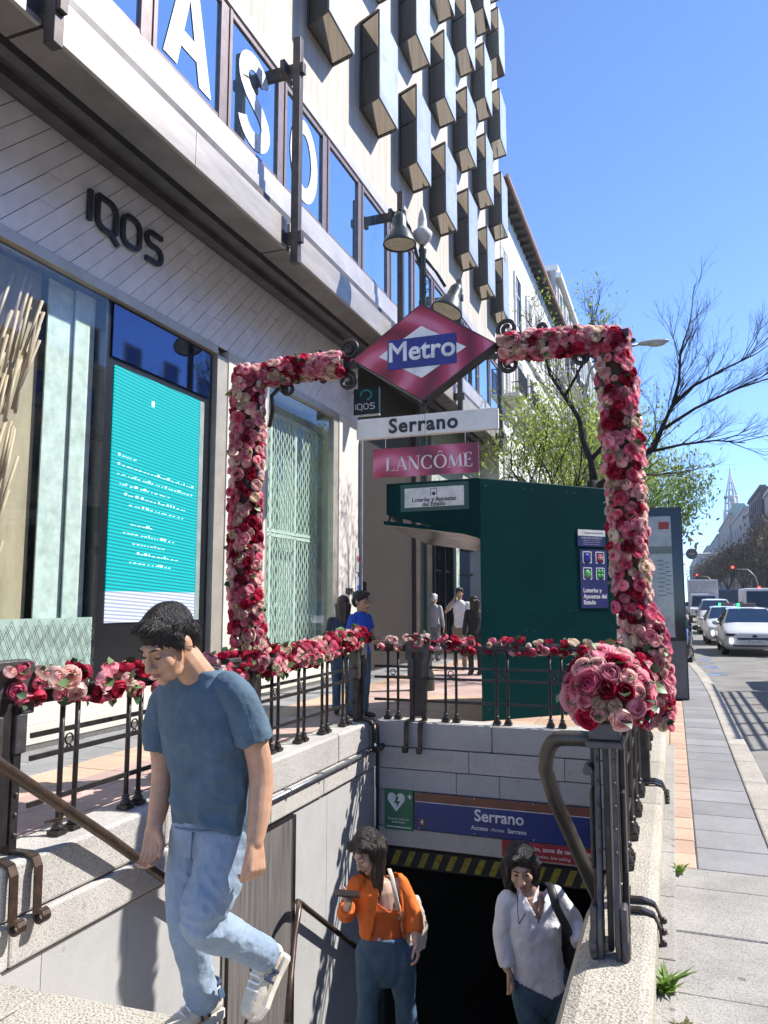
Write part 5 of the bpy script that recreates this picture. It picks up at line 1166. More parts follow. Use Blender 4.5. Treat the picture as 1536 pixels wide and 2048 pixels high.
    if plate: text('plate_text', plate, .105, M_TXT, t, frame((0, -.047, .455), (1, 0, 0), (0, 0, 1)), ext=.0005)
    MB().ball((0, -.02, .62), (.075, .012, .04), 14, 6).build('badge', M_DKPL, t)
    if taxi:
        rl = MB().box((-.22, 2.1, 1.49), (.26, 2.2, 1.62)).build('roof_sign', mat('roof_sign', (.25, .20, .16), .5), t, .02); MB().box((-.30, 2.1, 1.49), (-.22, 2.2, 1.62)).build('free_light', mat('free_green', (.05, .4, .15), .4, emit=(.05, .9, .3), estr=.8), rl)
    return t
P_W = mat('paint_white', (.72, .72, .73), .28, var=.02, coat=.5); P_K = mat('paint_black', (.012, .013, .016), .2, var=.05, coat=.8); P_B = mat('paint_blue', (.02, .045, .12), .22, var=.05, coat=.8); P_S = mat('paint_silver', (.42, .44, .47), .25, .6, var=.03, coat=.5)
car('white taxi at the front of the queue with its day lamp lit', (2.30, 26.3, -.128), P_W, 0, True, plate='3916 LXG', lit=True)
car('white taxi tucked right behind the front one', (2.05, 32.6, -.128), P_W, 0, True)
car('tall white taxi van further back in the queue', (2.1, 43, -.128), P_W, 0, True, (1.02, 1.0, 1.22))
car('black car parked beside the bus map panel', (-.52, 20.8, -.128), P_K, R(-2))
car('dark blue car in the next lane past the front taxi', (4.95, 36, -.128), P_B, 0, False, (1.02, 1.05, 1.12))
car('silver car between the truck and the white van', (4.2, 62, -.128), P_S)
car('light grey car under the arched traffic light', (7.2, 74, -.128), P_S)
for k, (x, y, p_, lb) in enumerate(((1.6, 118, P_W, 'far white car at the kerb beyond the truck'), (2.0, 140, P_S, 'far silver car beyond the truck'), (-1.2, 100, P_K, 'far black car parked by the near pavement'))): car(lb, (x, y, -.128), p_)
def boxvan(label, loc, w, h, L, paint, cab, truck=False):
    t = thing('truck' if truck else 'van', label, 'truck' if truck else 'van', loc)
    if truck: MB().box((-w / 2, 1.9, .8), (w / 2, L, h)).build('cargo_box', paint, t, .03); MB().box((-w / 2 + .08, 1.88, 1.1), (w / 2 - .08, 1.9, h - .12)).build('front_panel', mat('truck_panel', (.55, .55, .56), .4), t)
    c = MB(); ch = cab; c.prism([(-w / 2 * .93, 0, .45), (-w / 2 * .93, 0, 1.1), (-w / 2 * .93, .5, 1.25), (-w / 2 * .88, .95, ch), (-w / 2 * .88, 1.9 if truck else L, ch), (-w / 2 * .93, 1.9 if truck else L, .45)], (w * .93, 0, 0)); c.build('cab', paint, t, .08)
    MB().prism([(-w * .40, .50, 1.3), (w * .40, .50, 1.3), (w * .36, .88, ch - .2), (-w * .36, .88, ch - .2)], (0, -.03, .01)).build('windscreen', M_CARG, t)
    MB().box((-w * .3, -.02, .6), (w * .3, .02, .95)).build('grille', M_DKPL, t); MB().box((-w * .48, -.04, .4), (w * .48, .06, .58)).build('bumper', M_DKPL, t)
    for s in (-1, 1):
        MB().box((s * w * .34, -.02, .8), (s * w * .44, .03, 1.0)).build('headlight', M_HEAD, t); MB().box((s * w * .5, .55, 1.3), (s * (w * .5 + .2), .63, 1.65)).build('mirror', M_DKPL, t)
        for y in (.75, L - .9): MB().lathe([(.0, -.1), (.36, -.1), (.36, .1), (.0, .1)], seg=16, M=Matrix.Translation((s * w * .43, y, .36)) @ Matrix.Rotation(R(90), 4, 'Y')).build('wheel', M_TYRE, t)
    return t
boxvan('white box truck standing over the taxi queue', (2.3, 66, -.128), 2.3, 3.45, 6.5, P_W, 2.3, True)
boxvan('white high roofed delivery van by the red traffic light', (5.0, 52, -.128), 1.95, 2.5, 5.2, P_W, 2.5)
boxvan('dark coach in the shade under the far trees', (5.6, 92, -.128), 2.4, 3.0, 9, P_B, 3.0)
# guessed stake truck added out of view to throw the ladder-like road shadow
stt = thing('shadow_truck', 'unseen grey stake sided truck added to cast the ladder shadow on the road', 'truck', (4.35, 11.4, -.128))
MB().box((-1.15, 0, 1.0), (1.15, 6.2, 1.2)).build('bed', M_DKPL, stt); MB().box((-1.02, .05, 1.2), (1.10, 6.1, 2.62)).build('load', mat('tarp', (.2, .22, .24), .8), stt)
for s in (-1, 1):
    for y in (.06, 1.1, 2.1, 3.1, 4.1, 5.1, 6.1): MB().box((s * 1.13 - .03, y - .03, 1.2), (s * 1.13 + .03, y + .03, 3.5)).build('stake', M_DKPL, stt)
    for z in (2.0, 2.75, 2.95, 3.15, 3.45): MB().box((s * 1.13 - .02, 0, z - .02), (s * 1.13 + .02, 6.2, z + .02)).build('rack_rail', M_DKPL, stt)
    for y in (.9, 5.2): MB().lathe([(.0, -.14), (.45, -.14), (.45, .14), (.0, .14)], seg=18, M=Matrix.Translation((s * .95, y, .45)) @ Matrix.Rotation(R(90), 4, 'Y')).build('wheel', M_TYRE, stt)
MB().box((-1.1, 6.25, .5), (1.1, 8.0, 2.5)).build('cab', P_W, stt, .1); MB().box((-.95, 7.98, 1.5), (.95, 8.03, 2.3)).build('windscreen', M_CARG, stt)
# traffic lights
def tlight(label, loc, h, reach, side=-1):
    t = thing('traffic_light', label, 'traffic light', loc); m_ = mat('pole_grey', (.36, .36, .34), .45, .3)
    MB().tube([(0, 0, 0), (0, 0, h * .62), (side * reach * .12, 0, h * .85), (side * reach * .4, 0, h * .98), (side * reach, 0, h)], [.07, .06, .05, .045, .04], 10).build('mast', m_, t)
    for x, z in ((side * reach, h), (0, h * .62)):
        hd = MB().box((x - .16, -.12, z - .62), (x + .16, .1, z + .28)).build('signal_head', M_DKPL, t, .03)
        for k, c in enumerate(((.6, .02, .02), (.08, .05, .01), (.01, .06, .03))): MB().lathe([(0, .0), (.10, .0), (.12, -.02)], seg=14, M=Matrix.Translation((x, -.13, z + .12 - k * .28)) @ Matrix.Rotation(R(90), 4, 'X')).build('lens', mat('sig%d' % k, c, .3, emit=(1, .05, .03) if k == 0 else None, estr=2.2), hd)
tlight('traffic light on a curved mast showing red beside the white van', (6.45, 68, -.13), 4.3, 1.85)
tlight('farther traffic light curving over the box truck', (4.6, 96, -.13), 4.6, 1.9)
sgp = thing('hanging_road_sign', 'round sign on a thin arm sticking out over the kerb', 'sign', (-1.2, 45, 0))
MB().tube([(0, 0, 0), (0, 0, 4.1)], .05, 8).tube([(0, 0, 4.1), (3.2, 0, 4.12)], .03, 8).build('arm', mat('pole_grey', (.36, .36, .34)), sgp); MB().cyl((2.25, -.03, 4.12), (2.25, .03, 4.12), .30, seg=20).build('disc', mat('disc_grey', (.16, .15, .17), .5), sgp); MB().box((2.1, -.035, 4.08), (2.4, -.03, 4.16)).build('bar', mat('disc_bar', (.4, .38, .4), .5), sgp)

# ------------------------------------------------------------------ church spire
ch = thing('church_tower', 'pale openwork gothic church spire rising over the far roofs', 'church', (30.2, 430, 0)); M_CH = mat('spire_stone', (.62, .57, .56), .8, var=.1, scale=.3)
MB().box((-4.4, -4.4, 0), (4.4, 4.4, 41)).build('tower', M_CH, ch)
for a in range(8):
    c, s = math.cos(R(45 * a + 22.5)), math.sin(R(45 * a + 22.5)); MB().tube([(3.6 * c, 3.6 * s, 41), (3.0 * c, 3.0 * s, 55)], [.55, .42], 6).build('pier', M_CH, ch); MB().tube([(2.8 * c, 2.8 * s, 55), (.35 * c, .35 * s, 67)], [.38, .2], 5).build('spire_rib', M_CH, ch)
    MB().tube([(4.2 * c, 4.2 * s, 41), (4.1 * c, 4.1 * s, 46), (4.1 * c, 4.1 * s, 49)], [.4, .35, .03], 5).build('pinnacle', M_CH, ch)
for z0, z1, r in ((41, 42, 4.6), (47.5, 48.1, 3.5), (51.5, 52, 3.3), (54.6, 55.4, 3.6), (58.5, 58.9, 2.2), (62, 62.4, 1.4)): MB().lathe([(r * .78, z0), (r, z0), (r, z1), (r * .78, z1), (r * .78, z0)], seg=8).build('gallery_ring', M_CH, ch)
MB().tube([(0, 0, 42), (0, 0, 55)], 1.0, 8).build('core', M_CH, ch); MB().lathe([(.5, 66.6), (.6, 67.2), (.3, 67.8), (.45, 68.6), (.35, 69.6), (.25, 70), (.0, 70.8)], seg=10).build('statue', M_CH, ch)
# ------------------------------------------------------------------ people
_F = 1540.; _yw, _pt = R(20.45), R(6.63)
_fh = Vector((-math.sin(_yw), math.cos(_yw), 0)); _rt = Vector((math.cos(_yw), math.sin(_yw), 0)); _fw = _fh * math.cos(_pt) + Vector((0, 0, math.sin(_pt))); _up = -_fh * math.sin(_pt) + Vector((0, 0, math.cos(_pt)))
def at(u, v, d):
    """point that was measured on the photograph at column u, row v, d metres into the scene"""
    return Vector((0, 0, 1.55)) + (_rt * ((u - 768) / _F) - _up * ((v - 1024) / _F) + _fw) * d
def limb(b, pts, rad, sub=3):
    pts = [Vector(p) for p in pts]; P = []; Q = []
    for i in range(len(pts) - 1):
        p0, p1, p2, p3 = pts[max(i - 1, 0)], pts[i], pts[i + 1], pts[min(i + 2, len(pts) - 1)]
        for k in range(sub):
            t = k / sub
            P.append(.5 * ((2 * p1) + (p2 - p0) * t + (2 * p0 - 5 * p1 + 4 * p2 - p3) * t * t + (3 * p1 - p0 - 3 * p2 + p3) * t ** 3)); Q.append(rad[i] * (1 - t) + rad[i + 1] * t)
    P.append(pts[-1]); Q.append(rad[-1])
    b.tube(P, Q, 14); b.ball(P[0], Q[0], 14, 10); b.ball(P[-1], Q[-1], 14, 10); return b
def sleeve_tube(b, pts, rad, sub=4):
    n0 = len(b.v); c = MB(); limb(c, pts, rad, sub); c2 = MB(); k = (len(pts) - 1) * sub + 1
    c2.v = c.v; keep = k * 14 + 14 * 11
    for f, mi, sm in zip(c.f, c.mi, c.sm):
        if max(f) < keep: c2.f.append(f); c2.mi.append(mi); c2.sm.append(sm)
    return b.add(c2.v, c2.f, 0, True)
def loft(b, rings, seg=20):
    """rings: (centre, x-axis, rx, ry[, forward shift]) from bottom to top, superelliptic"""
    vs_ = []; fs = []
    for c, x, rx, ry in rings:
        c = Vector(c); x = Vector(x).normalized(); y = Vector((0, 0, 1)).cross(x).normalized()
        for k in range(seg):
            a = 2 * math.pi * k / seg; ca, sa = math.cos(a), math.sin(a); e = .85
            vs_.append(c + x * (rx * math.copysign(abs(ca) ** e, ca)) + y * (ry * math.copysign(abs(sa) ** e, sa)))
    n = len(rings)
    for i in range(n - 1):
        for k in range(seg): k2 = (k + 1) % seg; fs.append((i * seg + k, i * seg + k2, (i + 1) * seg + k2, (i + 1) * seg + k))
    fs += [tuple(reversed(range(seg))), tuple((n - 1) * seg + k for k in range(seg))]
    return b.add(vs_, fs, 0, True)
def fuse(b, name, m, parent, voxel=.006, smooth=6, disp=None, mats=None, zone=None, cut=None, thick=.006):
    """all shapes of b welded into one continuous skin (voxel remesh), smoothed, then folded by disp(point, normal)"""
    me = b.mesh(name, m); o = bpy.data.objects.new(name, me); COL.objects.link(o)
    r = o.modifiers.new('r', 'REMESH'); r.mode = 'VOXEL'; r.voxel_size = voxel; r.use_smooth_shade = True
    if smooth: s = o.modifiers.new('s', 'SMOOTH'); s.factor = .5; s.iterations = smooth
    dg = bpy.context.evaluated_depsgraph_get(); dg.update(); me2 = bpy.data.meshes.new_from_object(o.evaluated_get(dg)); bpy.data.objects.remove(o); bpy.data.meshes.remove(me)
    me2.name = name; me2.materials.clear()
    for q in (mats or [m]): me2.materials.append(q)
    if disp:
        nv = [v.normal.copy() for v in me2.vertices]
        for v, n_ in zip(me2.vertices, nv): v.co += n_ * disp(v.co, n_)
    if zone:
        for p in me2.polygons: p.material_index = zone(p.center)
    if cut:
        bm = bmesh.new(); bm.from_mesh(me2); bmesh.ops.delete(bm, geom=[v for v in bm.verts if cut(v.co)], context='VERTS'); bm.to_mesh(me2); bm.free()
    me2.polygons.foreach_set('use_smooth', [True] * len(me2.polygons)); me2.update()
    o = link(name, me2, parent)
    if cut: sm = o.modifiers.new('thickness', 'SOLIDIFY'); sm.thickness = thick; sm.offset = -1
    return o
def folds(amp, fr=(9, 9, 5), seed=0., ridge=.6):
    def f(p, n):
        q = Vector((p.x * fr[0] + seed, p.y * fr[1], p.z * fr[2])); w = mnoise.noise(q * .6) * .8; q = q + Vector((w, -w, w * 1.5))
        a = mnoise.noise(q); c = mnoise.noise(q * 2.3 + Vector((5, 1, 2)))
        return amp * (ridge * (1 - 2.4 * abs(a)) * .7 + .45 * c)
    return f
M_SKIN = mat('skin_light', (.55, .315, .205), .5, var=.08, scale=25, bump=.06, bscale=180); M_SKIN2 = mat('skin_fair', (.56, .36, .27), .5, var=.08, scale=25); M_SKINT = mat('skin_tan', (.48, .29, .20), .5, var=.08, scale=25)
for m_ in (M_SKIN, M_SKIN2, M_SKINT):
    pb = m_.node_tree.nodes['Principled BSDF']; pb.inputs['Subsurface Weight'].default_value = .12; pb.inputs['Subsurface Radius'].default_value = (.012, .005, .003)
M_HAIR = mat('hair_black', (.016, .012, .011), .38, var=.5, scale=60, stretch=(1, 1, .35), bump=.7, bscale=160); M_HAIRB = mat('hair_brown', (.035, .022, .016), .36, var=.5, scale=50, stretch=(1, 1, .2), bump=.7, bscale=120); M_HAIRL = mat('hair_light', (.09, .055, .035), .4, var=.4, scale=50, stretch=(1, 1, .2))
M_LIP = mat('lip', (.34, .12, .10), .45); M_BROW = mat('brow', (.03, .02, .016), .8)
def head_frame(c, F, U):
    F = Vector(F).normalized(); X = F.cross(Vector(U)).normalized(); U = X.cross(F).normalized()
    return Matrix(((X.x, F.x, U.x, c[0]), (X.y, F.y, U.y, c[1]), (X.z, F.z, U.z, c[2]), (0, 0, 0, 1)))
def add_head(b, H, s=1., fem=False):
    E = lambda c, r: b.ball(H @ (Vector(c) * s), tuple(q * s for q in r), 16, 12, M=H.to_3x3())
    E((0, -.015, .045), (.075, .096, .086)); E((0, .035, -.02), (.060, .062, .085)); E((0, .038, -.074), (.047 if fem else .052, .048, .038)); E((0, .078, -.094), (.020, .018, .018))
    E((0, .084, .032), (.048, .016, .013)); E((0, .093, -.052), (.022, .010, .012)); E((0, .093, -.068), (.018, .009, .008))
    for q in (-1, 1): E((q * .036, .066, -.02), (.026, .026, .03)); E((q * .077, -.008, .0), (.009, .021, .031)); E((q * .012, .106, -.030), (.009, .010, .008)); E((q * .03, .082, .008), (.013, .010, .009))
    limb(b, [H @ (Vector((0, .092, .022)) * s), H @ (Vector((0, .108, -.004)) * s), H @ (Vector((0, .120, -.026)) * s)], [.008 * s, .0095 * s, .0125 * s])
def strand_hair(name, src, m, parent, flow, n, L, w, seed=1, keep=lambda p: True):
    """fine locks laid over the hair cap, each a thin tapering strip following flow"""
    g = random.Random(seed); vs = [v for v in src.data.vertices if keep(v.co)]; b = MB()
    for k in range(n):
        v = g.choice(vs); p = v.co + v.normal * .001; nn = v.normal.copy(); l_ = L * g.uniform(.6, 1.3); d = (flow(p) + Vector((g.gauss(0, .1), g.gauss(0, .1), g.gauss(0, .1)))).normalized(); pts = []
        for j in range(4):
            t = j / 3; d2 = (d - nn * d.dot(nn) * (1.0 if t < .7 else .85) - nn * .18 * t).normalized(); pts.append(p + nn * .0016 * math.sin(t * 2.4) + d2 * l_ * t)
        s_ = d.cross(nn).normalized() * w * .5
        b.add([pts[0] - s_, pts[0] + s_, pts[1] + s_, pts[1] - s_, pts[2] + s_ * .8, pts[2] - s_ * .8, pts[3]], [(0, 1, 2, 3), (3, 2, 4, 5), (5, 4, 6)], 0, True)
    me = bpy.data.meshes.new(name); me.from_pydata(b.v, [], b.f); me.polygons.foreach_set('use_smooth', b.sm); me.materials.append(m); o = link(name, me, parent); o['kind'] = 'stuff'; return o
def face_bits(H, s, parent, hair, lids=True, open_=False):
    for q in (-1, 1):
        MB().tube([H @ (Vector(p) * s) for p in ((q * .013, .103, .033), (q * .032, .100, .040), (q * .052, .084, .036))], [.0022 * s, .0034 * s, .0014 * s], 6).build('eyebrow', M_BROW, parent)
        if open_: MB().ball(H @ (Vector((q * .030, .0885, .009)) * s), (.011 * s, .006 * s, .0055 * s), 10, 6, M=H.to_3x3()).build('eye', mat('eye', (.03, .02, .018), .2), parent)
        else: MB().tube([H @ (Vector(p) * s) for p in ((q * .018, .0935, .006), (q * .030, .0955, .003), (q * .043, .087, .006))], [.0015 * s, .003 * s, .0015 * s], 6).build('eyelash', M_BROW, parent)
    MB().ball(H @ (Vector((0, .0975, -.055)) * s), (.021 * s, .008 * s, .005 * s), 12, 6, M=H.to_3x3()).ball(H @ (Vector((0, .0965, -.064)) * s), (.018 * s, .008 * s, .006 * s), 12, 6, M=H.to_3x3()).build('lips', M_LIP, parent)
def hand(b, wr, palm, side, curl=.5, s=1., thumb=None):
    """palm and five unequal fingers; palm = direction from wrist to knuckles, side = toward the thumb edge"""
    d = Vector(palm).normalized(); t = Vector(side); t = (t - d * t.dot(d)).normalized(); n = d.cross(t)
    wr = Vector(wr); k = wr + d * .085 * s
    for q in (-.026, -.009, .009, .026): limb(b, [wr + t * q * .6 * s, k + t * q * s], [.017 * s, .0125 * s], 2)
    for q, L in ((.029, .070), (.010, .078), (-.010, .072), (-.029, .056)):
        p = k + t * q * s; a = d; pts = [p]; ang = 0
        for j, f in enumerate((.42, .32, .26)):
            ang += curl * (.9, 1.1, .9)[j]; p = p + (d * math.cos(ang) + n * math.sin(ang)) * L * f * s; pts.append(p)
        limb(b, pts, [.0098 * s, .0092 * s, .0085 * s, .0072 * s], 2)
    p0 = wr + d * .022 * s + t * .022 * s; th = thumb or (d * .8 + t * .65 + n * .45)
    p1 = p0 + th.normalized() * .042 * s; p2 = p1 + (th.normalized() + d * .5 + n * .25).normalized() * .032 * s; p3 = p2 + (d + n * .4).normalized() * .026 * s
    limb(b, [p0, p1, p2, p3], [.015 * s, .012 * s, .010 * s, .0085 * s], 2)
def shoe(parent, heel, toe, up, s=1., um=None, solem=None, letter=True):
    """chunky trainer from heel to toe"""
    x = (Vector(toe) - Vector(heel)).normalized(); H = Matrix.Identity(4); u = Vector(up); y = u.cross(x).normalized(); u = x.cross(y)
    H = Matrix(((x.x, y.x, u.x, heel[0]), (x.y, y.y, u.y, heel[1]), (x.z, y.z, u.z, heel[2]), (0, 0, 0, 1))); L = (Vector(toe) - Vector(heel)).length
    st = [(0, .030, .0), (.06, .037, .0), (.3, .036, .0), (.55, .040, 0), (.75, .047, 0), (.92, .038, .0), (1, .018, .01)]
    so = MB(); vs_ = []
    top = [.030, .034, .026, .024, .024, .026, .03]
    for (t, w, z), tp in zip(st, top):
        for zz in (z, tp):
            for q in (-1, 1): vs_.append(H @ Vector((t * L, q * w * s * (1.06 if zz < .02 else 1), zz * s)))
    f = []
    for i in range(6):
        a = i * 4; f += [(a, a + 1, a + 5, a + 4), (a + 2, a + 6, a + 7, a + 3), (a, a + 4, a + 6, a + 2), (a + 1, a + 3, a + 7, a + 5)]
    f += [(0, 2, 3, 1), (24, 25, 27, 26)]
    so.add(vs_, f); so.build('sole', solem, parent, .004)
    b = MB(); P = lambda t, q, z: H @ Vector((t * L, q * s, z * s))
    limb(b, [P(.10, 0, .052), P(.35, 0, .055), P(.62, 0, .046), P(.86, 0, .038)], [.034 * s, .035 * s, .037 * s, .030 * s]); limb(b, [P(.12, 0, .06), P(.16, 0, .10)], [.034 * s, .036 * s]); limb(b, [P(.45, 0, .07), P(.27, 0, .10)], [.026 * s, .028 * s])
    o = fuse(b, 'upper', um, parent, .005, 4, folds(.0012, (60, 60, 60)))
    for k in range(4): MB().tube([P(.66 - k * .09, -.022, .070 + k * .009), P(.65 - k * .09, 0, .086 + k * .008), P(.64 - k * .09, .022, .070 + k * .009)], .0045 * s, 6).build('lace', M_LETW, parent)
    b = MB(); b.tube([P(.15 + .09 * math.cos(R(a)), .034 * math.sin(R(a)), .128) for a in range(0, 361, 30)], .008 * s, 6); b.build('collar', mat('shoe_navy', (.03, .05, .11), .7), parent)
    for q in (-1, 1):
        if letter: text('side_mark', 'N', .062 * s, mat('shoe_navy', (.03, .05, .11)), parent, frame(P(.36, q * .0375, .058), x * -q, u + y * q * -.25), bold=.002, ext=.002)
        MB().prism([P(.04, q * .036, .075), P(.13, q * .037, .075), P(.15, q * .034, .11), P(.06, q * .032, .11)], y * q * .004).build('side_patch', mat('shoe_patch', (.08, .14, .24), .6), parent)
    return o

# ---- man in the tee shirt, stepping onto the landing
man = thing('person', 'person in a slate blue tee shirt and pale jeans stepping up with eyes lowered', 'person', at(395, 2075, 2.75)); man.location.z = 0; MO = -man.location
def m(u, v, d=2.75): return at(u, v, d) + MO
XA = (m(490, 1380, 2.66) - m(318, 1380, 2.80))          # shoulder axis, image left to right
Hc = m(338, 1288, 2.64); FD = -_fh * .78 - _rt * .42 - Vector((0, 0, .52)); H = head_frame(Hc, FD, Vector((0, 0, 1)) - _rt * .06 - _fh * .15)
skin = MB(); add_head(skin, H, 1.0)
limb(skin, [H @ Vector((0, -.03, -.05)), m(385, 1338, 2.70), m(402, 1362, 2.74)], [.058, .057, .062])
loft(skin, [(m(428, 1650), XA, .145, .10), (m(425, 1570), XA, .135, .095), (m(412, 1470), XA, .15, .105), (m(403, 1400), XA, .15, .095), (m(402, 1360), XA, .10, .07)])
aR = [m(330, 1385, 2.80), m(322, 1470, 2.82), m(326, 1545, 2.82), m(318, 1610, 2.78), m(308, 1655, 2.74)]
aL = [m(478, 1380, 2.66), m(505, 1465, 2.66), m(522, 1545, 2.66), m(519, 1620, 2.62), m(510, 1682, 2.58)]
limb(skin, aR, [.028, .042, .041, .037, .027]); limb(skin, aL, [.028, .045, .043, .040, .029])
hand(skin, aR[-1], m(303, 1700, 2.70) - aR[-1], -_fh * .3 + _rt * .9, .45, 1.0); hand(skin, aL[-1], m(512, 1722, 2.56) - aL[-1], _rt * -.55 - _fh * .7, .72, 1.0, thumb=Vector((0, 0, -1)) - _rt * .25 - _fh * .35)
lR = [m(388, 1665, 2.80), m(372, 1760, 2.78), m(372, 1850, 2.74), m(392, 1940, 2.80), m(404, 2030, 2.84)]
lL = [m(455, 1668, 2.70), m(428, 1770, 2.62), m(402, 1845, 2.55), m(470, 1885, 2.68), m(540, 1920, 2.84)]
limb(skin, lR, [.075, .06, .042, .04, .032]); limb(skin, lL, [.075, .06, .042, .04, .032])
body = fuse(skin, 'body', M_SKIN, man, .0042, 3)
hb = MB(); E = lambda c, r: hb.ball(H @ (Vector(c) * 1.0), tuple(q * 1.0 for q in r), 18, 14, M=H.to_3x3())
E((0, -.018, .058), (.081, .100, .082)); E((0, .052, .102), (.056, .040, .024)); E((0, -.066, .01), (.074, .052, .070)); E((.070, .012, .032), (.011, .030, .034)); E((-.070, .012, .032), (.011, .030, .034))
def strands(amp, fr, ax): 
    Hi = H.to_3x3().inverted()
    return lambda p, n: amp * (mnoise.noise(Vector((p.x * fr, p.y * fr, p.z * fr * ax))) + .6 * mnoise.noise(Vector((p.x * fr * 2.5, p.y * fr * 2.5, p.z * fr * ax * 2))) )
hcap = fuse(hb, 'hair', M_HAIR, man, .0045, 4, strands(.0016, 60, .5)); HL = H.inverted()
strand_hair('hair_strands', hcap, M_HAIR, hcap, lambda p: H.to_3x3() @ (Vector((.25, .9, -.15)) if (HL @ p).z > .07 else Vector((0, -.25, -1))), 2200, .042, .0042, 3)
face_bits(H, 1.0, man, M_HAIR)
M_TEE = mat('tee_blue', (.085, .14, .195), .85, var=.10, scale=10, bump=.55, bscale=15); M_JEAN = mat('jean_pale', (.29, .37, .47), .85, var=.12, scale=7, bump=.6, bscale=20, col2=(.20, .27, .38))
sh = MB()
loft(sh, [(m(431, 1690), XA, .170, .130), (m(430, 1632), XA, .152, .117), (m(427, 1590), XA, .147, .111), (m(424, 1540), XA, .146, .109), (m(414, 1475), XA, .159, .117), (m(405, 1420), XA, .164, .113), (m(402, 1382), XA, .166, .098), (m(402, 1358), XA, .118, .080), (m(398, 1344, 2.73), XA, .082, .068)], 24)
slv = [MB(), MB()]; sleeve_tube(slv[0], [m(352, 1378, 2.78), m(332, 1400, 2.80), m(320, 1452, 2.82), m(322, 1525, 2.82)], [.050, .053, .055, .058]); sleeve_tube(slv[1], [m(455, 1374, 2.68), m(478, 1396, 2.66), m(500, 1450, 2.66), m(516, 1515, 2.66)], [.052, .057, .060, .063])
def teefold(p, n):
    w = max(0, 1 - abs(p.z - m(425, 1600).z) / .32); q = Vector((p.dot(_rt), p.dot(_fh), p.z)); d = Vector((q.x * 7 - q.z * 6, q.y * 6, q.z * 5 + q.x * 5))
    r_ = 1 - 2.2 * abs(mnoise.noise(d + Vector((3, 1, mnoise.noise(d * .5))))); r2_ = 1 - 2.2 * abs(mnoise.noise(Vector((q.x * 9 + q.z * 9, q.y * 8, q.z * 11 - q.x * 8)) + Vector((9, 2, 4))))
    return .0125 * (max(r_, -.2) * (.45 + .7 * w) + max(r2_, -.2) * .8 * w) + folds(.0025, (18, 18, 14), 3.)(p, n)
hemc = m(428, 1638); sR, sL = m(321, 1496, 2.82), m(510, 1482, 2.66); dR = (aR[2] - aR[0]).normalized(); dL = (aL[2] - aL[0]).normalized()
def teecut(p):
    x_ = (p - hemc).dot(XA.normalized())
    if p.z < hemc.z + .012 * math.sin(x_ * 20 + 1) - .10 * x_ and abs(x_) < .215: return True
    return False
shirt = fuse(sh, 'shirt', M_TEE, man, .0055, 5, teefold, cut=teecut, thick=.005)
for b_, c_, d_ in ((slv[0], sR, dR), (slv[1], sL, dL)): fuse(b_, 'sleeve', M_TEE, shirt, .0055, 5, teefold, cut=lambda p: (p - c_).dot(d_) > .004 * math.sin(p.z * 60 + p.x * 50), thick=.005)
MB().tube([m(398, 1345, 2.73) + XA.normalized() * (.078 * math.cos(R(a))) + Vector((0, 0, 1)).cross(XA.normalized()) * (.066 * math.sin(R(a))) + Vector((0, 0, .010 * math.sin(R(a)))) for a in range(0, 361, 15)], .0065, 8).build('neckband', M_TEE, man)
jn = MB(); PX = XA
loft(jn, [(m(430, 1700), PX, .13, .10), (m(430, 1665), PX, .158, .115), (m(428, 1625), PX, .150, .112)], 22)
limb(jn, [m(392, 1665, 2.79), m(376, 1760, 2.78), m(374, 1850, 2.76), m(392, 1935, 2.80), m(404, 1998, 2.83)], [.092, .081, .066, .056, .052]); limb(jn, [m(455, 1672, 2.70), m(432, 1765, 2.63), m(405, 1842, 2.57), m(470, 1878, 2.68), m(530, 1908, 2.81)], [.096, .087, .071, .060, .054])
kz = m(402, 1845, 2.57)
def jfold(p, n):
    k = max(0, 1 - (p - kz).length / .2); a = max(0, 1 - abs(p.z - m(404, 1990, 2.83).z) / .16)
    d = Vector((p.x * 12, p.y * 12, p.z * 16 + p.dot(_rt) * 8)); r_ = 1 - 2.2 * abs(mnoise.noise(d + Vector((mnoise.noise(d * .4) * 1.5, 0, 3))))
    return .0065 * r_ * (.35 + 1.3 * k + 1.2 * a) + folds(.0035, (20, 20, 16), 9.)(p, n)
fuse(jn, 'jeans', M_JEAN, man, .0055, 4, jfold)
M_SEAM = mat('seam_thread', (.16, .21, .30), .9); M_SEAMT = mat('seam_tee', (.06, .10, .145), .9)
pc = m(430, 1640, 2.75); fx = XA.normalized(); fy = Vector((0, 0, 1)).cross(fx).normalized(); fy = fy if fy.dot(-_fh) > 0 else -fy
el = lambda a, rx, ry, z: pc + fx * rx * math.cos(R(a)) + fy * ry * math.sin(R(a)) + Vector((0, 0, z))
MB().tube([el(a, .156, .122, -.005) for a in range(0, 181, 12)], .004, 6).build('waistband_seam', M_SEAM, man)
for q in (25, 155): MB().tube([el(q + (8 if q < 90 else -8), .156, .120, -.01), el(q, .160, .124, -.05), el(q - (22 if q < 90 else -22), .166, .122, -.075)], .0032, 6).build('pocket_seam', M_SEAM, man)
MB().tube([el(92, .15, .121, -.01), el(94, .15, .120, -.06), el(98, .14, .108, -.11)], .0032, 6).build('fly_seam', M_SEAM, man)
M_SHU = mat('shoe_cream', (.62, .58, .50), .65, var=.1, scale=20); M_SHS = mat('shoe_sole', (.66, .62, .54), .6, var=.08)
hz = m(404, 2030, 2.86); shoe(man, Vector((hz.x + .03, hz.y + .07, .0)), Vector((hz.x - .04, hz.y - .22, .0)), (0, 0, 1), 1.05, M_SHU, M_SHS)
shoe(man, m(568, 1905, 2.93), m(500, 2042, 2.80), -_fh * .62 - _rt * .35 + Vector((0, 0, .45)), 1.12, M_SHU, M_SHS)

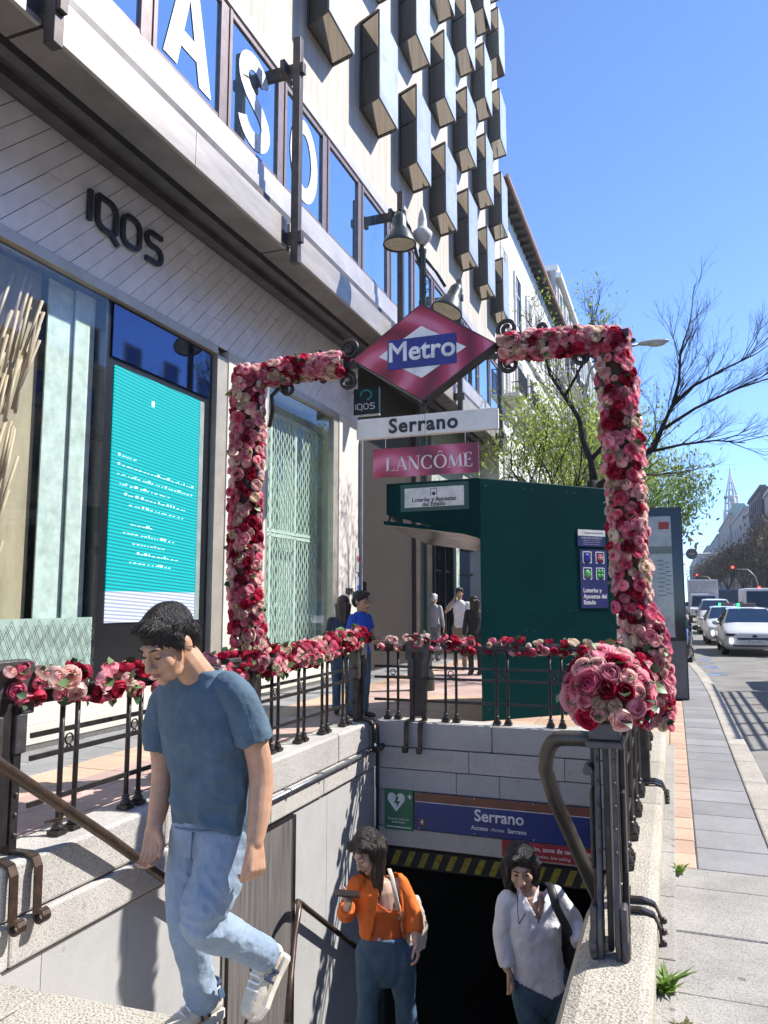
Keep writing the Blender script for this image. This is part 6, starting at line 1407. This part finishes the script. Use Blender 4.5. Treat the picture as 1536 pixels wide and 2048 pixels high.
# ---- generic standing or walking figure
def figure(label, base, J, top, bottom, hairm, skinm, hs=1., fem=False, sleeve='long', hair='short', vox=.008, topfold=.006, shoes=None, curlL=.5, curlR=.5, bust=False, cut=None, flare=1., dressy=None, tuck=False, eyes=False, hem=.0, tw=(.128, .118, .145, .142)):
    t = thing('person', label, 'person', base); O = -Vector(base); J = {k: (Vector(v) + O if k not in ('F', 'U') else Vector(v)) for k, v in J.items()}
    XA = J['shL'] - J['shR']; HP = J['hipL'] - J['hipR']; H = head_frame(J['head'], J['F'], J['U']); pel = (J['hipL'] + J['hipR']) / 2; nk = J['neck']; cw = (J['shL'] + J['shR']) / 2; up = nk - pel
    s = MB(); add_head(s, H, hs, fem); limb(s, [H @ Vector((0, -.025, -.05)), nk + Vector((0, 0, .03)), nk - Vector((0, 0, .03))], [.048, .047, .055])
    w = XA.length / 2
    loft(s, [(pel, HP, tw[0], .10), (pel + up * .3, XA, tw[1] * .9, .085), (pel + up * .65, XA, tw[2] * .9, .095), (pel + up * .86, XA, tw[3] * .92, .085), (nk, XA, .07, .06)])
    for S, c in (('L', curlL), ('R', curlR)):
        limb(s, [J['sh' + S], J['el' + S], J['wr' + S]], [.046, .037, .025]); hand(s, J['wr' + S], J['hd' + S] - J['wr' + S], J.get('th' + S, J['wr' + S] + _fh * -1) - J['wr' + S], c, .93 * hs)
        limb(s, [J['hip' + S], J['kn' + S], J['an' + S]], [.085, .055, .036])
    fuse(s, 'body', skinm, t, .0055 if vox < .009 else .008, 3)
    hb = MB(); E = lambda c, r: hb.ball(H @ (Vector(c) * hs), tuple(q * hs for q in r), 16, 12, M=H.to_3x3())
    E((0, -.022, .058), (.085, .103, .082)); E((0, -.066, .0), (.078, .055, .075))
    if hair == 'short': E((0, .058, .10), (.062, .042, .028)); E((.07, .0, .03), (.014, .03, .03)); E((-.07, .0, .03), (.014, .03, .03))
    else:
        for q in (-1, 1): E((q * .045, .045, .085), (.04, .045, .03)); E((q * .074, .012, .02), (.018, .045, .07))
        L = hair if isinstance(hair, (int, float)) else .3
        for q, a in ((-1, 1.), (1, 1.), (-.5, 1.05), (.5, 1.05), (0, 1.05)):
            p0 = H @ Vector((q * .07, -.035 - (.05 if abs(q) < .9 else 0), .0)); p1 = p0 + Vector((0, 0, -L * .5 * a)) + (XA.normalized() * q * .012 * (1 if True else 0)); p2 = p0 + Vector((0, 0, -L * a)) + XA.normalized() * q * .02
            limb(hb, [p0, p1, p2], [.045, .042, .022])
    hc = fuse(hb, 'hair', hairm, t, .006, 4, lambda p, n: .004 * (mnoise.noise(Vector((p.x * 45, p.y * 45, p.z * 5))) + .6 * mnoise.noise(Vector((p.x * 130, p.y * 130, p.z * 12)))))
    if vox < .009: HL = H.inverted(); strand_hair('hair_strands', hc, hairm, hc, lambda p: (H.to_3x3() @ Vector((math.copysign(.8, (HL @ p).x), -.2, -.5))) if (HL @ p).z > .05 else Vector((0, 0, -1)) - Vector(J['F']) * .1, 1800, .055, .0035, 5)
    face_bits(H, hs, t, hairm, open_=eyes)
    b = MB(); o = .014
    rings = [(pel + up * hem, HP, tw[0] + o + (-.035 if tuck else .014 * flare), (.09 if tuck else .12 * flare + .006)), (pel + up * .18, XA, tw[1] + o + .006, .104), (pel + up * .36, XA, tw[1] + o, .098), (pel + up * .64, XA, tw[2] + o, .112), (pel + up * .86, XA, tw[3] + o, .10), (pel + up * .98, XA, .098, .078), (nk + up * .02, XA, .068, .062)]
    if dressy != 'open': loft(b, rings, 22)
    if bust:
        fwd = XA.cross(Vector((0, 0, 1))).normalized(); fwd = fwd if fwd.dot(-_fh) > 0 else -fwd
        for q in (-1, 1): b.ball(pel + up * .64 + XA.normalized() * q * .060 + fwd * .055, (.066, .056, .066), 14, 10)
    for S in 'LR':
        a_, e_, wv = J['sh' + S], J['el' + S], J['wr' + S]
        if sleeve == 'long': sleeve_tube(b, [a_.lerp(cw, .2), a_, a_.lerp(e_, .5), e_, wv.lerp(e_, .06)], [.044, .050, .052, .050, .040])
        elif sleeve == 'elbow': sleeve_tube(b, [a_.lerp(cw, .12), a_, e_, e_.lerp(wv, .38)], [.058, .060, .056, .055])
        elif sleeve == 'short': sleeve_tube(b, [a_.lerp(cw, .12), a_, a_.lerp(e_, .62)], [.054, .058, .060])
    fuse(b, 'top', top, t, vox, 6, folds(topfold, (9, 9, 7), base[0]), cut=(lambda p: cut(p, pel, up, XA.normalized(), nk)) if cut else None)
    b = MB(); loft(b, [(pel - Vector((0, 0, .19)), HP, tw[0] * .42, .05), (pel - Vector((0, 0, .09)), HP, tw[0] * .9, .095), (pel, HP, tw[0] + .014, .112), (pel + up * (.26 if tuck else .20), HP, tw[1] + (.024 if tuck else .004), .114 if tuck else .094)], 20)
    for S in 'LR': limb(b, [J['hip' + S], J['hip' + S].lerp(J['kn' + S], .5), J['kn' + S], J['kn' + S].lerp(J['an' + S], .55), J['an' + S] + Vector((0, 0, .02))], [.098, .086, .064, .058 * (flare if flare > 1.1 else 1), .06 * (flare * 1.15 if flare > 1.1 else 1)])
    fuse(b, 'trousers', bottom, t, vox, 5, folds(.005, (10, 10, 7), base[1]))
    for S in 'LR':
        a_ = J['an' + S]; d = J.get('to' + S, a_ + Vector(J['F']) * .1) - a_; d.z = 0; d = d.normalized() if d.length > 0 else Vector((0, -1, 0))
        f = MB(); z = J['an' + S].z - .075; limb(f, [a_ + Vector((0, 0, -.02)) - d * .02, Vector((a_.x, a_.y, z + .045)) - d * .02, Vector((a_.x, a_.y, z + .036)) + d * .10, Vector((a_.x, a_.y, z + .03)) + d * .17], [.036, .038, .038, .028]); fuse(f, 'shoe', shoes or M_DKPL, t, .008, 3)
    return t, H, O, pel, up, XA
# ---- woman in orange looking at her phone
D1 = 4.8
def w(u, v, d=D1): return at(u, v, d)
M_ORNG = mat('orange_knit', (.72, .155, .018), .8, var=.06, scale=18, bump=.6, bscale=18); M_ORNG2 = mat('orange_top', (.62, .12, .02), .75, var=.05); M_DENIM = mat('denim_mid', (.055, .115, .19), .8, var=.16, scale=9, bump=.5, bscale=18)
FD1 = -_fh * .62 - _rt * .55 - Vector((0, 0, .5))
base1 = (w(772, 1900).x, w(772, 1900).y, -1.44)
zf = -1.44 + .075; gl = lambda u, d: (lambda p: Vector((p.x, p.y, zf)))(w(u, 1900, d))
J1 = dict(head=w(736, 1703), F=FD1, U=Vector((0, 0, 1)) - _rt * .18, neck=w(754, 1758), shR=w(714, 1772, D1 - .04), shL=w(799, 1768, D1 + .03), elR=w(692, 1826, D1 - .05), wrR=w(697, 1806, D1 - .22), hdR=w(702, 1792, D1 - .28), elL=w(826, 1830, D1), wrL=w(832, 1882, D1 - .1), hdL=w(836, 1908, D1 - .14),
          hipR=w(742, 1905), hipL=w(800, 1905), knR=w(736, 2008, D1 - .04), knL=w(810, 2003, D1 + .03), anR=gl(728, D1 - .02), anL=gl(822, D1 + .1))
J1['thR'] = J1['wrR'] + Vector((0, 0, 1)); J1['toR'] = J1['anR'] - _fh; J1['toL'] = J1['anL'] - _fh
def tank(p, pel, up, X, nk):
    fw = -_fh; x = (p - pel).dot(X); f = (p - pel).dot(fw); h = (p.z - pel.z) / up.z
    return h > .78 - (.14 * max(0, 1 - abs(x + .02) / .09) if f > 0 else 0)
t1, H1, O1, pel1, up1, XA1 = figure('person with long dark hair in an orange cardigan looking down at a phone', base1, J1, M_ORNG2, M_DENIM, M_HAIRB, M_SKIN2, .98, True, 'none', .40, .0075, .003, None, .5, .8, True, cut=tank, flare=1.25, hem=.16, tuck=True, tw=(.150, .112, .130, .128))
ws = lambda u, v, d=D1: w(u, v, d) + O1
# cardigan: open fronts as two draped sheets plus sleeves over the arms
cd = MB()
for S in 'LR':
    a_, e_, v_ = J1['sh' + S] + O1, J1['el' + S] + O1, J1['wr' + S] + O1; sleeve_tube(cd, [a_.lerp(J1['neck'] + O1, .25), a_, e_, e_.lerp(v_, .66)], [.048, .056, .056, .050])
loft(cd, [(pel1 + up1 * .20, XA1, .158, .128), (pel1 + up1 * .36, XA1, .146, .122), (pel1 + up1 * .64, XA1, .156, .132), (pel1 + up1 * .86, XA1, .150, .105), (pel1 + up1 * .97, XA1, .105, .075), (pel1 + up1 * 1.02, XA1, .075, .058)], 24)
def openfront(p):
    X = XA1.normalized(); x = (p - pel1).dot(X); f = (p - pel1).dot(-_fh); h = (p.z - pel1.z) / up1.z
    return (f > .01 and abs(x + .026) < .080 + .02 * math.sin(h * 3 + 1) and h > .0) or h < .22 + .05 * math.sin(x * 30)
fuse(cd, 'cardigan', M_ORNG, t1, .0075, 5, folds(.010, (13, 13, 4), 2.), cut=openfront, thick=.008)
# bare neckline over the top
ph = MB(); pq = frame(ws(694, 1787, D1 - .30), _rt * .9 + _fh * .2 + Vector((0, 0, -.14)), _fh * .97 + Vector((0, 0, .12))); tag(link('phone', MB().box((-.072, -.035, -.004), (.072, .035, .004)).mesh('phone', mat('phone_case', (.025, .02, .02), .3)), None, mtx=Matrix.Translation(-O1) @ pq), 'thin dark phone held flat by the person in orange', 'phone')
MB().cyl(ws(758, 1879, D1 - .115), ws(758, 1879, D1 - .137), .010, seg=10).build('button', M_STEEL, t1)
# canvas tote on her shoulder
tb = thing('tote_bag', 'cream canvas tote bag hanging from the shoulder of the person in orange', 'bag', w(830, 1900, D1 + .02)); TO = -tb.location
bg = MB(); q0 = w(798, 1838, D1 - .06) + TO
pts_ = [w(799, 1835, D1 - .05), w(838, 1790, D1 + .12), w(858, 1850, D1 + .14), w(852, 1898, D1 + .08), w(826, 1912, D1 - .04)]
cc = sum(pts_, Vector()) / 5
rings_ = []
front_ = [p + TO for p in pts_]; nrm = (front_[1] - front_[0]).cross(front_[3] - front_[0]).normalized()
bg.prism(front_, nrm * .05); fuse(bg, 'pouch', mat('canvas', (.62, .55, .46), .85, var=.08, scale=10, bump=.2, bscale=200), tb, .007, 6, folds(.006, (12, 12, 10), 1.))
MB().tube([w(778, 1738, D1 - .02) + TO, w(783, 1752, D1 - .09) + TO, w(792, 1795, D1 - .11) + TO, w(800, 1838, D1 - .06) + TO], [(.014, .004)] * 4, 8).build('strap', mat('canvas', (.62, .55, .46)), tb)
text('bag_print', 'DA', .05, M_TXT, tb, frame(w(848, 1852, D1 - .0) + TO, _rt * .6 + _fh * .5 + Vector((0, 0, .5)), Vector((0, 0, 1))), ext=.0005)
# ---- woman in white blouse
D2 = 4.4
def x2(u, v, d=D2): return at(u, v, d)
M_BLSE = mat('blouse_white', (.70, .69, .74), .8, var=.05, scale=8, bump=.6, bscale=16)
base2 = (x2(1075, 1900).x, x2(1075, 1900).y, -1.44); g2 = lambda u, d: (lambda p: Vector((p.x, p.y, zf)))(x2(u, 1900, d))
FD2 = -_fh * .9 - _rt * .12 - Vector((0, 0, .22))
J2 = dict(head=x2(1042, 1736), F=FD2, U=Vector((0, 0, 1)) - _rt * .06, neck=x2(1060, 1788), shR=x2(1012, 1800, D2 - .03), shL=x2(1112, 1790, D2 + .03), elR=x2(1004, 1872, D2 - .02), wrR=x2(1014, 1936, D2 - .06), hdR=x2(1026, 1968, D2 - .08), elL=x2(1150, 1846, D2 + .05), wrL=x2(1158, 1892, D2 - .08), hdL=x2(1160, 1915, D2 - .12),
          hipR=x2(1052, 1955), hipL=x2(1106, 1955), knR=x2(1064, 2070, D2 - .05), knL=x2(1112, 2064, D2 + .02), anR=g2(1066, D2 - .03), anL=g2(1112, D2 + .06)); J2['toR'] = J2['anR'] - _fh; J2['toL'] = J2['anL'] - _fh
def vneck(p, pel, up, X, nk):
    x = (p - pel).dot(X); f = (p - pel).dot(-_fh); h = (p.z - pel.z) / up.z
    if h < -.13 + .9 * abs(x - .02) * (1 if f > 0 else 1.2): return True
    return (f > 0 and h > .74 and abs(x + .045) < .05 * (h - .74) / .26) or h > 1.08
t2, H2, O2, pel2, up2, XA2 = figure('person in a loose white blouse and blue jeans climbing beside the kerb side wall', base2, J2, M_BLSE, M_DENIM, M_HAIR, M_SKINT, .98, True, 'long', .20, .0075, .0105, None, .5, .5, True, cut=vneck, flare=1.06, hem=-.16, eyes=True, tw=(.142, .128, .138, .135))
xs_ = lambda u, v, d=D2: x2(u, v, d) + O2
for q, (a0, a1) in enumerate(((1036, 1048), (1078, 1064))): MB().prism([xs_(a0, 1770, D2 - .06), xs_(a0 + (a1 - a0) * .2, 1800, D2 - .13), xs_(a1, 1806, D2 - .145), xs_((a0 + a1) / 2, 1782, D2 - .09)], -_fh * .006).build('collar', M_BLSE, t2, .002)
gsp = tag(link('hanging_glasses', MB().tube([x2(1034, 1776, D2 - .14), x2(1036, 1830, D2 - .17), x2(1038, 1848, D2 - .175)], .0025, 5).tube([x2(1076, 1786, D2 - .14), x2(1074, 1826, D2 - .165), x2(1080, 1838, D2 - .17)], .0025, 5).tube([x2(1038, 1848, D2 - .178), x2(1044, 1838, D2 - .178), x2(1051, 1826, D2 - .176)], .003, 5).mesh('hanging_glasses', M_DKPL), None), 'thin glasses hanging on a cord over the white blouse', 'glasses')
bgp = thing('shoulder_bag', 'black shoulder bag behind the person in the white blouse', 'bag', x2(1150, 1900, D2 + .1)); BO = -bgp.location
MB().tube([x2(1096, 1766, D2 + .10) + BO, x2(1101, 1772, D2 - .04) + BO, x2(1112, 1812, D2 - .11) + BO, x2(1136, 1862, D2 - .06) + BO, x2(1142, 1890, D2 + .02) + BO], [(.024, .006)] * 5, 8).build('strap', M_DKPL, bgp); b = MB(); loft(b, [(x2(1146, 1945, D2 + .12) + BO, _rt, .10, .06), (x2(1146, 1900, D2 + .12) + BO, _rt, .11, .065), (x2(1142, 1850, D2 + .1) + BO, _rt, .08, .04)]); fuse(b, 'pouch', M_DKPL, bgp, .008, 5)
# ---- people on the pavement behind
def bystander(label, x, y, h, face, top, bottom, hairm, skinm, sleeve, hair, arms, fem=False, hem=0., hk=1.):
    s = h / 1.72; B = Vector((x, y, 0)); F = Vector(face).normalized(); Xr = Vector((0, 0, 1)).cross(F).normalized()   # person's left
    p = lambda l_, f_, z: B + (Xr * l_ + F * f_) * s + Vector((0, 0, z * s))
    J = dict(head=p(0, .02, 1.60), F=F - Vector((0, 0, .12)), U=(0, 0, 1), neck=p(0, 0, 1.45), shL=p(.17, 0, 1.38), shR=p(-.17, 0, 1.38), hipL=p(.085, 0, .88), hipR=p(-.085, 0, .88), knL=p(.09, .03, .48), knR=p(-.10, -.02, .48), anL=p(.09, .0, .085), anR=p(-.10, -.06, .085))
    for S, q in (('L', 1), ('R', -1)):
        if arms[S] == 'down': J['el' + S] = p(q * .23, -.02, 1.10); J['wr' + S] = p(q * .24, .05, .86); J['hd' + S] = p(q * .24, .08, .78)
        if arms[S] == 'ear': J['el' + S] = p(q * .30, .08, 1.20); J['wr' + S] = p(q * .14, .10, 1.45); J['hd' + S] = p(q * .10, .07, 1.54)
        if arms[S] == 'fwd': J['el' + S] = p(q * .22, .05, 1.12); J['wr' + S] = p(q * .14, .27, 1.08); J['hd' + S] = p(q * .08, .33, 1.10)
    J['toL'] = J['anL'] + F; J['toR'] = J['anR'] + F
    return figure(label, tuple(B), J, top, bottom, hairm, skinm, hk * s, fem, sleeve, hair, .012, .005, None, hem=hem)
r = bystander('child with glasses in a bright blue tee shirt at the far railing corner', -4.0, 9.8, 1.66, (.85, -.25, 0), mat('tee_bright', (.02, .10, .55), .8, var=.05), M_DENIM, M_HAIR, M_SKINT, 'short', 'short', dict(L='fwd', R='down'), hk=1.2)
Hq = r[1]
for q in (-1, 1): MB().tube([Hq @ (Vector((q * .032 + .019 * math.cos(R(a)), .112, .008 + .016 * math.sin(R(a)))) * 1.16) for a in range(0, 361, 40)], .002, 5).build('glasses_rim', M_DKPL, r[0])
bystander('person with light brown hair behind the child in bright blue', -4.32, 9.95, 1.60, (-.35, .8, 0), mat('navy_top', (.03, .045, .08), .8), M_DENIM, M_HAIRL, M_SKINT, 'short', .34, dict(L='fwd', R='down'), True, hk=1.15)
bystander('person in a white tee shirt holding a phone to the ear by the glazed doors', -4.62, 17.4, 1.86, (.2, -.95, 0), mat('tee_white', (.72, .72, .74), .8), mat('khaki', (.22, .18, .14), .85), M_HAIR, M_SKINT, 'short', 'short', dict(L='down', R='ear'))
bystander('person with long dark hair in black half hidden by the green kiosk', -3.98, 16.2, 1.66, (-.5, .8, 0), mat('black_top', (.015, .015, .018), .8), mat('black_trousers', (.02, .02, .024), .8), M_HAIRB, M_SKINT, 'long', .36, dict(L='down', R='down'), True)
bystander('far white haired figure standing in for a reflection by the shop doors', -5.9, 19.6, 1.74, (.1, 1, 0), mat('grey_top', (.35, .36, .38), .8), mat('grey_trousers', (.2, .2, .22), .8), mat('hair_white', (.6, .6, .6), .6), M_SKINT, 'long', 'short', dict(L='down', R='down'))  # solid figure added in place of a reflected one

# ------------------------------------------------------------------ street air
hz_m = bpy.data.materials.new('haze'); hz_m.use_nodes = True; n = hz_m.node_tree.nodes; n.remove(n['Principled BSDF']); pv_ = n.new('ShaderNodeVolumePrincipled')
pv_.inputs['Color'].default_value = (.86, .92, 1, 1); pv_.inputs['Density'].default_value = .00045; pv_.inputs['Anisotropy'].default_value = .2
hz_m.node_tree.links.new(pv_.outputs[0], n['Material Output'].inputs['Volume'])
hz_ = MB().box((-60, -70, -6.5), (110, 860, 80)).build('haze', hz_m); hz_['kind'] = 'stuff'; hz_['label'] = 'thin pale air filling the street'; hz_['category'] = 'haze'
sc.cycles.volume_bounces = 0; sc.cycles.volume_step_rate = 8
